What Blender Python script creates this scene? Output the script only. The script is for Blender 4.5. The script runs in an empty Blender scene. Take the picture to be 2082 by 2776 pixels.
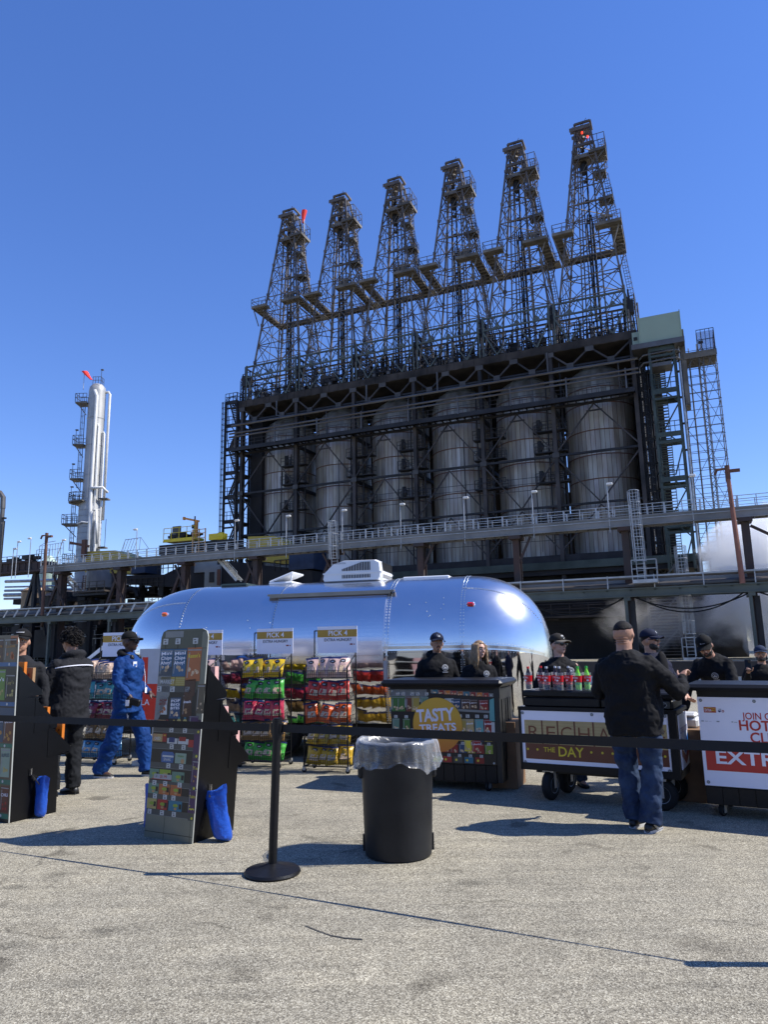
import bpy, bmesh, math, random
from mathutils import Vector, Matrix, noise as mnoise
R=math.radians; PI=math.pi; random.seed(7)
S=bpy.context.scene; COL=S.collection
# ---------------------------------------------------------------- camera
cam=bpy.data.cameras.new('camera'); cob=bpy.data.objects.new('camera',cam); COL.objects.link(cob); S.camera=cob
cam.sensor_fit='VERTICAL'; cam.sensor_height=36; cam.lens=36*1930/2776; cam.clip_start=0.1; cam.clip_end=3000
P_,RO=R(10.75),0.0186
F_=Vector((0,math.cos(P_),math.sin(P_)));U0=Vector((0,-math.sin(P_),math.cos(P_)));R0=Vector((1,0,0))
U_=U0*math.cos(RO)+R0*math.sin(RO);R_=R0*math.cos(RO)-U0*math.sin(RO)
mw=Matrix((R_,U_,-F_)).transposed().to_4x4(); mw.translation=(0,0,1.58); cob.matrix_world=mw
# ---------------------------------------------------------------- daylight
W=bpy.data.worlds.new('World'); S.world=W; W.use_nodes=True; wt=W.node_tree
bg=wt.nodes['Background']; sky=wt.nodes.new('ShaderNodeTexSky'); sky.sky_type='NISHITA'; sky.sun_disc=False
SD=Vector((0.87,-0.05,1.0)).normalized()
sky.sun_elevation=math.asin(SD.z); sky.sun_rotation=math.atan2(SD.x,SD.y)
sky.altitude=0; sky.air_density=1.0; sky.dust_density=0.0; sky.ozone_density=3.2
hs=wt.nodes.new('ShaderNodeHueSaturation'); hs.inputs['Saturation'].default_value=1.32; hs.inputs['Hue'].default_value=.512; hs.inputs['Value'].default_value=1.0; gm=wt.nodes.new('ShaderNodeGamma'); gm.inputs[1].default_value=.80; wt.links.new(sky.outputs[0],gm.inputs[0]); wt.links.new(gm.outputs[0],hs.inputs['Color']); ml=wt.nodes.new('ShaderNodeMix'); ml.data_type='RGBA'; ml.blend_type='MULTIPLY'; ml.inputs[0].default_value=1; ml.inputs[7].default_value=(1.03,1.07,1.30,1); wt.links.new(hs.outputs[0],ml.inputs[6]); wt.links.new(ml.outputs[2],bg.inputs[0]); bg.inputs[1].default_value=0.15
sl=bpy.data.lights.new('sun','SUN'); sl.energy=4.9; sl.angle=R(0.55); sl.color=(1,0.965,0.91)
so=bpy.data.objects.new('sun',sl); COL.objects.link(so); so.rotation_euler=(-SD).to_track_quat('-Z','Y').to_euler()
S.view_settings.view_transform='Standard'; S.view_settings.look='None'; S.view_settings.gamma=1; S.view_settings.exposure=0.5
S.render.engine='CYCLES'
S.cycles.max_bounces=14; S.cycles.diffuse_bounces=3; S.cycles.glossy_bounces=4; S.cycles.transmission_bounces=6; S.cycles.transparent_max_bounces=16; S.cycles.volume_bounces=12
S.cycles.volume_step_rate=2.0; S.cycles.volume_max_steps=96
# ---------------------------------------------------------------- materials
MATS={}
def mat(name,c,rough=.6,metal=0,var=.12,scale=4,bump=0,bscale=40,c2=None,coat=0,trans=0,alpha=1,stretch=(1,1,1),coords='Object',spec=.5,ior=1.45,dist=.01):
    if name in MATS: return MATS[name]
    m=bpy.data.materials.new(name); m.use_nodes=True; nt=m.node_tree; N=nt.nodes; L=nt.links
    b=N['Principled BSDF']; MATS[name]=m
    tc=N.new('ShaderNodeTexCoord'); mp=N.new('ShaderNodeMapping'); mp.inputs['Scale'].default_value=stretch
    L.new(tc.outputs[coords],mp.inputs[0])
    nz=N.new('ShaderNodeTexNoise'); nz.inputs['Scale'].default_value=scale; nz.inputs['Detail'].default_value=6
    L.new(mp.outputs[0],nz.inputs['Vector'])
    rp=N.new('ShaderNodeValToRGB'); rp.color_ramp.elements[0].position=.32; rp.color_ramp.elements[1].position=.68
    a=tuple(max(0,x*(1-var)) for x in c); d=c2 if c2 else tuple(min(1,x*(1+var)) for x in c)
    rp.color_ramp.elements[0].color=(*a,1); rp.color_ramp.elements[1].color=(*d,1)
    L.new(nz.outputs[0],rp.inputs[0]); L.new(rp.outputs[0],b.inputs['Base Color'])
    b.inputs['Roughness'].default_value=rough; b.inputs['Metallic'].default_value=metal
    b.inputs['Specular IOR Level'].default_value=spec; b.inputs['IOR'].default_value=ior
    if coat: b.inputs['Coat Weight'].default_value=coat; b.inputs['Coat Roughness'].default_value=.08
    if trans: b.inputs['Transmission Weight'].default_value=trans
    if alpha<1: b.inputs['Alpha'].default_value=alpha
    if bump:
        n2=N.new('ShaderNodeTexNoise'); n2.inputs['Scale'].default_value=bscale; n2.inputs['Detail'].default_value=4
        L.new(mp.outputs[0],n2.inputs['Vector'])
        bp=N.new('ShaderNodeBump'); bp.inputs['Strength'].default_value=bump; bp.inputs['Distance'].default_value=dist
        L.new(n2.outputs[0],bp.inputs['Height']); L.new(bp.outputs[0],b.inputs['Normal'])
    return m
def emis(name,c,s):
    m=bpy.data.materials.new(name); m.use_nodes=True; b=m.node_tree.nodes['Principled BSDF']
    b.inputs['Base Color'].default_value=(*c,1); b.inputs['Emission Color'].default_value=(*c,1); b.inputs['Emission Strength'].default_value=s
    return m
# ---------------------------------------------------------------- mesh builder
def frame(z,up=None):
    z=Vector(z).normalized(); up=Vector(up) if up else (Vector((0,0,1)) if abs(z.z)<.98 else Vector((0,1,0)))
    x=up.cross(z)
    if x.length<1e-5: x=Vector((1,0,0)).cross(z)
    x.normalize(); y=z.cross(x); return x,y,z
_FC={}
def glyphs(txt,bold,shear=0,align='CENTER',sp=1.0):
    k=(txt,bold,shear,align,sp)
    if k in _FC: return _FC[k]
    cu=bpy.data.curves.new('t','FONT'); cu.body=txt; cu.size=1; cu.offset=bold; cu.align_x=align; cu.align_y='CENTER'; cu.shear=shear; cu.space_character=sp; cu.resolution_u=3
    o=bpy.data.objects.new('t',cu); COL.objects.link(o); dg=bpy.context.evaluated_depsgraph_get(); dg.update()
    me=o.evaluated_get(dg).to_mesh(); r=([tuple(v.co) for v in me.vertices],[tuple(p.vertices) for p in me.polygons])
    o.evaluated_get(dg).to_mesh_clear(); bpy.data.objects.remove(o); bpy.data.curves.remove(cu); _FC[k]=r; return r
class MB:
    def __init__(s): s.v=[];s.f=[];s.m=[];s.mi=0;s.T=None
    def mt(s,i): s.mi=i; return s
    def add(s,vs,fs,m=None):
        b=len(s.v)
        s.v+= [tuple(s.T@Vector(v)) for v in vs] if s.T else [tuple(v) for v in vs]
        s.f+=[tuple(b+i for i in f) for f in fs]; s.m+=[s.mi if m is None else m]*len(fs); return s
    def box(s,c,d,rz=0,rx=0,ry=0,m=None,bev=0):
        hx,hy,hz=d[0]/2,d[1]/2,d[2]/2; M=Matrix.Rotation(rz,3,'Z')@Matrix.Rotation(ry,3,'Y')@Matrix.Rotation(rx,3,'X'); c=Vector(c)
        if bev:
            b=min(bev,hx*.9,hy*.9,hz*.9); vs=[];idx={}
            for sx in(-1,1):
                for sy in(-1,1):
                    for sz in(-1,1):
                        for k,(ax,ay,az) in enumerate(((0,b,b),(b,0,b),(b,b,0))):
                            idx[(sx,sy,sz,k)]=len(vs); vs.append(c+M@Vector((sx*(hx-ax),sy*(hy-ay),sz*(hz-az))))
            fs=[]
            for a,k in ((0,0),(1,1),(2,2)):
                for sg in(-1,1):
                    q=[]
                    for p,r_ in((-1,-1),(1,-1),(1,1),(-1,1)):
                        t=[0,0,0];o=[i for i in range(3) if i!=a];t[a]=sg;t[o[0]]=p;t[o[1]]=r_;q.append(idx[(*t,k)])
                    fs.append(q)
            for a in range(3):
                o=[i for i in range(3) if i!=a]
                for p in(-1,1):
                    for r_ in(-1,1):
                        t0=[0,0,0];t0[o[0]]=p;t0[o[1]]=r_;t1=list(t0);t0[a]=-1;t1[a]=1
                        fs.append([idx[(*t0,o[0])],idx[(*t1,o[0])],idx[(*t1,o[1])],idx[(*t0,o[1])]])
            for sx in(-1,1):
                for sy in(-1,1):
                    for sz in(-1,1): fs.append([idx[(sx,sy,sz,k)] for k in range(3)])
            return s.add(vs,fs,m)
        vs=[c+M@Vector((x*hx,y*hy,z*hz)) for x in(-1,1) for y in(-1,1) for z in(-1,1)]
        return s.add(vs,[(0,1,3,2),(4,6,7,5),(0,4,5,1),(2,3,7,6),(0,2,6,4),(1,5,7,3)],m)
    def bb(s,x0,x1,y0,y1,z0,z1,m=None,bev=0): return s.box(((x0+x1)/2,(y0+y1)/2,(z0+z1)/2),(abs(x1-x0),abs(y1-y0),abs(z1-z0)),m=m,bev=bev)
    def bar(s,p,q,w,h=None,up=None,m=None):
        p,q=Vector(p),Vector(q); h=h or w; x,y,z=frame(q-p,up)
        vs=[b+x*(sx*w/2)+y*(sy*h/2) for b in(p,q) for sx,sy in((-1,-1),(1,-1),(1,1),(-1,1))]
        return s.add(vs,[(0,3,2,1),(4,5,6,7)]+[(i,(i+1)%4,4+(i+1)%4,4+i) for i in range(4)],m)
    def tube(s,p,q,r,r2=None,n=8,m=None,cap=True):
        p,q=Vector(p),Vector(q); r2=r if r2 is None else r2; x,y,z=frame(q-p)
        vs=[b+(x*math.cos(2*PI*i/n)+y*math.sin(2*PI*i/n))*rr for b,rr in((p,r),(q,r2)) for i in range(n)]
        fs=[(i,(i+1)%n,n+(i+1)%n,n+i) for i in range(n)]
        if cap: fs+=[tuple(range(n))[::-1],tuple(range(n,2*n))]
        return s.add(vs,fs,m)
    def path(s,pts,r,n=6,m=None,ell=1,close=False,cap=True):
        pts=[Vector(p) for p in pts]; k=len(pts); rs=r if isinstance(r,(list,tuple)) else [r]*k; vs=[];px=None
        for i,p in enumerate(pts):
            t=(pts[min(i+1,k-1)]-pts[max(i-1,0)]); t=t.normalized() if t.length>1e-9 else Vector((0,0,1))
            if px is None: x,y,_=frame(t)
            else:
                x=px-t*px.dot(t); x.normalize(); y=t.cross(x)
            px=x; rr=rs[i]
            vs+=[p+x*math.cos(2*PI*j/n)*rr+y*math.sin(2*PI*j/n)*rr*ell for j in range(n)]
        fs=[(i*n+j,i*n+(j+1)%n,(i+1)*n+(j+1)%n,(i+1)*n+j) for i in range(k-1) for j in range(n)]
        if cap: fs+=[tuple(range(n))[::-1],tuple(range((k-1)*n,k*n))]
        return s.add(vs,fs,m)
    def loft(s,rings,m=None,cap=True):
        n=len(rings[0]); vs=[v for r in rings for v in r]; k=len(rings)
        fs=[(i*n+j,i*n+(j+1)%n,(i+1)*n+(j+1)%n,(i+1)*n+j) for i in range(k-1) for j in range(n)]
        if cap: fs+=[tuple(range(n))[::-1],tuple(range((k-1)*n,k*n))]
        return s.add(vs,fs,m)
    def lathe(s,prof,n=24,c=(0,0,0),m=None,cap=True,sx=1,sy=1,fn=None):
        rings=[]
        for i,(r,z) in enumerate(prof):
            rings.append([Vector((c[0]+sx*r*math.cos(2*PI*j/n)*(fn(i,j/n) if fn else 1),c[1]+sy*r*math.sin(2*PI*j/n)*(fn(i,j/n) if fn else 1),c[2]+z)) for j in range(n)])
        return s.loft(rings,m,cap)
    def ell(s,c,r,n=12,k=8,m=None,M=None):
        c=Vector(c); rings=[]
        for i in range(k+1):
            t=PI*i/k; t=min(max(t,.03),PI-.03)
            ring=[Vector((r[0]*math.sin(t)*math.cos(2*PI*j/n),r[1]*math.sin(t)*math.sin(2*PI*j/n),-r[2]*math.cos(t))) for j in range(n)]
            rings.append([c+(M@v if M else v) for v in ring])
        return s.loft(rings,m)
    def prism(s,pts,o,ux,uy,d,m=None):
        """polygon pts (2d) in plane o+ux,uy, extruded by vector d"""
        o,ux,uy,d=map(Vector,(o,ux,uy,d)); n=len(pts); a=[o+ux*p[0]+uy*p[1] for p in pts]
        return s.add(a+[v+d for v in a],[tuple(range(n))[::-1],tuple(range(n,2*n))]+[(i,(i+1)%n,n+(i+1)%n,n+i) for i in range(n)],m)
    def quad(s,a,b,c,d,m=None): return s.add([a,b,c,d],[(0,1,2,3)],m)
    def grid(s,fn,nu,nv,m=None,flip=False):
        vs=[fn(i/nu,j/nv) for j in range(nv+1) for i in range(nu+1)]; w=nu+1
        fs=[(j*w+i,j*w+i+1,(j+1)*w+i+1,(j+1)*w+i) for j in range(nv) for i in range(nu)]
        if flip: fs=[f[::-1] for f in fs]
        return s.add(vs,fs,m)
    def text(s,txt,o,ux,uy,size,bold=0,m=None,wid=None,shear=0,align='CENTER',sp=1.0):
        gv,gf=glyphs(txt,bold,shear,align,sp); o,ux,uy=Vector(o),Vector(ux),Vector(uy); sx=size
        if wid and gv:
            w=max(v[0] for v in gv)-min(v[0] for v in gv); sx=wid/w
        return s.add([o+ux*(v[0]*sx)+uy*(v[1]*size) for v in gv],gf,m)
    def build(s,name,mats,parent=None,smooth=False,auto=None,loc=None,rz=0):
        me=bpy.data.meshes.new(name); me.from_pydata(s.v,[],s.f)
        for x in (mats if isinstance(mats,(list,tuple)) else [mats]): me.materials.append(x)
        if any(s.m): me.polygons.foreach_set('material_index',s.m)
        if smooth: me.polygons.foreach_set('use_smooth',[True]*len(s.f))
        me.update()
        o=bpy.data.objects.new(name,me); COL.objects.link(o)
        if auto:
            bm=bmesh.new(); bm.from_mesh(me)
            for e in bm.edges: e.smooth=(len(e.link_faces)==2 and e.calc_face_angle(0)<R(auto))
            for f in bm.faces: f.smooth=True
            bm.to_mesh(me); bm.free()
        if parent: o.parent=parent
        if loc is not None: o.location=loc
        if rz: o.rotation_euler.z=rz
        return o
def tag(o,label=None,cat=None,group=None,kind=None):
    if label: o['label']=label
    if cat: o['category']=cat
    if group: o['group']=group
    if kind: o['kind']=kind
    return o
def thing(name,label,cat,loc=(0,0,0),rz=0,group=None):
    o=bpy.data.objects.new(name,None); COL.objects.link(o); o.location=loc; o.rotation_euler.z=rz; o.empty_display_size=.1
    return tag(o,label,cat,group)
def copy_tree(o,parent=None):
    c=o.copy(); COL.objects.link(c); c.parent=parent
    for ch in list(o.children): copy_tree(ch,c)
    return c
ROT=math.atan2(-.398,.9174); CU=Vector((.9174,-.398,0)); CN=Vector((.398,.9174,0)); C0=Vector((27.7,83.4,0))
def CW(u,w,z=0): v=C0+CU*u+CN*w; return Vector((v.x,v.y,z))   # plant grid -> world
def lrp(a,b,t): return a+(b-a)*t
# material library
M=lambda k: MATS[k]
mat('black_steel',(.022,.021,.022),.55,.3,.4,.6)
mat('soot_steel',(.028,.026,.025),.6,.2,.5,.3,c2=(.075,.062,.055))
mat('grey_steel',(.17,.175,.18),.5,.5,.25,.5,c2=(.10,.085,.075))
mat('galv',(.38,.39,.40),.45,.6,.2,2)
mat('green_steel',(.035,.052,.042),.5,.2,.3,.4,c2=(.07,.09,.075))
mat('pale_green',(.075,.09,.08),.5,.1,.2,.5)
mat('derrick',(.06,.055,.052),.55,.2,.4,.35,c2=(.20,.165,.135))
mat('deck_plate',(.09,.082,.072),.7,.1,.35,.4,c2=(.22,.20,.17))
mat('rust',(.22,.10,.06),.8,0,.3,1.2,c2=(.10,.05,.035))
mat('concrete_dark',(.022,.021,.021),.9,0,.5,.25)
mat('yellow_paint',(.55,.40,.04),.5,0,.15,.8,c2=(.40,.28,.05))
mat('orange_paint',(.6,.25,.05),.5,0,.15,1)
mat('white_steel',(.62,.62,.60),.45,.1,.1,1)
mat('sock_red',(.75,.03,.02),.7)
mat('blk_plastic',(.0075,.0075,.0085),.42,0,.2,6,bump=.15,bscale=90,spec=.32)
mat('blk_matte',(.006,.006,.006),.75,0,.2,6)
mat('rubber',(.009,.009,.009),.8,0,.2,20,bump=.2,bscale=60)
mat('chrome',(.75,.75,.76),.2,1,.05,10)
mat('white_print',(.78,.78,.86),.5,0,.02,3)
mat('cardboard',(.20,.115,.06),.8,0,.12,5)
mat('blue_vinyl',(.015,.075,.40),.34,0,.15,12,bump=.7,bscale=11,dist=.03)
# ================================================================ ground
STAINS=[(-1.67,4.48,.15,.09,.60),(-2.43,5.56,.13,.09,.62),(-2.1,4.3,.14,.08,.65),(-2.6,5.3,.10,.06,.65),(.55,5.2,.14,.07,.72),(-.12,3.98,.05,.32,1.16),(.93,4.0,.06,.35,1.14),(-.30,3.8,.22,.05,1.12),(1.5,3.7,.12,.06,.86),(.2,4.55,.1,.05,.7)]
def ground_mat():
    m=bpy.data.materials.new('asphalt'); m.use_nodes=True; nt=m.node_tree; N=nt.nodes; L=nt.links; b=N['Principled BSDF']
    tc=N.new('ShaderNodeTexCoord')
    def nz(sc,det=4,rough=.6,dist=0):
        n=N.new('ShaderNodeTexNoise'); n.inputs['Scale'].default_value=sc; n.inputs['Detail'].default_value=det; n.inputs['Roughness'].default_value=rough; n.inputs['Distortion'].default_value=dist
        L.new(tc.outputs['Object'],n.inputs['Vector']); return n.outputs[0]
    def ramp(src,st):
        r=N.new('ShaderNodeValToRGB'); e=r.color_ramp.elements
        e[0].position,e[0].color=st[0][0],(*st[0][1],1); e[1].position,e[1].color=st[-1][0],(*st[-1][1],1)
        for p,c in st[1:-1]: q=e.new(p); q.color=(*c,1)
        L.new(src,r.inputs[0]); return r.outputs[0]
    def mix(t,a,c,f=1.0,fs=None):
        x=N.new('ShaderNodeMix'); x.data_type='RGBA'; x.blend_type=t; x.inputs[0].default_value=f
        if fs: L.new(fs,x.inputs[0])
        L.new(a,x.inputs[6]); L.new(c,x.inputs[7]); return x.outputs[2]
    vo=N.new('ShaderNodeTexVoronoi'); vo.inputs['Scale'].default_value=150; L.new(tc.outputs['Object'],vo.inputs['Vector'])
    stone=ramp(vo.outputs['Color'],[(.06,(.093,.081,.060)),(.36,(.204,.182,.134)),(.62,(.310,.279,.206)),(.94,(.55,.51,.395))])
    spk=ramp(nz(230,3,.8),[(.30,(.42,.41,.40)),(.5,(1,1,1)),(.72,(1.28,1.26,1.2))])
    big=ramp(nz(.45,6,.62),[(.30,(.80,.80,.80)),(.5,(1,1,1)),(.7,(1.10,1.09,1.06))])
    mid=ramp(nz(3.2,5,.7),[(.28,(.82,.82,.82)),(.5,(1,1,1)),(.75,(1.08,1.07,1.05))])
    stn=ramp(nz(.8,3,.5,.4),[(.64,(1,1,1)),(.71,(.72,.71,.70))])
    s2=ramp(nz(2.1,2,.4,.2),[(.66,(1,1,1)),(.72,(.55,.54,.53))])
    mp=N.new('ShaderNodeMapping'); mp.inputs['Rotation'].default_value=(0,0,.5); mp.inputs['Scale'].default_value=(.35,3.6,1); L.new(tc.outputs['Object'],mp.inputs[0])
    sc=N.new('ShaderNodeTexNoise'); sc.inputs['Scale'].default_value=3; sc.inputs['Detail'].default_value=7; L.new(mp.outputs[0],sc.inputs['Vector'])
    scuff=ramp(sc.outputs[0],[(.34,(.88,.88,.88)),(.5,(1,1,1)),(.66,(1.1,1.1,1.09))])
    def ramp_s(src,dk):
        q=N.new('ShaderNodeMapRange'); q.inputs[1].default_value=1.1; q.inputs[2].default_value=1.9; q.inputs[3].default_value=dk; q.inputs[4].default_value=1; L.new(src,q.inputs[0])
        cc=N.new('ShaderNodeCombineColor'); [L.new(q.outputs[0],cc.inputs[k]) for k in range(3)]; return cc.outputs[0]
    # cracks
    ds=N.new('ShaderNodeTexNoise'); ds.inputs['Scale'].default_value=1.6; ds.inputs['Detail'].default_value=5; L.new(tc.outputs['Object'],ds.inputs['Vector'])
    ad=N.new('ShaderNodeMix'); ad.data_type='RGBA'; ad.blend_type='ADD'; ad.inputs[0].default_value=.9; L.new(tc.outputs['Object'],ad.inputs[6]); L.new(ds.outputs['Color'],ad.inputs[7])
    cr=N.new('ShaderNodeTexVoronoi'); cr.feature='DISTANCE_TO_EDGE'; cr.inputs['Scale'].default_value=.34; L.new(ad.outputs[2],cr.inputs['Vector'])
    crack=ramp(cr.outputs['Distance'],[(.0,(.55,.54,.53)),(.003,(.75,.75,.75)),(.006,(1,1,1))])
    gate=ramp(nz(.6,2),[(.50,(0,0,0)),(.58,(1,1,1))])
    one=ramp(nz(1),[(0,(1,1,1)),(1,(1,1,1))])
    crk=mix('MIX',one,crack,1,gate)
    c=mix('MULTIPLY',stone,spk)
    wob=N.new('ShaderNodeTexNoise'); wob.inputs['Scale'].default_value=5; wob.inputs['Detail'].default_value=5; L.new(tc.outputs['Object'],wob.inputs['Vector'])
    for (x,y,rx,ry,dk) in STAINS:
        m_=N.new('ShaderNodeMapping'); m_.vector_type='POINT'; m_.inputs['Location'].default_value=(-x/rx,-y/ry,0); m_.inputs['Scale'].default_value=(1/rx,1/ry,0); L.new(tc.outputs['Object'],m_.inputs[0])
        ln=N.new('ShaderNodeVectorMath'); ln.operation='LENGTH'; L.new(m_.outputs[0],ln.inputs[0])
        ad_=N.new('ShaderNodeMath'); ad_.operation='MULTIPLY_ADD'; ad_.inputs[1].default_value=1.6; L.new(wob.outputs[0],ad_.inputs[0]); L.new(ln.outputs['Value'],ad_.inputs[2])
        c=mix('MULTIPLY',c,ramp_s(ad_.outputs[0],dk))
    for t in (big,mid,stn,s2,scuff,crk): c=mix('MULTIPLY',c,t)
    L.new(c,b.inputs['Base Color']); b.inputs['Roughness'].default_value=.88; b.inputs['Specular IOR Level'].default_value=.3
    bp=N.new('ShaderNodeBump'); bp.inputs['Strength'].default_value=.45; bp.inputs['Distance'].default_value=.005
    L.new(vo.outputs['Distance'],bp.inputs['Height']); L.new(bp.outputs[0],b.inputs['Normal'])
    return m
g=MB(); g.quad((-1500,-1500,0),(1500,-1500,0),(1500,1500,0),(-1500,1500,0))
tag(g.build('ground',ground_mat()),kind='structure')
g=MB(); pts=[(-.50,4.50),(-.42,4.42),(-.34,4.35),(-.26,4.31),(-.16,4.285)]
for (a,b_),(c,d) in zip(pts,pts[1:]): g.quad((a,b_-.006,.004),(c,d-.006,.004),(c,d+.006,.004),(a,b_+.006,.004))
tag(g.build('ground_mark',mat('dark_mark',(.05,.048,.045),.8)),kind='structure')  # thin dark curved line laid over the asphalt
# ================================================================ drilling derricks over the drums
DZ=37.0
def railing(b,pts,h=1.1,t=.06,step=2.0,mid=True,m=None):
    for i in range(len(pts)-1):
        p,q=Vector(pts[i]),Vector(pts[i+1]); L=(q-p).length; n=max(1,round(L/step))
        for z in ((h,h*.55) if mid else (h,)): b.bar(p+Vector((0,0,z)),q+Vector((0,0,z)),t,m=m)
        for k in range(n+1): a=p.lerp(q,k/n); b.bar(a,a+Vector((0,0,h)),t,m=m)
def cage(b,p,q,out,r=.38,t=.04,step=.9,w=.45,m=None,rung=.3):
    """caged ladder from p up to q, cage bulging to out"""
    p,q=Vector(p),Vector(q); d=(q-p); L=d.length; d.normalize(); out=Vector(out).normalized(); s=d.cross(out).normalized()
    for k in(-1,1): b.bar(p+s*k*w/2,q+s*k*w/2,t*1.3,m=m)
    n=int(L/rung)
    for i in range(n): a=p+d*(i+.5)*L/n; b.bar(a-s*w/2,a+s*w/2,t*.8,m=m)
    A=[PI*k/6 for k in range(7)]
    hp=lambda a,c: c+s*math.cos(a)*r+out*(math.sin(a)*r*1.7)
    n=max(1,int(L/step)); z0=min(2.2,L*.2)
    for i in range(n+1):
        c=p+d*(z0+(L-z0)*i/n); pts=[hp(a,c) for a in A]
        for u,v in zip(pts,pts[1:]): b.bar(u,v,t,m=m)
    for a in A[::1]: b.bar(hp(a,p+d*z0),hp(a,q),t*.8,m=m)
def derrick_parts():
    H=30.4; hw=lambda z: 4.4-3.45*(z/H)
    cs=((-1,-1),(1,-1),(1,1),(-1,1)); P=lambda k,z:Vector((cs[k][0]*hw(z)+.35*z/H,cs[k][1]*hw(z)*.92,z))
    legs=[]
    for k in range(4):
        b=MB(); b.bar(P(k,0),P(k,H),.21,up=(0,1,0))
        for z in (6,12,17,22,27): b.box(P(k,z),(.34,.34,.4))
        legs.append(b)
    br=MB(); zs=[0]; z=0
    while z<H-1.4: z+=lrp(3.0,2.0,z/H); zs.append(min(z,H))
    zs[-1]=H
    for i,(a,c) in enumerate(zip(zs,zs[1:])):
        for k in range(4):
            j=(k+1)%4; p,q,p2,q2=P(k,a),P(j,a),P(k,c),P(j,c); t=.08
            br.bar(p2,q2,.10)
            m2=(p2+q2)/2; m1=(p+q)/2
            if k==0:   # front: open V door with K braces leaving the middle free
                f=.30
                br.bar(p,lrp(p2,q2,f),t); br.bar(p2,lrp(p,q,f),t); br.bar(q,lrp(q2,p2,f),t); br.bar(q2,lrp(q,p,f),t)
            elif i%2: br.bar(p,m2,t); br.bar(q,m2,t)
            else: br.bar(p2,m1,t); br.bar(q2,m1,t)
            if k in(1,3): br.bar(m1,m2,.06)
        if i%2==0: br.bar(P(0,c),P(2,c),.09); br.bar(P(1,c),P(3,c),.09)
    # inner guide rails and drill stem
    gd=MB()
    for x,y in((-1.5,-1.0),(1.5,-1.0),(-1.3,1.2),(1.3,1.2)): gd.bar((x,y,0),(x*.55+.3,y*.6,H-1.5),.15)
    for z in range(2,30,3): f=1-.45*z/H; gd.bar((-1.5*f,-1.0*f,z),(1.5*f,-1*f,z),.08); gd.bar((-1.5*f,-1*f,z),(1.5*f,-1*f,z+3),.05)
    ds=MB(); ds.tube((.15,0,0),(.35,0,H-5.5),.12,n=8); ds.tube((-.45,.15,2),(-.25,0,H-6),.08,n=6); ds.tube((.7,-.4,0),(.62,-.35,17),.16,n=8)
    ds.path([(.62,-.35,17),(.5,-.35,18.2),(.1,-.3,18.4),(-.1,-.2,17),(0,-.1,10),(.1,-.2,4)],.1,6)
    for i in range(9):
        z=3+i*2.9; ds.box((.1,0,z),(.45,.4,.35))
    tb=MB(); tb.lathe([(.12,-1.6),(.42,-1.2),(.5,-.2),(.3,.6),(.12,.9)],10,(.05,0,H-4.6))   # travelling block
    tb.bar((.05,0,H-4),(.05,0,H-.4),.1); tb.box((.05,0,H-2.2),(.5,.4,1.1))
    cr=MB()   # crown frame
    for z in(H-.1,H-2.6): 
        for k in range(4): cr.bar(P(k,z)*1.03 if z>H-1 else P(k,z),P((k+1)%4,z)*1.03 if z>H-1 else P((k+1)%4,z),.26)
    cr.box((0,-.5,H+.1),(2.5,.3,.35)); cr.box((0,.6,H+.1),(2.5,.3,.35)); cr.box((0,0,H+.35),(.9,.7,.5)); cr.lathe([(.0,-.12),(.55,-.12),(.55,.12),(0,.12)],12,(0,0,H-.9))
    cr.box((0,-1.15,H+.0),(2.6,.12,.5)); cr.bb(-.9,.9,-.8,.8,H-4.4,H-4.2)
    for x in(-.6,.6): cr.bar((x,-.9,H-2.6),(-x,-.9,H-.1),.1)
    for x in (-.9,.2): cr.bar((x,-.6,H+.2),(x,-.6,H+.75),.14)
    # side platforms up the right flank
    rl=MB(); pfs=[]
    def plat(z,x0,x1,y0,y1,hh=1.1):
        pf=MB(); pfs.append(pf)
        pf.bb(x0,x1,y0,y1,z-.12,z); pf.bb(x0,x1,y0-.04,y0,z-.3,z+.1); pf.bb(x1,x1+.04,y0,y1,z-.3,z+.1)
        for k in range(4): xx=lrp(x0,x1,(k+.5)/4); pf.bar((xx,y0,z-.2),(xx,y1,z-.2),.1,.16)
        railing(rl,[(x0+.3,y0,z),(x1,y0,z),(x1,y1,z),(x0+.3,y1,z)],hh,.06,1.0)
        pf.bar((x1-.1,y0+.2,z-.2),(x0,y0+.2,z-2.4),.12); pf.bar((x1-.1,y1-.2,z-.2),(x0,y1-.2,z-2.4),.12)
    plat(H-3.9,.9,2.95,-1.5,1.3,2.1); plat(H-6.9,1.3,2.7,-1.2,.5); plat(H-10.7,1.6,3.3,-1.2,.6); 
    cage(rl,(3.35,-.3,14.6),(2.35,-.3,H-7),(1,0,0),t=.05); cage(rl,(2.4,-.2,H-7),(2.1,-.2,H-2),(1,0,0),t=.05)
    cage(rl,(4.75,-.3,.5),(3.45,-.3,13.2),(1,0,0),t=.05)
    pf=pfs[0]; pf.bb(-1.1,1.0,-1.25,-1.0,H-4.35,H-3.9); pf.bb(-1.2,1.0,-1.1,1.1,H-4.0,H-3.9)
    # ring platform at mid height, open to the front
    Z=14.6; w=MB(); wr=MB()
    def slab(x0,x1,y0,y1,zz=Z):
        w.bb(x0,x1,y0,y1,zz-.1,zz); w.bb(x0,x1,y0-.05,y0,zz-.30,zz+.05); w.bb(x0,x1,y1,y1+.05,zz-.30,zz+.05)
        w.bb(x0-.05,x0,y0,y1,zz-.30,zz+.05); w.bb(x1,x1+.05,y0,y1,zz-.30,zz+.05)
        n=int((y1-y0)/.8)
        for i in range(n+1): yy=lrp(y0,y1,i/max(n,1)); w.bar((x0,yy,zz-.22),(x1,yy,zz-.22),.08,.2)
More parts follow.
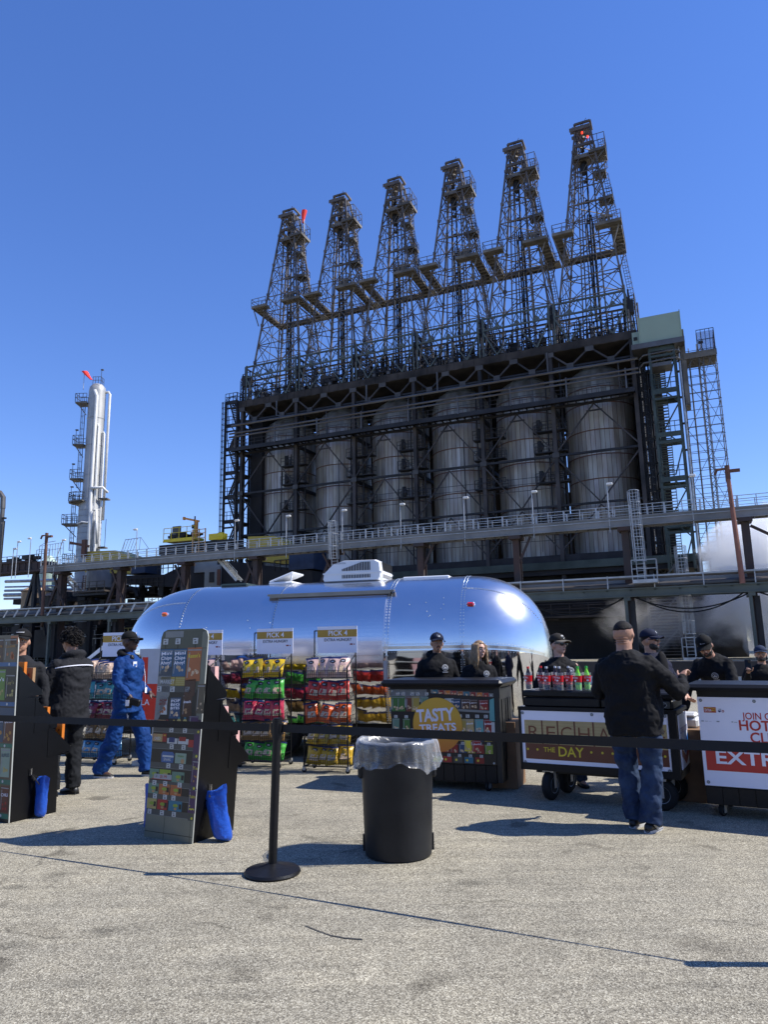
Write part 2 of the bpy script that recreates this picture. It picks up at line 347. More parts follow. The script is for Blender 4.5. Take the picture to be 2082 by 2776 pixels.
    slab(-3.95,-1.5,-4.1,-3.0); slab(-3.95,-3.0,-3.0,3.0); slab(1.2,4.2,-4.1,-3.0); slab(3.1,4.1,-3.0,3.0); slab(-3.95,4.1,3.05,4.0)
    railing(wr,[(-1.5,-4.1,Z),(-3.95,-4.1,Z),(-3.95,4.0,Z),(4.1,4.0,Z),(4.2,-4.1,Z),(1.2,-4.1,Z)],1.15,.06,1.6)
    railing(wr,[(-1.5,-3,Z),(-3.0,-3,Z),(-3.0,3,Z),(3.1,3,Z),(3.1,-3,Z),(1.2,-3,Z)],1.15,.05,1.6)
    for sx in(-1,1):
        for yy in(-3.5,3.5): w.bar((sx*3.9,yy,Z-.4),(sx*3.05,yy,Z-3.0),.12)
    for x in (1.8,2.3,2.8): w.box((x,-3.5,Z+.45),(.35,.4,.8)); 
    w.lathe([(0,-.1),(.4,-.1),(.4,.1),(0,.1)],10,(2.3,-3.4,Z+1.0)); w.box((2.9,-3.4,Z+1.0),(.8,.3,.25),rz=.4)
    # pale truss frame round the foot
    fr=MB()
    for z in(5.0,3.4):
        fr.bar((-4.3,-4.5,z),(3.9,-4.5,z),.19,.2); fr.bar((3.9,-4.5,z),(4.3,3.5,z),.15)
    for x in(-4.3,3.9): fr.bar((x,-4.5,3.2),(x,-4.5,5.2),.24,.2)
    for x in(-2.8,-1.4,0,1.4,2.8): fr.bar((x-.7,-4.5,3.4),(x,-4.5,4.95),.1); fr.bar((x+.7,-4.5,3.4),(x,-4.5,4.95),.1)
    for x in (-2.5,0,2.5): fr.prism([(-.4,0),(.4,0),(.1,.45),(-.1,.45)],(x,-4.68,3.5),(1,0,0),(0,0,1),(0,.05,0))
    for sx in(-1,1):
        a=-4.3 if sx<0 else 3.9
        fr.bar((a,-4.5,3.2),(a-sx*1.6,-4.4,0),.17); fr.bar((a,-4.5,3.2),(a+sx*.1,-4.4,0),.15)
        fr.bar((a-sx*1.6,-4.4,0),(0,-4.45,3.2),.14)
    return [('leg',x,'derrick') for x in legs]+[('bracing',br,'derrick'),('guide_rail',gd,'derrick'),('drill_stem',ds,'black_steel'),('hoisting_block',tb,'black_steel'),('crown',cr,'derrick'),*[('side_platform',q,'deck_plate') for q in pfs],('ladder_cage',rl,'derrick'),('ring_platform',w,'deck_plate'),('railing',wr,'derrick'),('foot_truss',fr,'pale_green')]
DL=['steel lattice derrick furthest right and nearest, red lights at its crown, beside the green box','second lattice derrick from the right, above the second drum','third lattice derrick from the right in the row of six','third lattice derrick from the left in the row of six','second lattice derrick from the left, between the windsock derrick and the third','steel lattice derrick furthest left, with the red windsock at its top']
root=thing('lattice_derrick',DL[0],'derrick',CW(-.55,-1,DZ),ROT,'six lattice derricks over the drums')
for n_,b_,m_ in derrick_parts(): b_.build(n_,M(m_),root)
for k in range(1,6):
    c=copy_tree(root); c.location=CW(-.55-8.87*k,-1,DZ); c['label']=DL[k]
# obstruction lights on the near derrick
b=MB()
for x,z in((-.1,31.1),(.55,30.3)): b.lathe([(.0,-.18),(.12,-.15),(.12,.08),(.0,.18)],8,(x+.4,-1.3,z-1.6))
b.build('warning_light',emis('red_lamp',(1,.05,.02),1.6),root)
# bridges between ring platforms
for k in range(5):
    t=thing('footbridge',['steel footbridge between the two derricks on the right','footbridge between the second and third derricks from the right','footbridge joining the two middle derricks','footbridge between the second and third derricks from the left','steel footbridge between the two derricks on the left'][k],'footbridge',CW(-5.11-8.87*k,2.0,DZ+14.6),ROT,'footbridges between the derricks')
    b=MB(); b.bb(-.38,.38,-.55,1.0,-.35,-.02)
    b.build('deck',M('deck_plate'),t); b=MB(); railing(b,[(-.38,-.55,0),(.38,-.55,0)],1.1,.06,.38); b.build('railing',M('derrick'),t)
# ================================================================ main frame
cf=thing('drum_structure','blackened steel frame holding six tall grey drums under the derricks','industrial structure',CW(0,0,0),ROT)
US=[-50,-41,-32.1,-23.4,-14.5,-5.75,3.6]
for i,u in enumerate(US):
    for w in(-5,5):
        b=MB(); b.bb(u-.09,u+.09,w-.35,w+.35,0,37); b.bb(u-.22,u+.22,w-.36,w-.3,0,37); b.bb(u-.22,u+.22,w+.3,w+.36,0,37)
        b.build('column',M('soot_steel' if w<0 else 'black_steel'),cf)
b=MB()
for w in(-5,5):
    for z,h in((11.2,.8),(17.3,.24),(23.3,.26),(29.2,.28),(34.0,.22)): b.bb(-50,3.6,w-.16,w+.16,z-h/2,z+h/2)
for u in US:
    for z in (17.3,23.3,29.2,34.0,36.6): b.bb(u-.14,u+.14,-4.6,4.6,z-.25,z+.2)
b.build('beam',M('black_steel'),cf)
b=MB(); b.bb(-50.6,4.2,-5.4,5.4,36.0,37.0)
for i in range(40): u=-50+i*1.37; b.bb(u,u+.5+.7*random.random(),-5.46,-5.4,36.05,36.9)
b.build('deck',mat('deck_concrete',(.022,.020,.018),.85,0,.5,.4,c2=(.06,.05,.043)),cf)
# bracing on the front face
b=MB()
def gus(u,z,s=.5): q=MB(); q.bb(u-s,u+s,-5.45,-5.38,z-.3,z+.3); q.build('gusset_plate',mat('gusset',(.07,.065,.06),.6,.2,.3,.5),cf)
for i in range(6):
    a,c=US[i],US[i+1]; m_=(a+c)/2; q1,q3=(a+m_)/2,(c+m_)/2; y=-5.2
    for x0,z0,x1,z1 in((a,35.9,q1,33.9),(m_,35.9,q1,33.9),(m_,35.9,q3,33.9),(c,35.9,q3,33.9)): b.bar((x0,y,z0),(x1,y,z1),.26,.2)
    for x0 in (a,m_): gus(x0,35.7)
    for x0 in (q1,q3): gus(x0,34.0,.4)
    for x0,z0,x1,z1 in((m_,29,a,23.5),(m_,29,c,23.5)): b.bar((x0,y,z0),(x1,y,z1),.17,.15)
    if i in(2,3): S2=((m_,23,a,17.3),(m_,23,c,17.3))
    else: S2=((a,23,m_,17.3),(c,23,m_,17.3))
    for x0,z0,x1,z1 in S2+((m_,17,a,12),(m_,17,c,12)): b.bar((x0,y,z0),(x1,y,z1),.17,.15)
    gus(a,23.3,.4); b.bb(m_-.9,m_+.9,-5.3,-5.1,28.1,28.25)
for w in (5.2,):
    for i in range(6):
        a,c=US[i],US[i+1]
        for z0 in(12,17.3,23.3,29.2): b.bar((a,w,z0),(c,w,z0+5.6),.22)
b.build('bracing',M('soot_steel'),cf)
# front service gallery
b=MB(); b.bb(-50.8,3.6,-6.7,-5.4,29.45,29.6); b.bb(-50.8,3.6,-6.78,-6.7,29.2,29.75)
for i in range(56): u=-50.5+i*.97; b.bar((u,-6.7,29.3),(u,-5.2,29.3),.08,.2)
b.build('gallery_floor',M('black_steel'),cf)
b=MB(); railing(b,[(-50.8,-6.7,29.6),(3.6,-6.7,29.6)],1.1,.05,1.3); b.build('railing',M('soot_steel'),cf)
b=MB()
for z,r,w in((31.75,.13,-6.9),(31.25,.13,-6.9),(33.1,.17,-6.4)): b.tube((-51,w,z),(4.2,w,z),r,n=6)
for i in range(9): u=-50+i*6.6; b.bar((u,-6.9,29.6),(u,-6.9,32),.16); 
for k,(u0,u1) in enumerate(((-44,-36),(-30,-24),(-20,-8),(-6,2))):
    b.path([(u0,-5.6,36),(u0,-5.6,33.9-.2*k),(u0+1,-5.7,33.5),(u1,-5.7,33.4),(u1,-5.6,30)],.12,6)
b.build('pipe_run',M('grey_steel'),cf)
# dark panels added to stand for the shaded sooty interior, slits left; base building
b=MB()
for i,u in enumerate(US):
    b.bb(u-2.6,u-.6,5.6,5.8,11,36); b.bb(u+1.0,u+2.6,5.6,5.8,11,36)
b.bb(-51,4.1,5.4,5.6,34.5,36); b.bb(-50,-48,-3,5,11,36); b.bb(3.75,3.9,-3.6,5.3,11,36)  # right end panel added to shade the last drum
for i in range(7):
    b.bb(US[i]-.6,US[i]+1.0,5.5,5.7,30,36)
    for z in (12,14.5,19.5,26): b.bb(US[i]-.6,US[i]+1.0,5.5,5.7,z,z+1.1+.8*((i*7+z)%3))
b.build('shade_panel',M('concrete_dark'),cf)
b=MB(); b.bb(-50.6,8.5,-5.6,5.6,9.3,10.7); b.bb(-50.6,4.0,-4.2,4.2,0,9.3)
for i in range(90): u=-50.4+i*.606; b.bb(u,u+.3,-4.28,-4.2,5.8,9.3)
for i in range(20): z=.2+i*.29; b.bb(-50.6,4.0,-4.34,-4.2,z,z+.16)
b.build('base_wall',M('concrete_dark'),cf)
b=MB(); b.bb(-50.6,13.0,-5.85,-5.6,9.9,10.75); b.build('girder',M('green_steel'),cf)
# gallery decks between drums
b=MB(); rng=random.Random(3)
for i in range(1,6):
    u=US[i]
    for z in(26.6,24.0,20.3,15.0):
        x0=u-(2.6 if (i%2) else 1.3); x1=u+(1.3 if (i%2) else 2.6)
        b.bb(x0,x1,-5.0,-3.8,z-.12,z); railing(b,[(x0,-5,z),(x1,-5,z)],1.1,.06,.8); railing(b,[(x0,-3.9,z),(x1,-3.9,z)],1.1,.05,.8)
        b.tube((x0+.6,-4.4,z+.2),(x0+.6,-4.4,z+1.5),.28,n=8); b.ell((x0+.9,-4.8,z+.7),(.3,.12,.45),8,6)
        for j in range(3): xx=rng.uniform(x0,x1); b.bar((xx,-4.6,z),(xx,-4.6,z+rng.uniform(1,2)),.1)
    b.bar((u-2.6,-4.7,14.5),(u-2.6,-4.7,26.6),.1); b.tube((u+.9,-4.3,11.7),(u+.9,-4.3,35),.12,n=6); b.tube((u-.9,-4.3,11.7),(u-.9,-4.3,33),.09,n=6)
for z in(13.3,14.4,15.2,19.4,20.2,20.9): b.bar((-31.9,-5.5,z),(-5.9,-5.5,z),.05)
for i in range(22): b.bar((-31.9+i*1.2,-5.5,13.3 if i%2 else 12),(-31.9+i*1.2,-5.5,15.3),.04)
b.build('gallery',M('black_steel'),cf)
# deck clutter: valves, pipes, rails
b=MB(); c2=MB(); c3=MB(); rng=random.Random(5)
railing(b,[(-50.5,-5.3,37),(4.2,-5.3,37)],1.1,.06,1.5)
for i in range(720):
    u=rng.uniform(-50,3.8); w=rng.uniform(-5,4.6); z=37; h=rng.choice((.8,1.2,1.8,2.4,3.0,3.8)); bb=rng.choice((b,b,c2,c3))
    if rng.random()<.5:
        u2=u+rng.uniform(-1.8,1.8); bb.path([(u,w,z),(u,w,z+h),(u2,w,z+h),(u2,w+rng.uniform(-.5,.5),z)],rng.uniform(.05,.13),5,cap=False)
    else:
        bb.tube((u,w,z),(u,w,z+h),rng.uniform(.04,.1),n=5); bb.tube((u,w,z+.3),(u,w,z+.55),.25,n=7); bb.tube((u-.3,w,z+h*.7),(u+.3,w,z+h*.7),.09,n=5)
for i in range(46):
    u=rng.uniform(-49,3); w=rng.uniform(-5,-3); rng.choice((b,c2)).box((u,w,37.5+rng.random()),(rng.uniform(.3,1.0),.5,rng.uniform(.4,1.2)))
for i in range(24):
    u=-49+i*2.2; q=MB(); q.lathe([(.1,0),(.32,.1),(.32,.5),(.15,.8),(.12,1.2)],8,(u,-4.9,37.1)); q.build('pressure_valve',M('grey_steel'),cf)
for z in(38.4,39.3,40.2): b.tube((-50,-4.6,z),(3.6,-4.6,z),.09,n=5); b.tube((-50,3.6,z+.5),(3.6,3.6,z+.5),.09,n=5)
for k in range(7): u=-50+k*8.95; b.bar((u,-4.6,37),(u,-4.6,42.5),.2); b.bar((u,3.5,37),(u,3.5,42.5),.2); b.bar((u,-4.6,42.3),(u,3.5,42.3),.16); b.box((u,-4.4,40.3),(1.0,.9,1.6)); b.path([(u-.6,-4.4,37),(u-.6,-4.4,41.5),(u+.6,-4.4,41.8),(u+.7,-4.4,37)],.1,5)
[tag(q.build('deck_pipework',M(w),cf),kind='stuff') for q,w in((b,'black_steel'),(c2,'soot_steel'),(c3,'grey_steel'))]
# ================================================================ drums
def drum_mat():
    m=bpy.data.materials.new('drum_cladding'); m.use_nodes=True; nt=m.node_tree; N=nt.nodes; L=nt.links; b=N['Principled BSDF']
    at=N.new('ShaderNodeVertexColor'); at.layer_name='plate'
    tc=N.new('ShaderNodeTexCoord'); mp=N.new('ShaderNodeMapping'); mp.inputs['Scale'].default_value=(1,1,.16); L.new(tc.outputs['Object'],mp.inputs[0])
    n=N.new('ShaderNodeTexNoise'); n.inputs['Scale'].default_value=1.1; n.inputs['Detail'].default_value=8; L.new(mp.outputs[0],n.inputs['Vector'])
    r=N.new('ShaderNodeValToRGB'); e=r.color_ramp.elements; e[0].position=.33; e[0].color=(.24,.205,.165,1); e[1].position=.68; e[1].color=(.44,.425,.40,1)
    L.new(n.outputs[0],r.inputs[0])
    x=N.new('ShaderNodeMix'); x.data_type='RGBA'; x.blend_type='MULTIPLY'; x.inputs[0].default_value=1; L.new(r.outputs[0],x.inputs[6]); L.new(at.outputs[0],x.inputs[7])
    L.new(x.outputs[2],b.inputs['Base Color']); b.inputs['Metallic'].default_value=.35; b.inputs['Roughness'].default_value=.45
    return m
DM=drum_mat()
def drum(parent,rr,seed):
    rng=random.Random(seed); b=MB(); n=46; cols=[]
    bands=[(11.7,14.4),(14.5,17.6),(17.7,20.4),(20.5,23.3),(23.4,26.3),(26.4,29.6),(29.7,31.6)]
    for z0,z1 in bands:
        for j in range(n):
            a0,a1=2*PI*j/n+.006,2*PI*(j+1)/n-.006; rj=rr+rng.uniform(-.015,.015)
            b.quad((rj*math.cos(a0),rj*math.sin(a0),z0),(rj*math.cos(a1),rj*math.sin(a1),z0),(rj*math.cos(a1),rj*math.sin(a1),z1),(rj*math.cos(a0),rj*math.sin(a0),z1)); v=rng.uniform(.72,1.1); cols.append((v,v*rng.uniform(.96,1),v*rng.uniform(.9,1),1))
    prof=[(rr,31.65),(rr*.95,32.9),(rr*.80,34.1),(rr*.5,35.0),(.7,35.4),(.1,35.5)]
    for (r0,z0),(r1,z1) in zip(prof,prof[1:]):
        for j in range(n):
            a0,a1=2*PI*j/n,2*PI*(j+1)/n; b.quad((r0*math.cos(a0),r0*math.sin(a0),z0),(r0*math.cos(a1),r0*math.sin(a1),z0),(r1*math.cos(a1),r1*math.sin(a1),z1),(r1*math.cos(a0),r1*math.sin(a0),z1)); v=rng.uniform(.6,.95); cols.append((v,v,v*.94,1))
    o=b.build('shell',DM,parent); ca=o.data.color_attributes.new('plate','FLOAT_COLOR','CORNER')
    for p,c in zip(o.data.polygons,cols):
        for li in p.loop_indices: ca.data[li].color=c
    b=MB(); b.tube((0,0,11.3),(0,0,31.6),rr-.06,n=46)
    for z0,z1 in bands: b.lathe([(rr-.02,0),(rr+.05,0),(rr+.05,.12),(rr-.02,.12)],46,(0,0,z1-.02),cap=False)
    b.tube((0,0,35.3),(0,0,36),.5,n=10)
    b.build('band',M('rust'),parent)
for k in range(6):
    t=thing('coke_drum',['wide grey clad drum furthest right in the frame, brown stained','second grey clad drum from the right, left of the brown stained one','third grey clad drum from the right','third grey clad drum from the left','second grey clad drum from the left','smallest looking grey clad drum furthest left in the frame'][k],'drum',CW(-1.1-8.87*k,.6,0),ROT,'six tall drums standing in the frame')
    drum(t,4.05-.03*k,k)
# ================================================================ stair towers either end
def stair_tower(name,label,u0,u1,w0,w1,z0,z1,lv,m,landm,loc,rail_m):
    t=thing(name,label,'stair tower',CW((u0+u1)/2,(w0+w1)/2,z0),ROT); cu,cw=(u1-u0)/2,(w1-w0)/2; H=z1-z0
    for sx in(-1,1):
        for sy in(-1,1):
            b=MB(); b.bar((sx*cu,sy*cw,0),(sx*cu,sy*cw,H),.26); b.build('leg',M(m),t)
    b=MB(); rr=MB(); st=MB(); dz=H/lv
    for i in range(1,lv+1):
        z=i*dz
        b.bb(-cu,cu,-cw-.12,-cw+.9,z-.12,z); b.bb(-cu,cu,cw-.9,cw+.12,z-.12,z); b.bb(-cu,cu,-cw-.2,-cw-.12,z-.5,z+.05); b.bb(-cu,cu,cw-.1,cw+.1,z-.5,z)
        b.bb(-cu,cu,-cw-.2,-cw-.12,z-1.2,z-.95)
        railing(rr,[(-cu,-cw-.15,z),(cu,-cw-.15,z)],1.2,.07,.7); railing(rr,[(cu,-cw,z),(cu,cw,z)],1.2,.06,1)
        zz=z-dz; sgn=1 if i%2 else -1
        for k in range(16):
            f=(k+.5)/16; y=sgn*lrp(-cw+.7,cw-.7,f); st.bb(-cu+.25,cu*.1,y-.16,y+.16,zz+dz*f-.03,zz+dz*f+.03)
        for x in(-cu+.22,cu*.1): st.bar((x,sgn*(-cw+.6),zz),(x,sgn*(cw-.6),zz+dz),.08,.26)
        b.bar((cu*.2,-cw,zz+.2),(cu,-cw,z-1.6),.14) if i%2 else b.bar((-cu,cw,zz+.2),(cu,cw,z-.6),.14)
        b.bar((cu,-cw,z-1.6),(cu*.1,-cw,z-.4),.12)
    b.build('landing',M(landm),t); rr.build('railing',M(rail_m),t); st.build('stair_flight',M(landm),t); return t
et=stair_tower('stair_tower','open dark green steel stair tower right of the drums, under the green box',5.5,8.0,-7.2,-3.4,9,33.7,5,'green_steel','green_steel',None,'green_steel')
t=thing('hoist_cabin','large pale green sheet metal box on top of the stair tower','cabin',CW(6.7,-4.6,34.0),ROT)
b=MB(); b.bb(-2.05,2.25,-2.9,2.4,.15,3.35); b.bb(2.2,2.3,-2.95,-2.85,-.1,3.5); b.bb(-2.1,-2.0,-2.95,-2.85,.1,3.5); b.build('cladding',mat('cabin_green',(.27,.34,.26),.6,0,.05,.3),t)
b=MB(); b.bb(-2.9,-2.1,-1.9,2,.15,2.2); b.build('side_cabin',mat('cabin_green2',(.28,.36,.30),.6,0,.05,.3),t); b=MB(); b.bb(-2.75,-2.35,-1.96,-1.9,1.2,1.6); b.build('window',M('black_steel'),t)
b=MB(); b.bb(-3.0,2.5,-3.1,2.8,-.2,.12); b.bb(-3.0,2.5,-3.18,-3.1,-.35,.25); b.build('floor_slab',M('grey_steel'),t)
b=MB(); 
for x in(-.3,-1.4,.9): b.bar((x,-2.9,-.2),(x,2.4,-.2),.3)
b.path([(-1.6,-1,3.3),(-1.6,-1,4.1),(-1.1,-1,4.1),(-1.1,-1,3.3)],.06,5); b.build('roof_pipe',M('grey_steel'),t)
t=thing('pipe_loop','grey pipe loops hanging under the green box','pipes',CW(6.4,-7.4,0),ROT)
for z in(33.0,32.1): b=MB(); b.path([(-2,.8,z-.2),(-1.6,.2,z),(1,0,z+.05),(1.9,.2,z+.05),(2.2,.8,z),(1.9,1.4,z)],.10,7); b.build('pipe',M('grey_steel'),t)
b=MB(); railing(b,[(-1,.3,31.9),(1.3,.3,31.9)],1.2,.07,.9); b.bb(-1,1.3,.2,2.4,31.5,31.9); b.build('landing',M('grey_steel'),t)
# risers between frame and stair tower
t=thing('riser_pipe','bundle of dark riser pipes between the last drum and the stair tower','pipes',CW(4.6,-4,9),ROT)
for k,(x,y,r,h) in enumerate(((-.6,0,.16,27),(-.2,.6,.12,25),(.2,0,.2,23),(.5,.8,.1,26),(.0,1.6,.22,26))):
    b=MB(); b.tube((x,y,0),(x,y,h),r,n=8); b.build('pipe',M('black_steel'),t)
b=MB(); 
for z in range(2,26,3): b.bar((-1.0,.1,z),(1,.1,z+.2),.25); b.prism([(0,0),(.9,.25),(0,.5)],(-.2,-.3,z+.9),(1,0,0),(0,0,1),(0,.2,0)); b.bb(-.9,.8,.0,1.5,z+1.4,z+1.5)
cage(b,(-.2,-.6,0),(-.2,-.6,24),(0,-1,0),t=.05); b.build('bracket',M('black_steel'),t)
t=thing('tall_pipe','tall slim pale pipe running up right of the green stair tower','pipe',CW(8.5,-6,8),ROT); b=MB(); b.tube((0,0,0),(0,0,26),.13,n=8); b.build('riser',M('galv'),t)
b=MB(); b.tube((-.35,.3,0),(-.35,.3,25),.07,n=6)
for z in range(2,25,3): b.box((-.15,.15,z),(.7,.4,.15))
b.build('clamp',M('black_steel'),t)
# scaffold with hoist cage
t=thing('scaffold_tower','slender tube scaffold tower rising right of the green stair tower, caged platform on top','scaffold',CW(10.9,-4.2,8.5),ROT)
b=MB(); X=(-2.2,-1.4,-.45,.0,1.3); Y=(-1.6,1.6); H=25
for x in X:
    for y in Y: b.tube((x,y,0),(x,y,H+ (1.6 if x>-.5 else 0)),.05,n=4)
b.build('standard',M('grey_steel'),t)
b=MB()
for i in range(26):
    z=i*.97+.4
    for y in Y: b.bar((-2.3,y,z),(1.4,y,z),.05)
    if i%2: b.bar((-1.4,-1.6,z),(-1.4,1.6,z),.05); b.bar((1.3,-1.6,z),(1.3,1.6,z),.05)
b.build('ledger',M('grey_steel'),t)
b=MB()
for i in range(8):
    z=i*3.05+.4; s=1 if i%2 else -1
    b.bar((.0,-1.65,z),(1.3,-1.65,z+3.05),.05); b.bar((.0,-1.65,z+3.05),(1.3,-1.65,z),.045); b.bar((-2.2,-1.65,z+1.5-1.5*s),(-.45,-1.65,z+1.5+1.5*s),.05)
for i in range(50): z=i*.5; s=1 if i%2 else -1; b.bar((-.23-.22*s,-1.6,z),(-.23+.22*s,-1.6,z+.5),.06)
b.build('brace',M('grey_steel'),t)
b=MB(); b.bb(-2.3,1.35,-1.8,1.9,24.0,24.25)
for i in range(9): b.bb(-1.9,1.35,-1.85+i*.4,-1.65+i*.4,23.8,24.0)
b.bb(-1.95,1.4,-1.9,-1.8,23.7,24.4); b.bb(-2.2,-1.7,-1.8,.5,18.5,27.3)
b.build('hoist_platform',M('deck_plate'),t)
b=MB(); railing(b,[(-.45,-1.7,24.3),(1.3,-1.7,24.3),(1.3,1.7,24.3)],2.6,.06,.5); b.box((-.1,-1.8,25.4),(.5,.1,.3)); b.build('gate',M('black_steel'),t)
b=MB(); b.bb(-.4,1.25,-1.6,-1.58,24.4,26.7); b.build('mesh_panel',mat('gate_mesh',(.25,.3,.5),.4,0,.1,3,alpha=.35),t)
# left stair tower
lt=stair_tower('stair_tower','narrow black steel stair tower at the far left of the drum frame',-52.7,-50.7,-5.5,-2.3,9,37.2,8,'black_steel','black_steel',None,'soot_steel')
b=MB(); cage(b,(-.75,-1.9,0),(-.75,-1.9,28),(-1,-.3,0),t=.06)
for k in range(3): b.path([(-1.0+.25*k,-1.8,22),(-1.0+.25*k,-1.8,28.2),(-.6+.3*k,-1.8,28.8),(.8,-1.8,28.9-.2*k),(1.2,-1.8,26)],.06,5)
b.build('ladder_cage',M('black_steel'),lt)
t=thing('vent_mast','small lattice mast with a brown vent head above the left stair tower','mast',CW(-50.6,-4,36),ROT); b=MB()
for x in(-.4,.4):
    for y in(-.4,.4): b.bar((x,y,0),(x,y,4.6),.09)
for i in range(7): b.bar((-.4,-.4,i*.65),(.4,-.4,i*.65+.65),.06); b.bar((-.4,-.4,i*.65),(.4,-.4,i*.65),.06); b.bar((-.4,.4,i*.65),(-.4,-.4,i*.65+.65),.06)
b.box((0,0,.9),(1.4,1,1.2)); b.build('lattice',M('black_steel'),t); b=MB(); b.ell((-.1,0,4.9),(.5,.4,.4)); b.ell((.3,0,4.6),(.3,.4,.35)); b.build('vent_head',M('rust'),t)
# windsocks
def windsock(loc,label,pole,sc,droop):
    t=thing('windsock',label,'windsock',loc,ROT); b=MB(); b.tube((0,0,-pole),(0,0,0),.04*sc,n=6); b.build('pole',M('galv'),t)
    b=MB(); n=10; rings=[]
    for i in range(6):
        f=i/5; r=sc*lrp(.42,.2,f); c=Vector((droop[0]*f*sc,0,droop[1]*f*sc)); rings.append([c+Vector((math.cos(2*PI*j/n)*r*(.8+.2*math.sin(i+j)),math.sin(2*PI*j/n)*r,math.sin(2*PI*j/n)*.2*r)) for j in range(n)])
    b.loft(rings,cap=False); b.build('sock',M('sock_red'),t,smooth=True)
windsock(CW(-41.9,-1.6,DZ+30.6),'hanging red windsock at the top of the leftmost derrick',3.6,1.1,(-.2,-1.9))
windsock((-48.3,109.2,46.5),'red windsock on the pole beside the top of the white column',3.2,1.15,(1.4,-1.5))
# ================================================================ elevated walkway and lower pipe bridge
def gthing(name,label,cat,u,w,z=0,group=None): return thing(name,label,cat,CW(u,w,z),ROT,group)
wk=gthing('elevated_walkway','long grey steel walkway crossing in front of the drums, railed both sides','walkway',0,-20)
b=MB(); b.bb(-70,24,-.9,-.78,11.9,12.72); b.bb(-70,24,.78,.9,11.9,12.72); b.bb(-70,24,-.98,-.9,11.84,11.95); b.bb(-70,24,-.98,-.9,12.66,12.78); b.bb(-70,24,-.78,.78,12.55,12.66)
for i in range(95): u=-70+i; b.bb(u,u+.06,-.92,.9,11.95,12.2)
b.build('girder',mat('walk_grey',(.17,.175,.175),.55,.2,.2,.4,c2=(.25,.25,.245)),wk)
b=MB()
for y in(-.86,.86):
    b.bar((-70,y,13.75),(24,y,13.75),.055); b.bar((-70,y,13.25),(24,y,13.25),.04); 
    for i in range(65): u=-70+i*1.46; b.bb(u-.035-(.04 if i%2==0 else 0),u+.035+(.04 if i%2==0 else 0),y-.03,y+.03,12.7,13.78)
b.bar((-70,-1.02,12.45),(24,-1.02,12.45),.05)
b.build('railing',M('galv'),wk)
cu_=[22.0,12.2,2.4,-7.6,-17.4,-27.3,-37.2,-47.2,-57,-66.9]
for k,u in enumerate(cu_):
    b=MB(); b.bb(u-.14,u+.14,-.45,.45,0,11.85); b.bb(u-.3,u+.3,-.5,-.43,0,11.85); b.bb(u-.3,u+.3,.43,.5,0,11.85); b.bb(u-.55,u+.55,-1.0,1.0,11.5,11.84)
    if k>4:
        b.bar((u-3.2,0,5),(u-.4,0,11.6),.3); b.bar((u+1.2,-.4,7),(u-1.3,-.4,11.6),.2); b.bar((u-.9,.8,5),(u-.9,.8,11.6),.35)
    elif k>2: b.bar((u+1.4,-.3,11.7),(u+.2,-.3,9.2),.2)
    if k==1: b.bar((u+.4,0,11.2),(u+7,1,7.2),.22)
    b.build('column',mat('rusty_post',(.10,.06,.05),.8,0,.35,.6,c2=(.045,.04,.04)),wk)
lb=gthing('pipe_bridge','low green grey steel pipe bridge running the width of the yard behind the silver trailer','pipe bridge',0,-20)
b=MB(); b.bb(-90,25,-1.5,-1.38,5.55,6.2); b.bb(-90,25,-1.62,-1.38,6.15,6.27); b.bb(-90,25,-1.62,-1.38,5.5,5.6); b.bb(-90,25,1.2,1.35,5.55,6.2)
for i in range(58): u=-89.5+i*2; b.bb(u,u+.2,-1.5,1.3,6.0,6.18)
b.build('girder',M('pale_green'),lb)
b=MB(); 
for y,z,r in((-1.1,7.2,.16),(-.5,6.55,.2),(0,6.6,.26),(.6,6.5,.18),(.9,7.35,.14)): b.tube((-90,y,z),(25,y,z),r,n=7)
b.build('pipe',M('grey_steel'),lb)
b=MB(); b.bb(-90,25,-1.42,-1.36,7.22,7.36)
for i in range(30):
    u=-89+i*3.9; b.bar((u,-1.55,6.2),(u,-1.55,7.4),.09) if u>-50 else b.bar((u,-1.55,6.2),(u+.35,-1.2,7.35),.14,.2)
    if u<-50: b.bar((u+2,-1.55,6.2),(u+2.3,-1.2,7.2),.1,.16)
b.build('handrail',M('galv'),lb)
b=MB(); b.bb(-90,25,.2,.3,6.3,7.15); b.build('cable_tray',mat('tray',(.22,.23,.22),.6,.1,.2,.4),lb)
for k,u in enumerate([22,12.2,2.4,-7.6,-17.4,-27.3,-37.2,-47.2,-57,-66.9,-76.8,-86.7]):
    b=MB(); b.bb(u-.42,u-.16,-1.5,-1.2,0,5.5); b.bb(u-.45,u+.1,-1.55,1.3,5.2,5.5); b.build('column',M('pale_green'),lb)
    b=MB(); b.bb(u+.0,u+.42,-1.1,-.7,0,5.2); b.build('post',M('black_steel'),lb)
for k,(u0,u1,sg) in enumerate(((2.7,12.0,1.9),(12.4,21.8,1.6),(-7.2,2.2,1.9),(-17,-8,1.5),(3.0,11.5,2.4),(-6.8,2,2.3),(12.6,21.5,2.1))):
    t=gthing('hanging_hose','thick black cable sagging under the pipe bridge in a long loop' if 0 else ['upper black cable sagging between the two right bridge posts','upper black cable sagging past the right end of the pipe bridge','upper black cable sagging behind the big man in black','black cable sagging beside the nose of the silver trailer','lower black cable sagging between the two right bridge posts','lower black cable sagging behind the big man in black','lower black cable sagging past the right end of the pipe bridge'][k],'cable',u0,-21.2,0,'cables sagging under the pipe bridge')
    b=MB(); L=u1-u0; b.path([(L*i/16,0,5.55-4*sg*(i/16)*(1-i/16)*.62-.02) for i in range(17)],.06,5); b.build('hose',M('rubber'),t)
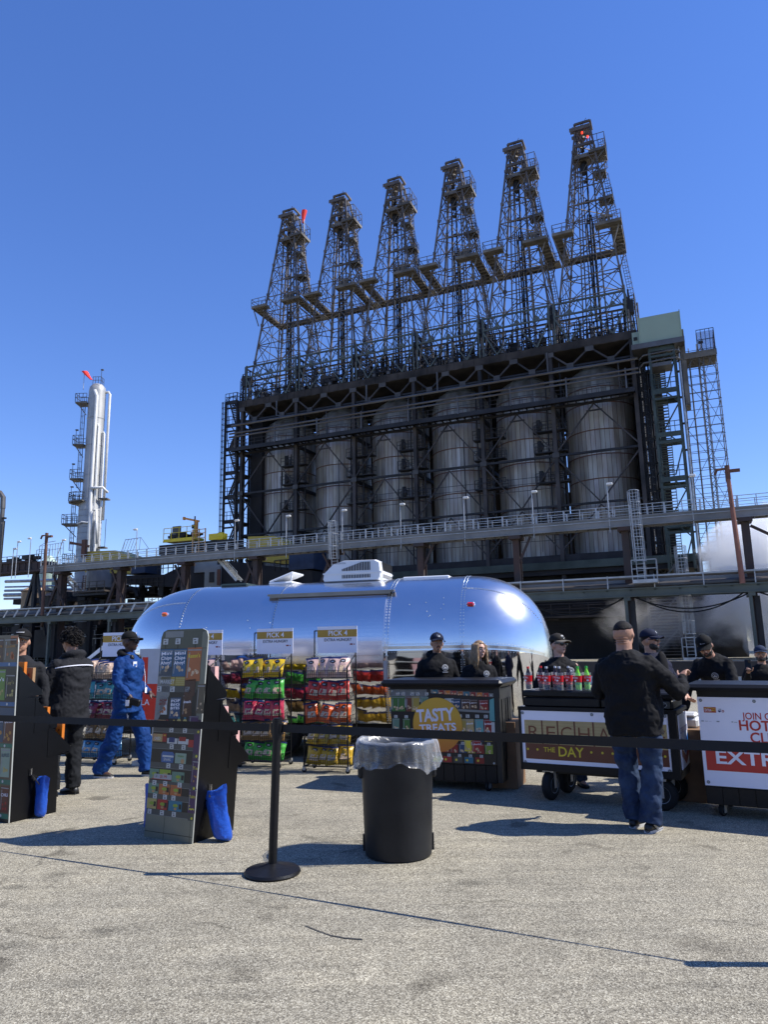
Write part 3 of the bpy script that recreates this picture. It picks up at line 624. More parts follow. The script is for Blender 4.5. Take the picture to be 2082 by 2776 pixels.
for k,(u,w,z0,z1,lab) in enumerate(((3.6,-21.3,7.0,14.9,'caged galvanised ladder dropping from the walkway at the right bridge post'),(7.0,-18.6,.3,10.0,'lower caged ladder right of the walkway ladder, passing behind the pipe bridge'),(-26.8,-21.1,9.8,14.8,'caged ladder rising above the walkway over the trailer air conditioner'))):
    t=gthing('caged_ladder',lab,'ladder',u,w,z0,'caged ladders on the walkway'); b=MB(); cage(b,(0,0,0),(-.15,0,z1-z0),(0,-1,0),.5,.05,1.3,.7); b.build('cage',M('galv'),t)
    if k<2: b=MB(); b.bb(-.7,1.3,-1.2,.4,-.4,-.1); railing(b,[(-.7,-1.2,-.1),(1.3,-1.2,-.1),(1.3,.4,-.1)],1.7,.06,.9); b.build('landing',M('galv'),t)
LB=['thin lamp post on the walkway, leftmost before the drums, over the yellow container','second lamp post from the left before the drums','third lamp post from the left before the drums, right of the ladder cage','fourth lamp post from the left before the drums','fourth lamp post from the right before the drums','third lamp post from the right before the drums','lamp post on the walkway before the brown stained drum','lamp post on the walkway crossing the foot of the green stair tower','tall lamp post over the dark trestle at the far left','lamp post between the yellow container and the yellow crane platform','slanting lamp post left of the white column','lamp post furthest back over the dark trestle','short lamp post beside the tall one at the far left']
for k,(u,z,d) in enumerate(((-39.7,16.1,1),(-32.9,16.0,1),(-26,16.0,1),(-19.3,16,1),(-12.5,16,1),(-5.7,15.9,1),(1.2,15.9,1),(8.2,15.9,1),(-74.5,16.3,1),(-54.1,16.3,-1),(-66.4,15.9,1),(-72.1,16.6,-1),(-75.2,15.4,1))):
    t=gthing('lamp_post',LB[k],'lamp post',u,-20.9,12,'lamp posts along the walkway')
    b=MB(); dx=1.2 if k==10 else 0; b.path([(-dx,0,-.6),(-dx,0,.8),(0,0,z-12.2),(d*.15,0,z-12)],.05,6); b.build('post',M('galv'),t); b=MB(); b.box((d*.25,0,z-12.02),(.55,.3,.22),bev=.05); b.build('lamp_head',M('white_steel'),t)
for k,(u,z0,z1) in enumerate(((-68,6.3,15.6),(11.2,6.2,15.0))):
    t=gthing('rusty_pole',['rust brown pipe pole at the left beside the walkway end','red brown pipe pole at the right, standing in the steam'][k],'pole',u,-22,z0); b=MB(); b.tube((.2,0,0),(0,0,z1-z0),.22,.17,n=10); b.build('pole',mat('rust_brown',(.10,.05,.035),.7,0,.3,1) if k==0 else mat('rust_pink',(.23,.10,.07),.7,0,.2,1),t)
    b=MB(); b.path([(-.1,0,z1-z0-.2),(-.1,0,z1-z0+.9),(-.8,0,z1-z0+.9),(-1,0,z1-z0+.5)],.12,6); b.box((.5,0,z1-z0+.7),(.9,.3,.25)); b.tube((0,0,z1-z0),(0,0,z1-z0+1.2),.2,n=8); b.build('pipe_head',M('rust'),t)
# ================================================================ back yard behind the trailer, left half
t=gthing('crane_trestle','dark heavy steel trestle entering from the left edge above the tanks','trestle',-75,-16)
b=MB(); b.bb(-30,1.2,-1,1,13.0,14.1); b.bb(-30,-1,-1.2,-1,14.1,14.35); b.bb(-26,1,-1.3,1.3,12.7,12.95)
for i in range(26): u=-29+i*1.15; b.bb(u,u+.12,-1.12,-1.0,13.05,14.05)
b.build('girder',M('rusty_post'),t)
b=MB(); rng=random.Random(9)
for i in range(34): u=rng.uniform(-20,-1); b.box((u,rng.uniform(-1,1),14.3+rng.random()*.5),(rng.uniform(.4,2),.6,rng.uniform(.3,.9)))
railing(b,[(-22,-1.1,14.1),(0,-1.1,14.1)],1.0,.07,1.2); b.build('machinery',M('black_steel'),t)
b=MB()
for u in(-20,-10.5,-1.5): b.bar((u,0,0),(u,0,13),.5); b.bar((u-2.6,0,4),(u-.2,0,12.8),.35); b.bar((u+2.6,0,4),(u+.2,0,12.8),.3); b.bar((u-2,0,8),(u+2,0,8),.2)
b.build('leg',M('black_steel'),t)
t=gthing('crane_trestle','massive dark overhead steel deck behind the trailer roof, lower left of the drums','trestle',-48,-12)
b=MB(); b.prism([(-16.5,11.8),(-8,11.5),(-3,13.2),(2,12.6),(14.2,10.7),(14.2,9.2),(4,9.0),(-8,9.9),(-16,10.8)],(0,-1.5,0),(1,0,0),(0,0,1),(0,7,0)); b.bb(-5,14,-1,4,5,9.5)
b.bb(-40,-2,2,3,9.0,9.8)
for u in(-22,-13,-4,): b.bar((u,0,0),(u,0,10.5),.6); b.bar((u-2.5,0,6),(u,0,10),.35)
b.build('deck',M('concrete_dark'),t)
b=MB(); rng=random.Random(21)
for u0,u1,z in((-9,-4,11.6),(-14.5,-8,9.9),(9,14,10.9)): railing(b,[(u0,-1.6,z),(u1,-1.6,z)],1.3,.09,.9)
for i in range(50): u=rng.uniform(-30,-2); z=rng.choice((9.4,9.8,8.2,7.6)); b.box((u,rng.uniform(-1,1),z),(rng.uniform(.3,1.4),.6,rng.uniform(.4,1.4)))
for u in(-14,-3.2,-1.0): b.path([(u+1.2*math.cos(a),-1,8.8+1.2*math.sin(a)) for a in [PI*k/6 for k in range(7)]],.35,6)
b.build('machinery',M('black_steel'),t)
b=MB(); b.bb(-3,.5,-1.7,-1.5,11.4,13.0); b.bb(-1.2,1.2,-1.9,-1.6,9.4,12.2); b.build('pale_wall',M('tray'),t)
b=MB(); b.bb(-.4,.3,-2.0,-1.9,10.0,11.3); b.build('doorway',M('black_steel'),t); b=MB(); b.bb(.8,1.3,-2.0,-1.9,9.6,11.6); b.build('rust_panel',M('rust'),t)
for k,(u0,u1,lab) in enumerate(((-70,-61.5,'corrugated yellow container left of the crane, wedged behind the walkway'),(-43,-36.9,'corrugated yellow container beside the foot of the leftmost drum'))):
    t=gthing('yellow_container',lab,'container',(u0+u1)/2,-12.5,0,'yellow containers behind the walkway'); L=(u1-u0)/2; b=MB()
    b.prism([(-L,12.6),(L,11.6 if k else 11.9),(L,13.2 if k else 14.0),(L-.9,14.5),(L*.25,15.3),(-L,15.5)],(0,-1,0),(1,0,0),(0,0,1),(0,3,0))
    for i in range(int(L*5)): u=-L+.2+i*.4; b.bb(u,u+.16,-1.06,-1,12.7,13.6)
    b.build('body',M('yellow_paint'),t); b=MB(); b.bb(L,L+(3.4 if k else 2.4),-1.2,2,10.9 if k else 11.9,13.6); b.build('cab',mat('navy_steel',(.02,.035,.07),.5,.1,.3,1),t)
t=gthing('work_platform','bright yellow railed machine platform with orange ladder above the walkway','platform',-52,-12)
b=MB(); b.bb(-4.8,.3,-1,1,15.9,16.25); b.bb(-4.8,.3,-1.1,-1,15.8,16.1); b.build('floor',mat('vivid_yellow',(.75,.55,.03),.5,0,.1,1),t)
b=MB(); b.bb(-5.5,6,-1,2,14.2,15.5); rng=random.Random(4)
for i in range(30): b.box((rng.uniform(-4,.2),rng.uniform(-.5,.8),16.5+rng.random()*.4),(rng.uniform(.3,.9),.5,rng.uniform(.2,.6)))
b.build('machine',M('black_steel'),t)
b=MB(); railing(b,[(-4.8,-1,16.2),(.3,-1,16.2)],1.5,.07,1.2); b.build('railing',M('vivid_yellow'),t)
b=MB(); 
for x in(.2,1.2,2.2): b.bar((x,-1.2,13.6),(x,-1.2,17.2),.12)
for z in(14.2,14.8,15.4,16.0,16.6,17.1): b.bar((.2,-1.2,z),(2.2,-1.2,z),.08)
b.build('ladder',mat('peach_steel',(.62,.36,.16),.6,0,.1,1),t); b=MB(); b.bb(2.6,4.8,-1,0,15.6,16.4); b.ell((4.2,-.6,16.0),(.8,.5,.6)); b.build('tarpaulin',M('vivid_yellow'),t); b=MB(); b.bb(-3.8,-2.4,-.5,-.4,16.2,18.0); b.build('notice_board',M('grey_steel'),t)
t=gthing('jib_crane','small orange jib crane standing on the yellow machine platform','crane',-52.2,-12,16.2); b=MB(); b.bb(-.16,.16,-.15,.15,0,2.4); b.build('post',M('orange_paint'),t)
b=MB(); b.bar((.4,0,2.25),(-2.2,0,2.9),.16,.26); b.box((-2.1,0,2.85),(.25,.3,.4)); b.build('jib',M('orange_paint'),t); b=MB(); b.box((-.4,0,1.6),(.5,.4,.5)); b.tube((-.3,0,0),(-.3,0,3),.1,n=6); b.build('hoist',M('black_steel'),t)
t=gthing('jib_crane','rusty brown jib crane before the foot of the white column','crane',-69.8,-14,14.5); b=MB(); b.bb(-.4,.3,-.2,.2,0,2.6); b.bar((.8,0,1.6),(-2.8,0,2.4),.2,.35); b.build('jib',M('rust'),t)
t=gthing('steel_stair','light grey steel stair dropping from the walkway over the hopper','stair',-67,-19); 
def stairs(t,x0,z0,x1,z1,n):
    b=MB()
    for y in(-.5,.5): b.bar((x0,y,z0),(x1,y,z1),.1,.32); 
    b.build('stringer',M('galv'),t); b=MB()
    for i in range(n): f=(i+.5)/n; x,z=lrp(x0,x1,f),lrp(z0,z1,f); b.bb(x-.16,x+.16,-.5,.5,z-.03,z+.03)
    b.build('tread',M('galv'),t); b=MB(); b.bar((x0,-.5,z0+1),(x1,-.5,z1+1),.06)
    for i in range(6): f=i/5; b.bar((lrp(x0,x1,f),-.5,lrp(z0,z1,f)),(lrp(x0,x1,f),-.5,lrp(z0,z1,f)+1),.05)
    b.build('railing',M('galv'),t)
stairs(t,-1.7,12.4,2.1,9.3,14); b=MB(); b.bb(2,7,-.8,.8,9.1,9.3); railing(b,[(2,-.8,9.3),(7,-.8,9.3)],1.1,.06,1.2); b.build('landing',M('soot_steel'),t)
t=gthing('steel_stair','light grey steel stair dropping from the walkway beside the pale wall, left of the drums','stair',-42,-19); stairs(t,-1.4,12.4,1.7,9.4,13)
t=gthing('hopper','dark grey cylindrical hopper behind the left steel stair','hopper',-67.5,-12); b=MB(); b.lathe([(2.0,9.9),(2.6,10.3),(2.6,12.7)],24); b.build('shell',mat('hopper_grey',(.13,.13,.135),.5,.3,.3,.6),t); b=MB(); b.bb(-3,3,-2.8,2.8,9.2,9.9); b.build('base',M('black_steel'),t)
b=MB(); b.bar((-1.5,-2.7,10),(-1.5,-2.7,12),.08); b.bar((-1.0,-2.7,10),(-1.0,-2.7,12),.08)
for i in range(7): b.bar((-1.5,-2.7,10.1+i*.3),(-1,-2.7,10.1+i*.3),.06)
b.build('ladder',M('rust'),t)
for k,(u,w,r,z0,z1,m,lab) in enumerate(((-85,-8,2.4,8.3,11,'tan','tan round tank at the far left edge under the trestle'),(-79.3,-8,3.2,5,9.9,'dk','first dark round tank right of the tan one'),(-72.8,-8,2.8,5,9.0,'dk','second dark round tank, under the left steel stair'),(-97,4,1.6,3,17,'gr','pale green vertical tank with dome behind the trestle at the left'))):
    t=gthing('storage_tank',lab,'tank',u,w); mm={'tan':mat('tan_tank',(.40,.28,.17),.7,0,.35,.5),'dk':M('soot_steel'),'gr':mat('mint_tank',(.35,.45,.38),.5,.1,.1,.5)}[m]
    b=MB(); b.lathe([(r,z0),(r,z1),(r*.9,z1+.3),(r*.3,z1+(.9 if k<3 else 1.6)),(.01,z1+(1 if k<3 else 1.7))],28); b.build('shell',mm,t)
    b=MB()
    if k<3: b.lathe([(r+.05,0),(r+.12,0),(r+.12,.15),(r+.05,.15)],28,(0,0,z1-.15)); b.bb(-r,r,-r,r,z0-4,z0)
    else: railing(b,[(-1.5,-1.5,18),(1.5,-1.5,18)],1.6,.07,.6); b.tube((1.9,0,4),(1.9,0,17),.2,n=6); b.tube((2.5,0,4),(2.5,0,16.4),.15,n=6)
    b.build('trim',M('grey_steel') if k==3 else M('black_steel'),t)
# horizontal pipe bundles glimpsed through the trestle
t=gthing('pipe_rack','pale horizontal pipes seen between the trestle legs at left','pipes',-75,-6); 
for k,(z,r) in enumerate(((12.4,.25),(11.5,.14),(10.9,.2),(10.2,.3),(9.6,.18))): b=MB(); b.tube((-20,0,z+.8),(22,0,z-.6),r,n=8); b.build('pipe',M('galv'),t)
t=gthing('pipe_rack','distant tangle of small silver pipes left of the trailer nose','pipes',-61,4); b=MB(); rng=random.Random(12)
for i in range(120):
    x=rng.uniform(-14,9); z=rng.uniform(8.2,11.8); L=rng.uniform(.5,3)
    if i%2: b.tube((x,0,z),(x+L,0,z),rng.uniform(.04,.14),n=5)
    else: b.path([(x,0,z-1),(x,0,z),(x+.7,0,z+.1),(x+.7,0,z-.8)],rng.uniform(.04,.1),5)
b.build('pipework',M('galv'),t)
t=gthing('hoop_rails','thin hooped handrails standing up behind the walkway','handrail',-58,-17,12); b=MB()
for x in(-1.8,-1.3,-.8,-.3,.2): b.path([(x-.5,0,2.2),(x+.2,0,3.9),(x+.3,0,4.0)],.04,4)
b.path([(-2,0,2.4),(-1.6,0,3.9),(1,0,4.0),(2.4,0,2.4)],.04,4); b.path([(.9,0,4),(.8,0,2.4)],.04,4); b.build('rail',M('galv'),t)
t=gthing('hoop_rails','hooped cage rails over the dark trestle left of the rusty pole','handrail',-72,-17,12.5); b=MB(); railing(b,[(-3,0,2),(1.5,0,2.2)],1.7,.05,.5); b.path([(-3,0,3.7),(-2,0,4.1),(0,0,4.2)],.04,4); b.build('rail',M('galv'),t)
t=gthing('edge_pipe','dark pipe with a white bend at the far left edge of the picture','pipe',-79.0,-20,8); b=MB(); b.tube((0,0,0),(-.1,0,13.5),.3,n=8); b.path([(-.1,0,13.4),(-.2,0,15),(-1.0,0,15.8)],.35,8); b.build('riser',M('grey_steel'),t)
b=MB(); b.box((.1,0,12),(1.0,.4,.2)); b.tube((.45,0,4),(.5,0,11.6),.08,n=6); b.build('bracket',M('black_steel'),t)
# low dark mass behind the pipe bridge
t=gthing('process_building','low black louvred building filling the gap under the pipe bridge','building',0,-9)
b=MB(); b.bb(-95,-50.5,0,3,0,7.0); b.bb(-50.5,9.5,0,4,0,6.4); b.bb(9.5,12,0,3,0,8.6)
for i in range(22): z=.2+i*.29; b.bb(-50,9.5,-.12,0,z,z+.15)
b.build('wall',M('concrete_dark'),t)
b=MB(); rng=random.Random(31)
for i in range(260):
    u=rng.uniform(-92,-50); z=rng.uniform(.5,6.5); q=rng.random()
    if q<.4: b.tube((u,-.6-rng.random(),z),(u+rng.uniform(1,6),-.6-rng.random(),z),rng.uniform(.04,.12),n=5)
    elif q<.8: b.tube((u,-.8,0),(u,-.8,z),rng.uniform(.05,.14),n=5)
    else: b.bar((u,-.9,rng.uniform(0,2)),(u+rng.uniform(-2,2),-.9,z),.12)
for i in range(30):
    u=rng.uniform(-50,9); z=rng.uniform(2,6); b.tube((u,-.4,z),(u+rng.uniform(1,5),-.4,z),rng.uniform(.04,.09),n=5)
railing(b,[(-30,-.8,4.6),(9,-.8,4.6)],1.2,.06,2); b.bb(-30,9,-.8,0,4.3,4.5)
b.build('pipework',M('soot_steel'),t)
b=MB()
for i in range(90):
    u=rng.uniform(-92,-50); z=rng.uniform(.8,6.2)
    if i%3: b.tube((u,-1.9,z),(u+rng.uniform(.4,3),-1.9,z),rng.uniform(.03,.08),n=5)
    else: b.path([(u,-1.8,z-1),(u,-1.8,z),(u+.6,-1.8,z),(u+.6,-1.8,z-.7)],rng.uniform(.03,.07),5)
b.build('pipework',M('galv'),t)
b=MB(); cage(b,(-58,-2.6,.5),(-58,-2.6,6.4),(0,-1,0),.5,.07,.6,.7); railing(b,[(-66,-2,3.6),(-57,-2,3.6)],1.2,.08,1)
b.build('yellow_ladder',mat('dull_yellow',(.40,.32,.10),.6,0,.2,1),t)
b=MB()
for i in range(26): z=.3+i*.3; s=i%2; b.bb(3.4,6.0,-2.2,-1.2,z,z+.07)
for x in(3.3,6.1): b.bar((x,-1.7,0),(x,-1.7,9.2),.25)
for k in range(3): b.bar((3.3,-2.2,k*3),(6.1,-2.2,k*3+3),.14)
b.build('stair_flight',M('grey_steel'),t)
# far right green hill-like tank dome
t=gthing('storage_tank','huge green domed tank at the far right edge behind the steam','tank',34,28); b=MB(); b.lathe([(15,0),(15,17),(14.2,18.4),(12,20),(8,21.3),(4,22),(.1,22.2)],48); b.build('shell',mat('tank_green',(.13,.2,.16),.6,.1,.15,.2),t); b=MB(); b.lathe([(15,0),(15.2,0),(15.2,.3),(15,.3)],48,(0,0,16.8)); railing(b,[(-8,-13,18),(0,-14.6,18.4),(8,-13,18)],1.1,.06,1.5); b.build('rim',M('galv'),t)
# low concrete barrier behind the carts
t=thing('barrier_wall','low wall, white below and black above, closing the yard behind the carts','wall',(12.3,26.2,0),R(-30)); b=MB(); b.bb(-15,12,0,.4,0,.33); b.build('base',mat('barrier_white',(.50,.50,.48),.8,0,.25,1.5),t)
b=MB(); b.bb(-15,12,-.03,.45,.33,.86)
for i in range(14): x=-15+i*1.95; b.bb(x,x+.08,-.05,-.03,.35,.84)
b.build('top_rail',M('soot_steel'),t)
# ================================================================ white column
t=thing('distillation_column','tall slim white process column on the left with pipes and side platforms','column',(-46.3,110,0))
cx=lambda z:0
b=MB(); b.lathe([(1.75,8),(1.75,24),(1.35,25.4),(1.32,43.2),(1.2,43.9),(.8,44.4),(.05,44.6)],36); b.build('shell',mat('column_white',(.36,.36,.345),.45,.25,.12,.5),t,auto=35)
b=MB()
for i in range(17): b.lathe([(1.74,0),(1.80,.03),(1.74,.08)],36,(0,0,9+i*.9),cap=False)
for z in(29,34,38.5): b.lathe([(1.33,0),(1.38,.05),(1.33,.1)],36,(0,0,z),cap=False)
b.build('band',M('galv'),t)
for x,y,r,z0,z1 in((.55,-1.5,.28,8,43),(1.05,-1.2,.2,8,37),(1.75,-.4,.16,8,36),(2.0,.1,.22,22,42.8),(1.5,-1.3,.24,8,21.5)):
    b=MB()
    if x==2.0: pts=[(x,y,z0),(x,y,z1),(x-.25,y,z1+.4),(1.2,y,z1+.3)]
    elif x==.55: pts=[(x+.2,y-.3,z0),(x+.2,y-.3,23),(x,y,24.5),(x,y,z1-1),(x-.4,y,z1)]
    elif x==1.75: pts=[(x,y,z0),(x,y,z1-14),(x-.1,y,z1),(x-.3,y,z1+.3)]
    else: pts=[(x,y,z0),(x,y,z1),(x-.3,y+.2,z1+.4)]
    b.path(pts,r,8); b.build('pipe',M('white_steel'),t,smooth=True)
b=MB(); b.path([(-1.3,-1.6,21.2),(-.4,-2,21.4),(.9,-1.9,21.3)],.14,7); b.path([(.4,-1.8,26.8),(2.2,-1.2,27),(2.9,-.8,26.2)],.22,7); b.path([(.9,-1.6,18),(1.0,-1.9,23),(1.7,-1.9,23.3),(2.0,-1.7,18)],.2,7); b.build('pipe',M('white_steel'),t,smooth=True)
pl=MB(); rl=MB()
for z,x0,x1 in((41.2,-3.0,-1.2),(34.2,-3.0,-1.3),(28.6,-3.1,-1.3),(24.9,-3.0,1.2),(21.4,-3.9,-1.6),(15.2,-3.4,-1.6)):
    if z==24.9:
        ring=[(2.9*math.cos(a)-.5,2.4*math.sin(a),z) for a in [PI*(.55+k*.12) for k in range(9)]]
        pl.prism([(p[0],p[1]) for p in ring]+[(0,1.2)],(0,0,z-.2),(1,0,0),(0,1,0),(0,0,.2)); railing(rl,ring,1.3,.07,1)
    pl.bb(x0,x1,-1.2,.8,z-.25,z); pl.bar((x0+.3,-1,z-.2),(x1,-1,z-2.2),.12); railing(rl,[(x1,-1.2,z),(x0,-1.2,z),(x0,.8,z),(x1,.8,z)],1.4,.07,.7)
railing(rl,[(-.6,-.6,44.3),(.7,-.6,44.3),(.7,.6,44.3)],1.3,.06,.5); pl.bb(1.6,2.9,-.9,.4,25.2,25.4); pl.bb(1.8,2.9,-.9,.4,17.5,17.7)
railing(rl,[(2.9,-.9,17.7),(2.9,-.9,20)],2,.06,.6)
pl.build('platform',M('deck_plate'),t); 
for z0,z1,x in((24.9,41,-1.55),(15.2,25,-2.1)): cage(rl,(x,-.7,z0),(x,-.7,z1),(-1,-.6,0),.34,.035,1.2,.45)
for x,z in((-2.6,34.2),(-2.8,28.6),(-2.8,24.9),(.9,44.3)): rl.bar((x,-1,z),(x,-1,z+2.3),.06); rl.box((x+.1,-1,z+2.3),(.4,.3,.2))
rl.build('railing',M('grey_steel'),t)
# ================================================================ steam
t=None
def steam(loc,dim,label,dens,seed,thr,sc=1.0):
    b=MB(); b.box((0,0,0),dim); o=b.build('steam_cloud',None,loc=loc,rz=ROT); o.data.materials.clear()
    m=bpy.data.materials.new('steam'); m.use_nodes=True; nt=m.node_tree; N=nt.nodes; L=nt.links; N.remove(N['Principled BSDF'])
    v=N.new('ShaderNodeVolumePrincipled'); v.inputs['Color'].default_value=(1,1,1,1); v.inputs['Anisotropy'].default_value=.0; L.new(v.outputs[0],N['Material Output'].inputs['Volume'])
    tc=N.new('ShaderNodeTexCoord'); mp=N.new('ShaderNodeMapping'); mp.inputs['Location'].default_value=(seed,seed*2,0); mp.inputs['Scale'].default_value=(.17*sc,.17*sc,.20*sc); L.new(tc.outputs['Object'],mp.inputs[0])
    n=N.new('ShaderNodeTexNoise'); n.inputs['Scale'].default_value=1; n.inputs['Detail'].default_value=7; n.inputs['Roughness'].default_value=.6; n.inputs['Distortion'].default_value=.6; L.new(mp.outputs[0],n.inputs['Vector'])
    # falloff to nothing at the box walls
    sp=N.new('ShaderNodeSeparateXYZ'); L.new(tc.outputs['Object'],sp.inputs[0]); last=None
    for i,d in enumerate(dim):
        a=N.new('ShaderNodeMath'); a.operation='MULTIPLY'; a.inputs[1].default_value=2/d; L.new(sp.outputs[i],a.inputs[0])
        p=N.new('ShaderNodeMath'); p.operation='POWER'; p.inputs[1].default_value=2; ab=N.new('ShaderNodeMath'); ab.operation='ABSOLUTE'; L.new(a.outputs[0],ab.inputs[0]); L.new(ab.outputs[0],p.inputs[0])
        if last is None: last=p.outputs[0]
        else: s=N.new('ShaderNodeMath'); s.operation='ADD'; L.new(last,s.inputs[0]); L.new(p.outputs[0],s.inputs[1]); last=s.outputs[0]
    f=N.new('ShaderNodeMapRange'); f.inputs[1].default_value=0; f.inputs[2].default_value=1; f.inputs[3].default_value=.30; f.inputs[4].default_value=-.22; f.clamp=False; L.new(last,f.inputs[0])
    s=N.new('ShaderNodeMath'); s.operation='ADD'; L.new(n.outputs[0],s.inputs[0]); L.new(f.outputs[0],s.inputs[1])
    r=N.new('ShaderNodeMapRange'); r.inputs[1].default_value=thr; r.inputs[2].default_value=thr+.16; r.inputs[3].default_value=0; r.inputs[4].default_value=dens; L.new(s.outputs[0],r.inputs[0]); L.new(r.outputs[0],v.inputs['Density'])
    o.data.materials.append(m); tag(o,label,'steam',kind='stuff'); return o
steam(CW(15.2,-13.2,7.0),(17,9,16),'thick white steam billowing up at the right edge behind the carts',1.1,3.1,.40)
steam(CW(14.5,-16.6,3.6),(9,4.5,9),'white steam rolling low at the right edge under the pipe bridge',1.3,5.2,.42,1.3)
steam(CW(6,-16.4,3.2),(19,3.4,7.0),'thin grey steam drifting left in front of the black building',.20,7.7,.46,1.3)
# ================================================================ polished aluminium trailer
def shell_mat(name,rough,wav,c):
    m=bpy.data.materials.new(name); m.use_nodes=True; nt=m.node_tree; N=nt.nodes; L=nt.links; b=N['Principled BSDF']
    b.inputs['Metallic'].default_value=1
    tc=N.new('ShaderNodeTexCoord'); mp=N.new('ShaderNodeMapping'); mp.inputs['Scale'].default_value=(.8,1,1.3); L.new(tc.outputs['Object'],mp.inputs[0])
    n=N.new('ShaderNodeTexNoise'); n.inputs['Scale'].default_value=1.7; n.inputs['Detail'].default_value=2; L.new(mp.outputs[0],n.inputs['Vector'])
    p=N.new('ShaderNodeBump'); p.inputs['Strength'].default_value=wav; p.inputs['Distance'].default_value=.03; L.new(n.outputs[0],p.inputs['Height']); L.new(p.outputs[0],b.inputs['Normal'])
    n2=N.new('ShaderNodeTexNoise'); n2.inputs['Scale'].default_value=3; n2.inputs['Detail'].default_value=8; n2.inputs['Roughness'].default_value=.7; L.new(mp.outputs[0],n2.inputs['Vector'])
    r=N.new('ShaderNodeMapRange'); r.inputs[1].default_value=.3; r.inputs[2].default_value=.7; r.inputs[3].default_value=rough*.9; r.inputs[4].default_value=rough*1.12; L.new(n2.outputs[0],r.inputs[0]); L.new(r.outputs[0],b.inputs['Roughness'])
    q=N.new('ShaderNodeValToRGB'); q.color_ramp.elements[0].color=(*[x*.96 for x in c],1); q.color_ramp.elements[1].color=(*c,1); L.new(n2.outputs[0],q.inputs[0]); L.new(q.outputs[0],b.inputs['Base Color'])
    return m
UP=shell_mat('brushed_aluminium',.24,.12,(.80,.80,.81)); LO=shell_mat('mirror_aluminium',.045,.16,(.80,.80,.80))
TR=thing('travel_trailer','rounded polished aluminium travel trailer mirroring blue sky, parked behind the snack racks','trailer',(-1.05,12.0,0),math.atan2(-.257,.967))
ZB,ZS,ZT=.50,1.57,2.66
def prof(t):      # t 0..1 from bottom front over the roof to bottom back: (y,z)
    s=1 if t<=.5 else -1; k=t*2 if t<=.5 else (1-t)*2
    if k<.42:
        f=k/.42; z=lrp(ZB,1.40,f); y=-(1.07+.08*math.sin(f*PI/2))
    else:
        a=(k-.42)/.58*PI/2; e=2/2.35; y=-1.15*max(math.cos(a),0)**e; z=1.40+(ZT-1.40)*math.sin(a)**e
    return (y*s if s>0 else -y),z
XL,XR,CL,CR=-3.5,3.70,1.42,1.24
def shell_pt(x,t,off=0):
    y,z=prof(t); 
    if x<XL+CL: q=(XL+CL-x)/CL
    elif x>XR-CR: q=(x-(XR-CR))/CR
    else: q=0
    q=min(q,1); sc=(1-q**2.25)**(1/2.25) if q<1 else 0
    y2=y*max(sc,.0); zc=1.30; z2=zc+(z-zc)*(max(sc,0)**.9) if z>zc else z
    if off and q<.01:
        a,b_=prof(min(t+.004,1)),prof(max(t-.004,0)); d=Vector((a[0]-b_[0],a[1]-b_[1])).normalized(); y2-=d.y*off; z2+=d.x*off
    return Vector((x,y2,z2))
def stations():
    xs=[XL+CL*(1-math.cos(PI/2*k/22)) for k in range(22)]; xs+= [lrp(XL+CL,XR-CR,k/14) for k in range(15)]
    xs+=[XR-CR*(1-math.cos(PI/2*k/22)) for k in range(21,-1,-1)]; return xs
XS=stations(); NT=72; ZT_=[k/NT for k in range(NT+1)]
for nm,mm,test in(('upper_shell',UP,lambda z:z>=ZS),('lower_shell',LO,lambda z:z<ZS)):
    b=MB()
    for i in range(len(XS)-1):
        for j in range(NT):
            zc=(prof(ZT_[j])[1]+prof(ZT_[j+1])[1])/2
            if test(zc): b.quad(shell_pt(XS[i],ZT_[j]),shell_pt(XS[i+1],ZT_[j]),shell_pt(XS[i+1],ZT_[j+1]),shell_pt(XS[i],ZT_[j+1]))
    o=b.build(nm,mm,TR); bm=bmesh.new(); bm.from_mesh(o.data); bmesh.ops.remove_doubles(bm,verts=bm.verts,dist=.0004); bmesh.ops.recalc_face_normals(bm,faces=bm.faces)
    for f in bm.faces: f.smooth=True
    bm.to_mesh(o.data); bm.free()
def tz(z,lo=0,hi=.5):
    for _ in range(30):
        m=(lo+hi)/2
        if prof(m)[1]<z: lo=m
        else: hi=m
    return lo
T1=tz(ZS)
# seam strips and rivets
b=MB(); rv=MB()
def rivet(p,r=.0075): rv.ell(p,(r,r,r),5,3)
def strip(pts,w=.03,h=.004):
    for p,q in zip(pts,pts[1:]): b.bar(p,q,w,h)
for x in(-2.06,-.46,1.39,2.5):
    pts=[shell_pt(x,.01+.485*k/26,.004) for k in range(27)]; 
    for p,q in zip(pts,pts[1:]): b.bar(p,q,.028,.006,up=(1,0,0)) if 0 else b.add([p+Vector((-.014,0,0)),p+Vector((.014,0,0)),q+Vector((.014,0,0)),q+Vector((-.014,0,0))],[(0,1,2,3)])
    for k in range(64):
        p=shell_pt(x+.022,.01+.485*k/64,.006); rivet(p)
        if x in(2.5,1.39): rivet(shell_pt(x-.022,.01+.485*k/64,.006))
for k in range(170): x=lrp(XL+.3,XR-.2,k/170); p=shell_pt(x,T1+.006,.005); rivet(p,.008); rivet(shell_pt(x+.02,T1-.008,.005),.007)
pts=[shell_pt(lrp(XL+.05,XR-.05,k/120),T1) for k in range(121)]
for p,q in zip(pts,pts[1:]): b.add([p+Vector((0,-.004,-.02)),q+Vector((0,-.004,-.02)),q+Vector((0,-.004,.02)),p+Vector((0,-.004,.02))],[(0,1,2,3)])
for k in range(50): x=lrp(2.5,3.6,k/50); rivet(shell_pt(x,tz(2.42),0)+Vector((0,-.006,.004)),.008)
for k in range(40): x=lrp(-3.1,-2.06,k/40); rivet(shell_pt(x,tz(2.35),0)+Vector((0,-.006,.004)),.008)
rng=random.Random(2)
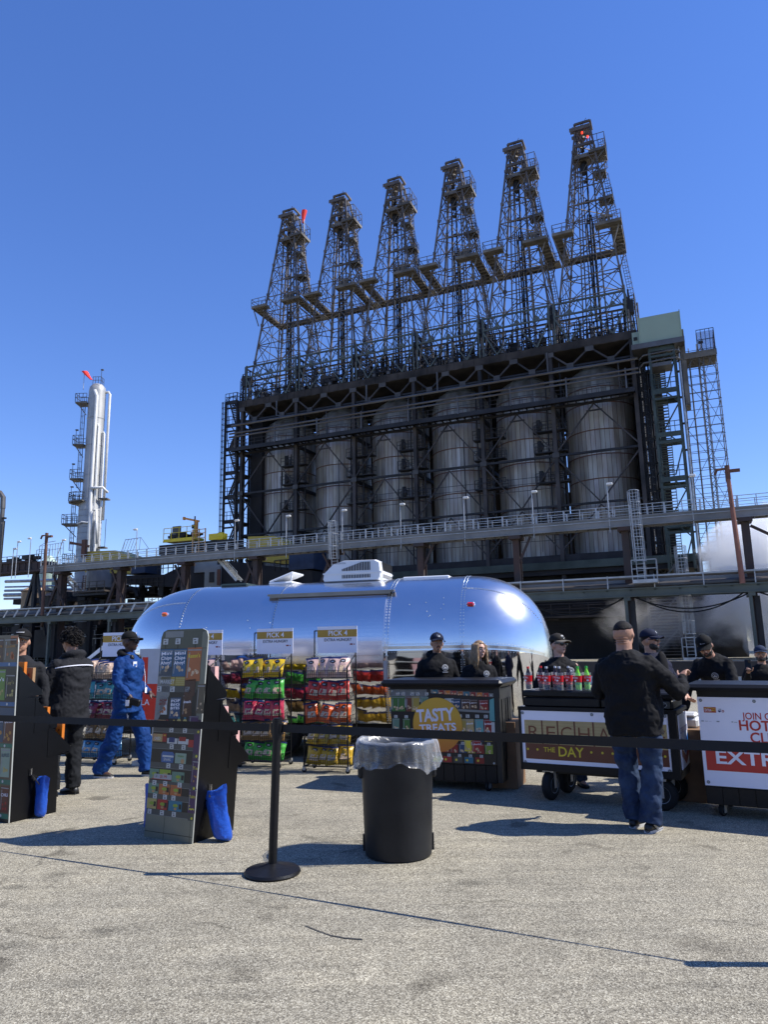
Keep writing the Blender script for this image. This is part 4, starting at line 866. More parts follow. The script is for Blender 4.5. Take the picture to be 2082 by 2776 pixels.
for k in range(40): rivet(shell_pt(rng.uniform(-1.8,2.4),tz(rng.uniform(1.9,2.3)),.004),.007)
b.build('seam_strip',M('chrome'),TR); rv.build('rivets',mat('rivet_metal',(.45,.47,.5),.35,1,.05,5),TR)
# raised service hatch with awning rail
b=MB(); t0,t1=tz(1.36),tz(2.36)
for i in range(8):
    for j in range(20):
        x0,x1=lrp(-.42,1.34,i/8),lrp(-.42,1.34,(i+1)/8); a,c=lrp(t0,t1,j/20),lrp(t0,t1,(j+1)/20)
        b.quad(shell_pt(x0,a,.018),shell_pt(x1,a,.018),shell_pt(x1,c,.018),shell_pt(x0,c,.018))
for x in(-.42,1.34):
    for j in range(20): a,c=lrp(t0,t1,j/20),lrp(t0,t1,(j+1)/20); b.quad(shell_pt(x,a,0),shell_pt(x,a,.018),shell_pt(x,c,.018),shell_pt(x,c,0))
o=b.build('hatch_panel',UP,TR,smooth=True)
b=MB(); p,q=shell_pt(-.62,tz(2.39),.04),shell_pt(1.45,tz(2.39),.04); b.bar(p,q,.08,.03); b.bar(p+Vector((.05,-.06,-.03)),q+Vector((-.05,-.06,-.03)),.012,.03); b.build('awning_rail',mat('rail_bronze',(.22,.19,.17),.28,1,.15,3),TR)
b=MB(); pp=shell_pt(1.37,tz(1.3),.02); b.box(pp,(.05,.02,.16)); b.box(shell_pt(1.37,tz(1.17),.02),(.05,.02,.1)); b.build('latch',M('galv'),TR)
def lamp(x,z,c,nm):
    p=shell_pt(x,tz(z)); f=MB(); f.box(p+Vector((0,-.012,0)),(.115,.05,.062),bev=.02,rx=-.12)
    f.build('marker_light',mat(nm,c,.12,0,.1,8,coat=.6),TR)
    g_=MB(); g_.box(p+Vector((0,-.004,0)),(.13,.05,.075),bev=.02,rx=-.12); g_.build('lamp_bezel',M('chrome'),TR)
lamp(-2.38,2.18,(.75,.12,.01),'amber_lens'); lamp(2.62,2.17,(.55,.008,.008),'red_lens')
b=MB(); b.bb(-3.1,3.5,-1.0,1.0,.30,.52); b.build('chassis',M('blk_matte'),TR)
b=MB(); b.path([(2.4,-1.0,.47),(3.0,-.96,.47),(3.45,-.75,.47),(3.68,-.3,.47),(3.7,.4,.47)],.05,8); b.build('bumper',M('chrome'),TR)
for x in(-.35,.55):
    b=MB(); b.lathe([(.12,-.1),(.34,-.1),(.36,-.06),(.36,.06),(.34,.1),(.12,.1)],28); o=b.build('wheel',M('rubber'),TR,auto=40); o.location=(x,-.95,.36); o.rotation_euler.x=PI/2
    b=MB(); b.lathe([(.0,.08),(.19,.085),(.2,.1),(.0,.1)],20); b.build('rim',M('chrome'),o)
# roof fittings
b=MB()
def roofbox(b,x0,x1,d,z0,z1,cut):
    pass
ac=MB(); W2=.36; z0=2.64
pr=[(.0,.05),(.03,.0),(1.12,.0),(1.16,.05),(1.16,.14),(1.14,.30),(1.05,.35),(.42,.36),(.20,.30),(.02,.15)]
n=len(pr); rings=[]
for y,s in((-W2,.94),(-W2+.05,1.0),(W2-.05,1.0),(W2,.94)): rings.append([Vector((.62+(p[0]-.58)*s*.87,y,z0+.17+(p[1]-.18)*s*.95)) for p in pr])
ac.loft(rings); ac.bb(.13,1.12,-W2-.012,W2+.012,z0+.12,z0+.14)
ac.build('air_conditioner',mat('white_plastic',(.70,.71,.72),.35,0,.04,2,coat=.2),TR,auto=30); aco=TR.children[-1]
b=MB()
for k in range(18): x=.46+k*.027; h0=z0+.165; h1=z0+.19+.11*min(1,(k+1)/13); b.bb(x,x+.014,-W2-.008,-W2+.03,h0,h1)
for k in range(18): x=.46+k*.027; b.bb(x,x+.012,-W2-.008,-W2+.03,z0+.045,z0+.10)
for k in range(12): y=-W2+.08+k*.05; b.bb(1.08,1.128,y,y+.022,z0+.15,z0+.29); b.bb(1.08,1.128,y,y+.022,z0+.04,z0+.10)
b.build('grille_slots',M('blk_matte'),TR); b=MB(); b.text('HOUGHTON',(.42,-W2-.004,z0+.29),(1,0,0),(0,0,1),.035,.001); b.build('lettering',M('grey_steel'),TR)
b=MB(); b.bb(-.88,-.44,-.26,.26,2.64,2.69,bev=.02); b.box((-.66,0,2.765),(.46,.5,.035),ry=-.34,bev=.015); b.bar((-.5,-.2,2.68),(-.48,-.2,2.84),.02); b.build('roof_vent',M('white_plastic'),TR)
b=MB(); b.bb(1.46,2.2,-.3,.3,2.63,2.672,bev=.01); b.build('roof_hatch',M('white_plastic'),TR)
b=MB(); b.bb(-1.75,-1.25,-.3,.3,2.63,2.69,bev=.02); b.build('dark_vent',mat('dark_green_plastic',(.02,.035,.03),.4),TR)
# ================================================================ white pickup behind the left rack
pk=thing('pickup_truck','white pickup truck parked behind the left rack, nose toward the left','pickup truck',(-6.7,12.35,0),R(-12))
b=MB()
side=[(0,.45),(.05,.85),(.12,1.12),(1.35,1.22),(1.45,1.25),(2.15,1.76),(2.5,1.84),(3.9,1.84),(4.2,1.76),(4.35,1.28),(6.0,1.26),(6.05,.5),(5.4,.45)]
for (x,r) in((5.0,.47),): side+= [(x+r*math.cos(a),.42+r*math.sin(a)) for a in [PI*k/8 for k in range(9)]]
side+=[(4.3,.4),(1.75,.4)]+[(1.15+.5*math.cos(a),.42+.5*math.sin(a)) for a in [PI*k/8 for k in range(9)]]+[(.6,.42)]
b.prism(side,(0,0,0),(1,0,0),(0,0,1),(0,1.9,0)); b.bb(.1,6,-.03,.0,.98,1.02)
b.build('body',mat('truck_white',(.72,.73,.74),.3,0,.03,2,coat=.5),pk)
b=MB(); b.prism([(1.60,1.30),(2.22,1.72),(3.02,1.76),(3.02,1.30)],(0,-.012,0),(1,0,0),(0,0,1),(0,.02,0)); b.prism([(3.12,1.30),(3.12,1.76),(3.85,1.76),(4.1,1.30)],(0,-.012,0),(1,0,0),(0,0,1),(0,.02,0)); b.build('window',mat('car_glass',(.012,.015,.018),.05,0,.1,2,spec=.8),pk)
b=MB(); b.box((1.95,-.16,1.36),(.16,.2,.22),bev=.03); b.build('wing_mirror',M('truck_white'),pk)
for x in(1.15,5.0):
    b=MB(); b.lathe([(.2,-.14),(.38,-.14),(.42,-.09),(.42,.09),(.38,.14),(.2,.14)],28); o=b.build('wheel',M('rubber'),pk,auto=40); o.location=(x,.12,.42); o.rotation_euler.x=PI/2
    b=MB(); b.lathe([(.0,.09),(.05,.13),(.22,.11),(.24,.14),(.0,.14)],18); b.build('rim',M('galv'),o)
b=MB(); b.lathe([(0,0),(1,0)],20) if 0 else b.prism([(.13*math.cos(a),.055*math.sin(a)) for a in [2*PI*k/20 for k in range(20)]],(1.98,-.02,1.12),(1,0,0),(0,0,1),(0,.03,0)); b.build('badge',mat('navy',(.01,.02,.06),.4),pk)
b=MB()
for i,ch in enumerate('SUPER'): b.text(ch,(1.95+i*.34,-.006,.86),(1,0,0),(0,0,1),.17,.004)
b.build('embossed_lettering',mat('emboss',(.55,.56,.57),.4),pk)
b=MB(); b.bb(-.03,.1,.1,1.8,.5,.8); b.bb(.3,6,-.02,.05,.40,.5); b.build('bumper',M('blk_plastic'),pk)
# ================================================================ wire snack racks and their bags
MC={}
def cm(n,c,**k):
    if n not in MC: MC[n]=mat('print_'+n,c,k.pop('rough',.45),0,k.pop('var',.06),k.pop('scale',6),**k)
    return MC[n]
FOIL=dict(rough=.26,bump=.9,bscale=16,dist=.02,var=.18)
for n_,c_ in dict(yellow=(.80,.52,.01),green=(.07,.42,.05),pink=(.55,.03,.08),brown=(.30,.17,.05),red=(.62,.035,.02),orange=(.75,.12,.015),gold=(.62,.38,.02),cream=(.60,.42,.30),teal=(.06,.33,.36),maroon=(.25,.02,.05),skyblue=(.09,.32,.55),pale=(.68,.45,.38)).items(): cm('foil_'+n_,tuple(v*.8+.012 for v in c_),**FOIL)
cm('navy',(.01,.02,.09)); cm('white',(.78,.78,.84)); cm('black',(.012,.012,.014)); cm('crisp',(.55,.40,.25),var=.5,scale=60)
def bag_mesh(col,w=.165,h=.23,seed=0):
    rng=random.Random(seed); b=MB(); nu,nv=8,10
    def pt(side):
        def f(u,v):
            x=(u-.5)*w*(1-.06*math.sin(PI*v)); z=v*h; e=(math.sin(PI*u)**.5)*(math.sin(PI*min(max((v-.04)/.92,0),1))**.55); 
            d=side*.036*e*(1+.7*mnoise.noise(Vector((u*4+seed,v*5,side))))
            return (x,d,z)
        return f
    for side in(-1,1):
        for j in range(nv): pass
    b.grid(pt(-1),nu,nv); b.grid(pt(1),nu,nv,flip=True)
    for i in range(2*nu*nv): 
        j=(i%(nu*nv))//nu; b.m[i]=1 if j>=nv-1 else 0
    b.prism([(.034*math.cos(a),.020*math.sin(a)) for a in [2*PI*k/14 for k in range(14)]],(0,-.036,h*.74),(1,0,0),(0,0,1),(0,.008,0),m=3)
    b.text('deli',(0,-.0372,h*.74),(1,0,0),(0,0,1),.024,.004,m=2)
    b.prism([(-.05,-.035),(.05,-.035),(.045,.03),(-.04,.035)],(0,-.034,h*.36),(1,0,0),(0,0,1),(0,.006,0),m=4)
    me_o=b.build('snack_bag',[MC['foil_'+col],MC['navy'],MC['white'],MC['black'],MC['crisp']]); 
    for p in me_o.data.polygons: p.use_smooth=(p.material_index<2)
    return me_o
BAGS={}
ORD=['leftmost','second','third','rightmost']
TIER=['top','second','third','fourth','bottom']
BCOL=dict(yellow='yellow',green='bright green',pink='pink red',brown='brown',red='red',orange='orange red',gold='golden',cream='cream and brown',teal='teal',maroon='dark maroon',skyblue='pale blue',pale='white and orange')
def rack(px,py,rz,lab,short,tiers,sign=True):
    t=thing('snack_rack',lab,'display rack',(px,py,0),rz,'wire snack racks before the trailer')
    f=MB(); W,D=.60,.36
    for x in(0,W):
        f.tube((x,0,.08),(x,0,1.32),.010,n=6); f.tube((x,D,.08),(x,D,1.82),.010,n=6); f.tube((x,0,1.32),(x,D,1.50),.009,n=6); f.tube((x,0,.08),(x,D,.08),.009,n=6)
    for z in(.08,1.82): f.tube((0,D,z),(W,D,z),.009,n=6)
    f.tube((0,0,.08),(W,0,.08),.009,n=6); f.build('frame',M('blk_plastic'),t)
    for x,y in((0,0),(W,0),(0,D),(W,D)):
        w=MB(); w.lathe([(0,-.012),(.03,-.012),(.03,.012),(0,.012)],12); o=w.build('caster',M('rubber'),t); o.location=(x,y,.03); o.rotation_euler.x=PI/2; w=MB(); w.bb(x-.018,x+.018,y-.018,y+.018,.03,.085); w.build('caster_fork',M('galv'),t)
    for z in ZT5:
        k=MB(); r=.003; y0,y1=-.03,D-.02
        for zz in(0,.05,.10): 
            for a,c in(((0,y0,z+zz),(W,y0,z+zz)),((0,y0,z+zz),(0,y1,z+zz)),((W,y0,z+zz),(W,y1,z+zz))): k.bar(a,c,.006 if zz in(0,.10) else .004)
        for i in range(21): x=W*i/20; k.bar((x,y0,z),(x,y0,z+.10),.004); k.bar((x,y0,z),(x,y1,z),.004)
        for i in range(8): y=lrp(y0,y1,i/7); k.bar((0,y,z),(0,y,z+.1),.004); k.bar((W,y,z),(W,y,z+.1),.004)
        k.build('wire_basket',M('blk_plastic'),t)
    SX=Matrix.Translation((.055,D-.03,.015)); s=MB(); s.T=SX; s.bb(-.0,W-.02,.0,.008,1.50,1.86) ; s.build('sign_board',[M('white_print')],t)
    s=MB(); s.T=SX; s.bb(0,W-.02,-.003,-.0005,1.715,1.815); s.build('sign_band',cm('mustard',(.42,.25,.035)),t)
    s=MB(); s.T=SX; s.text('PICK 4',(W/2,-.0045,1.765),(1,0,0),(0,0,1),.098,.014); s.build('lettering',cm('white',(0,0,0)),t)
    s=MB(); s.T=SX; s.text('EXTRA HUNGRY',(W/2,-.003,1.675),(1,0,0),(0,0,1),.056,.010,wid=.40); s.build('lettering',cm('black',(0,0,0)),t)
    s=MB(); s.T=SX; s.bb(.475,.515,-.002,-.0003,1.605,1.625); s.bb(.53,.545,-.002,-.0003,1.605,1.622); s.build('small_logo',cm('darkred',(.25,.03,.02)),t)
    rng=random.Random(int(px*100)); Mx=Matrix.Translation((px,py,0))@Matrix.Rotation(rz,4,'Z')
    for ti,(z,c) in enumerate(zip(ZT5,tiers)):
        for k in range(4):
            key=c
            if key not in BAGS: BAGS[key]=bag_mesh(c,seed=len(BAGS)); o=BAGS[key]
            else: o=BAGS[key].copy(); COL.objects.link(o)
            p=Mx@Vector((.085+k*.145+rng.uniform(-.01,.01),.035+rng.uniform(0,.06)+.02*(k%2),z+.012))
            o.location=p; o.rotation_euler=(R(-16+rng.uniform(-12,12)),R(rng.uniform(-9,9)),rz+R(rng.uniform(-24,24))); s=rng.uniform(1.08,1.24); o.scale=(s,1.4,s*(.92 if z<.2 else 1))
            tag(o,'%s %s bag on the %s tier of %s'%(ORD[k] if k in(0,3) else ORD[k]+' from left',BCOL[c],TIER[ti],short),'snack bag','%s snack bags on the racks'%BCOL[c])
    # second row peeping over, same pile
    return t
ZT5=(1.19,.90,.61,.34,.08)
rack(-2.05,10.25,R(-19),'black wire rack with yellow, green and pink snack bags under the middle PICK 4 sign','the middle rack',['yellow','green','pink','brown','green'])
rack(-1.10,9.72,R(-16),'black wire rack with red and orange snack bags under the right PICK 4 sign','the right rack',['pale','red','orange','gold','gold'])
rack(-4.50,10.80,R(-15),'black wire rack partly hidden by the man in blue coveralls','the left rack',['cream','teal','maroon','brown','skyblue'])
rack(-3.12,10.50,R(-17),'black wire rack half hidden behind the right cardboard display','the half hidden rack',['pale','maroon','yellow','cream','teal'])
# added banner between display and trailer, standing in for a red reflection
t=thing('reflection_board','upright banner, silver above and bright red below, beside the man in blue','banner',(-3.62,10.62,0),R(-12)); b=MB(); b.bb(0,.5,0,.004,.62,1.62); b.build('fabric',cm('silver',(.5,.5,.52)),t); b=MB(); b.bb(0,.5,-.002,-.0005,.62,1.12); b.bb(.05,.14,-.002,-.0005,1.12,1.5); b.build('red_field',cm('reflection_red',(.70,.03,.01)),t)
b=MB(); b.text('LA',(.12,-.004,.86),(1,0,0),(0,0,1),.12,.004); b.build('lettering',cm('white',(0,0,0)),t); b=MB(); b.bb(.0,.5,-.08,.08,.0,.06); b.bar((.25,.02,.05),(.25,.02,1.62),.02); b.build('stand',M('galv'),t)
# ================================================================ printed faces: flat artwork laid in thin layers on the face y=0 (facing -y)
class PR(MB):
    def __init__(s,T=None): super().__init__(); s.T=T; s.names=[]; s.y=-.002
    def c(s,n):
        if n not in s.names: s.names.append(n)
        return s.names.index(n)
    def r(s,x0,x1,z0,z1,n,l=1): s.y=-.0015-l*.0006; y=s.y; return s.add([(x0,y,z0),(x1,y,z0),(x1,y,z1),(x0,y,z1)],[(0,1,2,3)],s.c(n))
    def poly(s,pts,n,l=1): y=-.0015-l*.0006; return s.add([(p[0],y,p[1]) for p in pts],[tuple(range(len(pts)))],s.c(n))
    def disc(s,x,z,r,n,l=1,k=28,rz=None): return s.poly([(x+r*math.cos(2*PI*i/k),z+(rz or r)*math.sin(2*PI*i/k)) for i in range(k)],n,l)
    def t(s,txt,x,z,size,n,l=3,bold=.01,wid=None,rot=0,shear=0,sp=1.0): 
        y=-.0015-l*.0006; ca,sa=math.cos(rot),math.sin(rot); return s.text(txt,(x,y,z),(ca,0,sa),(-sa,0,ca),size,bold,s.c(n),wid,shear,sp=sp)
    def tag(s,x,z,w=.045,l=4): 
        s.r(x-w/2,x+w/2,z-w*.42,z+w*.42,'tagwhite',l); s.r(x-w*.35,x+w*.1,z+w*.14,z+w*.26,'ink',l+1); s.r(x-w*.2,x+w*.2,z-w*.3,z-w*.02,'tagline',l+1)
    def bag(s,x,z,w,h,n,txt=None,tn='white',l=2,seed=0,food='crisp'):
        rng=random.Random(seed+int(x*999)); k=rng.uniform(-.004,.004)
        s.poly([(x-w/2,z),(x+w/2+k,z+.002),(x+w*.46,z+h*.5),(x+w/2,z+h),(x-w/2+k,z+h-.003),(x-w*.47,z+h*.5)],n,l)
        s.r(x-w*.46,x+w*.46,z+h*.90,z+h*.94,'sheen',l+1)
        for i in range(5): a=rng.uniform(0,6.28); s.disc(x+rng.uniform(-.3,.3)*w,z+h*rng.uniform(.12,.36),w*rng.uniform(.07,.13),food,l+1,7)
        s.poly([(x-w*.42,z+h*.1),(x-w*.36,z+h*.1),(x-w*.30,z+h*.85),(x-w*.38,z+h*.85)],'sheen',l+1)
        if txt:
            ls=txt.split('|'); m=len(ls)
            for i,q in enumerate(ls): s.t(q,x,z+h*(.66-(i-(m-1)/2)*.17),h*.17,tn,l+3,.012,wid=w*.8,rot=.06)
    def build(s,name,parent): return super().build(name,[MC[n] for n in s.names],parent)
PC=dict(olive=(.055,.06,.042),dark=(.008,.008,.010),tagwhite=(.42,.44,.44),ink=(.02,.02,.03),tagline=(.12,.12,.13),sheen=(.22,.23,.24),shelf=(.05,.055,.055),tileg=(.14,.145,.11),grout=(.03,.03,.025),chipblue=(.01,.075,.17),peanut=(.33,.10,.03),cocoa=(.05,.018,.012),mustard2=(.30,.23,.05),paleyel=(.33,.28,.10),popblue=(.015,.05,.12),redbox=(.22,.015,.015),tanbox=(.33,.20,.10),mint=(.10,.19,.14),lime=(.20,.28,.03),takis=(.05,.02,.07),yellowtxt=(.50,.45,.04),aqua=(.02,.13,.20),laygreen=(.10,.20,.03),camo=(.09,.07,.045),shelfblue=(.02,.09,.22),shelfgreen=(.02,.13,.09),doritoblue=(.02,.05,.10),doritored=(.10,.03,.02),ruffle=(.04,.10,.25),sour=(.20,.28,.22),corn=(.35,.18,.04),steelgrey=(.28,.30,.32),circle=(.50,.30,.03),circle2=(.50,.17,.02),mmbrown=(.06,.025,.015),candyred=(.30,.02,.02),green2=(.04,.12,.03),cyanp=(.10,.30,.30),lilac=(.60,.61,.72),gold2=(.38,.29,.13),goldw=(.42,.33,.16),brownd=(.13,.045,.025),brownl=(.16,.05,.025),dotyel=(.62,.50,.04),signred=(.46,.03,.025),signred2=(.30,.02,.02),logored=(.40,.05,.02),chevblue=(.02,.12,.42),navyp=(.015,.03,.12),dimgrey=(.17,.18,.18),orangep=(.55,.16,.02))
for k_,v_ in PC.items(): cm(k_,v_,rough=.35)
def display(pos,rz,lab,sh,art,face_w=.56,H=1.77):
    t=thing('display_stand',lab,'cardboard display',(pos[0],pos[1],0),rz,'black cardboard snack displays')
    T=Matrix(((1,0,sh,0),(0,1,0,0),(0,0,1,0),(0,0,0,1))); W=face_w
    b=MB(); b.T=T; c=.07; b.prism([(0,0),(W,0),(W,H-c),(W-.02,H-.02),(W-c,H),(c,H),(.02,H-.02),(0,H-c)],(0,.012,0),(1,0,0),(0,0,1),(0,-.012,0)); b.build('front_board',cm('boardedge',(.35,.36,.33)),t)
    # side panels (stepped) and inner body
    sp=[(0,0),(.50,.0),(.50,.56),(.40,.58),(.40,.82),(.24,.84),(.24,1.14),(.05,1.16),(.05,1.44),(0,1.47)]
    for x in(.0,W-.006):
        b=MB(); b.T=T; b.prism([(p[0],p[1]) for p in sp],(x,.012,0),(0,1,0),(0,0,1),(.006,0,0)); b.build('side_panel',mat('black_board',(.003,.003,.0035),.34,0,.25,3,bump=.05,bscale=5,spec=.35),t)
    b=MB(); b.T=T; b.bb(.01,W-.01,.46,.495,0,.54); b.bb(.01,W-.01,.015,.045,.3,1.44); b.bb(.01,W-.01,.2,.236,.5,1.13); b.build('back_panel',M('black_board'),t)
    for d0,d1,zt,zb in((.03,.29,1.44,1.14),(.22,.48,1.14,.80),(.38,.65,.87,.55)):
        for x in(.0,W-.006) :
            b=MB(); b.T=T; xo=.004 if x>0 else -.004; b.prism([(d0,zb),(d1,zb+.03),(d1,zb+.075),(d0,zt)],(x+xo,.0,0),(0,1,0),(0,0,1),(.006,0,0)); b.build('shelf_cheek',M('black_board'),t)
        b=MB(); b.T=T; b.bb(.0,W,d1-.002,d1+.003,zb+.03,zb+.078); b.build('shelf_lip',cm('boardedge',(0,0,0)),t)
        b=MB(); b.T=T; b.bb(.01,W-.01,d0,d1-.006,zb,zb+.012); b.build('shelf',M('black_board'),t)
    p=PR(T); art(p,W,H); p.build('printed_front',t)
    return t,T
def art_right(p,W,H):
    c=.07
    p.poly([(0,0),(W,0),(W,H-c),(W-.02,H-.02),(W-c,H),(c,H),(.02,H-.02),(0,H-c)],'olive',0)
    p.poly([(W-.065,.9),(W,.9),(W,H-c),(W-.02,H-.02),(W-.065,H-.03)],'tileg',1)
    p.r(.0,.49,.24,1.25,'dark',1); p.r(.49,W,.24,1.0,'takis',1); p.r(.05,.27,1.70,1.755,'dimgrey',2); p.r(.0,W,1.60,1.604,'dark',2); p.poly([(.0,.9),(.16,1.2),(.16,1.45),(.0,1.4)],'dimgrey',2)
    for x in(.06,.21,.42): p.tag(x,1.665,.06); p.r(x-.004,x+.004,1.60,1.64,'dark',4)
    p.bag(.085,1.36,.16,.24,'chipblue','Mini|Chips|Ahoy!',seed=1); p.bag(.25,1.36,.16,.24,'chipblue','Mini|Chips|Ahoy!',seed=2,l=3); p.bag(.42,1.32,.17,.29,'peanut',"|Reese's||",'dotyel',seed=3,l=4)
    p.poly([(.34,1.16),(.46,1.2),(.46,1.34),(.33,1.33)],'cocoa',4)
    p.r(.04,.33,1.28,1.355,'mustard2',2); p.t('MARKET',.12,1.312,.05,'tagwhite',4,.02,wid=.17); p.r(.21,.215,1.28,1.355,'dark',3)
    for i in range(4): p.r(.22,.33,1.288+i*.017,1.297+i*.017,'paleyel',3)
    p.r(0,.47,1.225,1.275,'shelf',2)
    for x in(.03,.19,.37): p.tag(x,1.25,.055)
    p.bag(.09,1.03,.11,.16,'tagwhite','POP|BITES','redbox',seed=4,food='peanut'); p.bag(.24,1.0,.13,.18,'popblue','POP|BIG|BITES',seed=5); p.bag(.38,1.02,.11,.19,'cocoa','snack',seed=6,food='tanbox')
    p.bag(.53,1.05,.09,.25,'camo',None,seed=7)
    p.r(.02,.14,.935,.985,'tanbox',2); p.r(.15,.25,.93,.97,'mustard2',2); p.r(.15,.17,.93,.99,'redbox',3); p.r(.23,.25,.93,.99,'mustard2',3)
    for x in(.30,.37): p.poly([(x-.027,.93),(x+.027,.93),(x+.027,.98),(x+.012,1.0),(x+.012,1.012),(x-.012,1.012),(x-.012,1.0),(x-.027,.98)],'paleyel',3); p.r(x-.024,x+.024,.935,.953,'tagwhite',4); p.r(x-.012,x+.012,1.0,1.016,'aqua',4)
    p.bag(.47,.93,.11,.10,'takis',None,seed=8)
    for z in(.905,.765,.605,.455,.345,.215): p.r(-.0,.49,z-.022,z+.022,'shelf',2); p.r(0,.49,z-.025,z-.022,'dimgrey',3)
    for z,xs in((.905,(.22,.38)),(.765,(.24,.38)),(.605,(.22,.37)),(.455,(.07,.2,.37)),(.345,(.09,.21,.31)),(.215,(.04,.19,.33))):
        for x in xs: p.tag(x,z,.046)
    p.r(.005,.12,.80,.865,'tanbox',3); 
    for i in range(4): p.r(.06,.12,.805+.016*i,.813+.016*i,'paleyel',4)
    p.t('OREO',.06,.825,.035,'tagwhite',5,.02,wid=.075); p.r(.12,.17,.80,.87,'redbox',3); p.t('100',.145,.855,.02,'dotyel',5,.01)
    p.r(.18,.30,.79,.835,'tagwhite',3); p.r(.2,.27,.8,.842,'navyp',4); p.r(.31,.43,.79,.835,'tagwhite',3); p.r(.32,.40,.815,.85,'redbox',4); p.r(.43,.49,.77,.83,'candyred',3)
    p.poly([(.13,.63),(.27,.63),(.28,.70),(.26,.72),(.14,.72),(.125,.70)],'ruffle',3); p.r(.14,.27,.675,.69,'tagwhite',4); p.t('SNAK',.2,.655,.035,'tagwhite',5,.01)
    p.r(.29,.42,.63,.715,'sour',3); p.t('Wafers',.355,.69,.025,'laygreen',5,.008); p.disc(.38,.65,.02,'tanbox',4); 
    for x0,x1,z0,n in((.0,.12,.485,'mint'),(.12,.26,.485,'lime'),(.27,.42,.475,'mint'),(.0,.13,.365,'mint'),(.13,.26,.365,'peanut'),(.265,.40,.365,'peanut'),(.0,.12,.24,'paleyel'),(.125,.25,.24,'candyred'),(.26,.42,.24,'aqua')):
        p.r(x0,x1-.006,z0,z0+.085,n,3); p.disc((x0+x1)/2,z0+.045,.03,'lime' if n!='lime' else 'paleyel',4,14,.014); p.r(x1-.04,x1-.012,z0+.02,z0+.06,'dark',4); p.disc((x0+x1)/2,z0+.018,.018,'tanbox',5,9,.01)
    p.r(.06,.27,.49,.53,'steelgrey',6); p.t('$1.99',.175,.51,.034,'candyred',8,.012,wid=.08); p.t('2/',.09,.51,.03,'green2',8,.01); p.r(.03,.27,.485,.49,'candyred',6)
    p.bag(.53,.47,.07,.20,'takis','Ta',tn='yellowtxt',seed=9,food='corn'); p.bag(.525,.24,.085,.20,'takis','Takis',tn='yellowtxt',seed=10,food='yellowtxt')
    for z in(.90,.70,.44,.20): p.r(.495,W-.01,z-.02,z+.02,'shelf',3); p.disc(.535,z,.012,'yellowtxt',4,7)
    p.r(.0,W,.0,.19,'tileg',2); p.r(.0,W,.05,.056,'grout',3); p.r(.225,.23,.0,.19,'grout',3); p.r(.525,.529,.0,.19,'grout',3)
def art_left(p,W,H):
    p.r(0,W,0,H,'camo',0); p.r(0,W,1.46,1.50,'shelfblue',2)
    p.bag(W-.12,1.5,.2,.24,'camo','Cookies',tn='corn',seed=21,food='peanut'); p.bag(W-.33,1.5,.2,.24,'cocoa','Grandma',tn='corn',seed=22,food='corn'); p.r(W-.12,W,1.68,1.76,'peanut',2)
    p.r(0,W,1.0,1.46,'dark',1); p.bag(W-.27,1.13,.2,.30,'laygreen',"Lay's",seed=23,food='paleyel'); p.bag(W-.09,1.13,.15,.26,'dark',"Lay's",tn='paleyel',seed=24,food='paleyel'); p.bag(W-.47,1.13,.18,.3,'mustard2',"Lay's",seed=33)
    p.r(0,W,1.075,1.115,'shelfblue',3); p.r(0,W,.97,1.06,'doritoblue',3)
    p.bag(W-.24,.73,.17,.27,'doritoblue','Doritos|',seed=25,food='corn'); p.bag(W-.08,.73,.15,.27,'doritored','Doritos|',seed=26,food='corn'); p.bag(W-.42,.73,.17,.27,'candyred','Doritos|',seed=27,food='corn')
    p.r(0,W,.685,.72,'shelfgreen',4)
    p.bag(W-.27,.41,.15,.27,'ruffle','RUFFLES|',seed=28,food='corn'); p.bag(W-.10,.41,.15,.27,'sour','RUFFLES|',tn='doritoblue',seed=29,food='paleyel'); p.bag(W-.44,.41,.16,.27,'ruffle','RUFFLES|',seed=30)
    p.r(0,W,.345,.39,'shelfgreen',4)
    p.bag(W-.24,.09,.17,.25,'laygreen','Funyuns',seed=31,food='paleyel'); p.bag(W-.08,.09,.13,.24,'doritored','CHILI',seed=32,food='candyred'); p.bag(W-.42,.09,.17,.25,'mint','snack',seed=34)
    p.r(0,W,.035,.08,'shelfgreen',4); p.r(0,W,0,.035,'dark',4)
    for z in(1.48,1.095,.70,.37,.06):
        for x in(W-.12,W-.32): p.disc(x,z,.014,'tagwhite',6,10)
DR,TRm=display((-2.14,6.60),R(-29),'tall black cardboard display printed with shelves of cookies and candy, right of the coveralls',.068,art_right)
DL_,TLm=display((-3.63-.56*math.cos(R(29)),7.19+.56*math.sin(R(29))),R(-29),'tall black cardboard display cut by the left edge, printed with potato chip bags',-.035,art_left)
# boxes standing in the display trays
def snackbox(root,T,x,y,z,w,h,n1,lab,nm='snack_box',d=.05,rz=0):
    Mx=root_m(root); p=Mx@(T@Vector((x,y,z))); b=MB(); b.bb(-w/2,w/2,-d/2,d/2,0,h); o=b.build(nm,cm(n1,(0,0,0))); o.location=p; o.rotation_euler.z=root.rotation_euler.z+rz
    q=PR(); q.T=Matrix.Translation((0,-d/2,0)); q.disc(0,h*.75,w*.12,'redbox',1,12); q.r(-w*.3,w*.3,h*.45,h*.6,'peanut',1); q.build('label_print',o); 
    e=PR(); e.T=Matrix.Rotation(PI/2,4,'Z')@Matrix.Translation((0,-w/2,0)); e.r(-d*.4,d*.4,h*.1,h*.5,'peanut',1); e.build('label_print',o)
    tag(o,lab,'box','snack boxes in the display trays'); return o
def root_m(o): return Matrix.Translation(o.location)@Matrix.Rotation(o.rotation_euler.z,4,'Z')
cm('pinkbox',(.62,.36,.32)); cm('apricot',(.55,.26,.16))
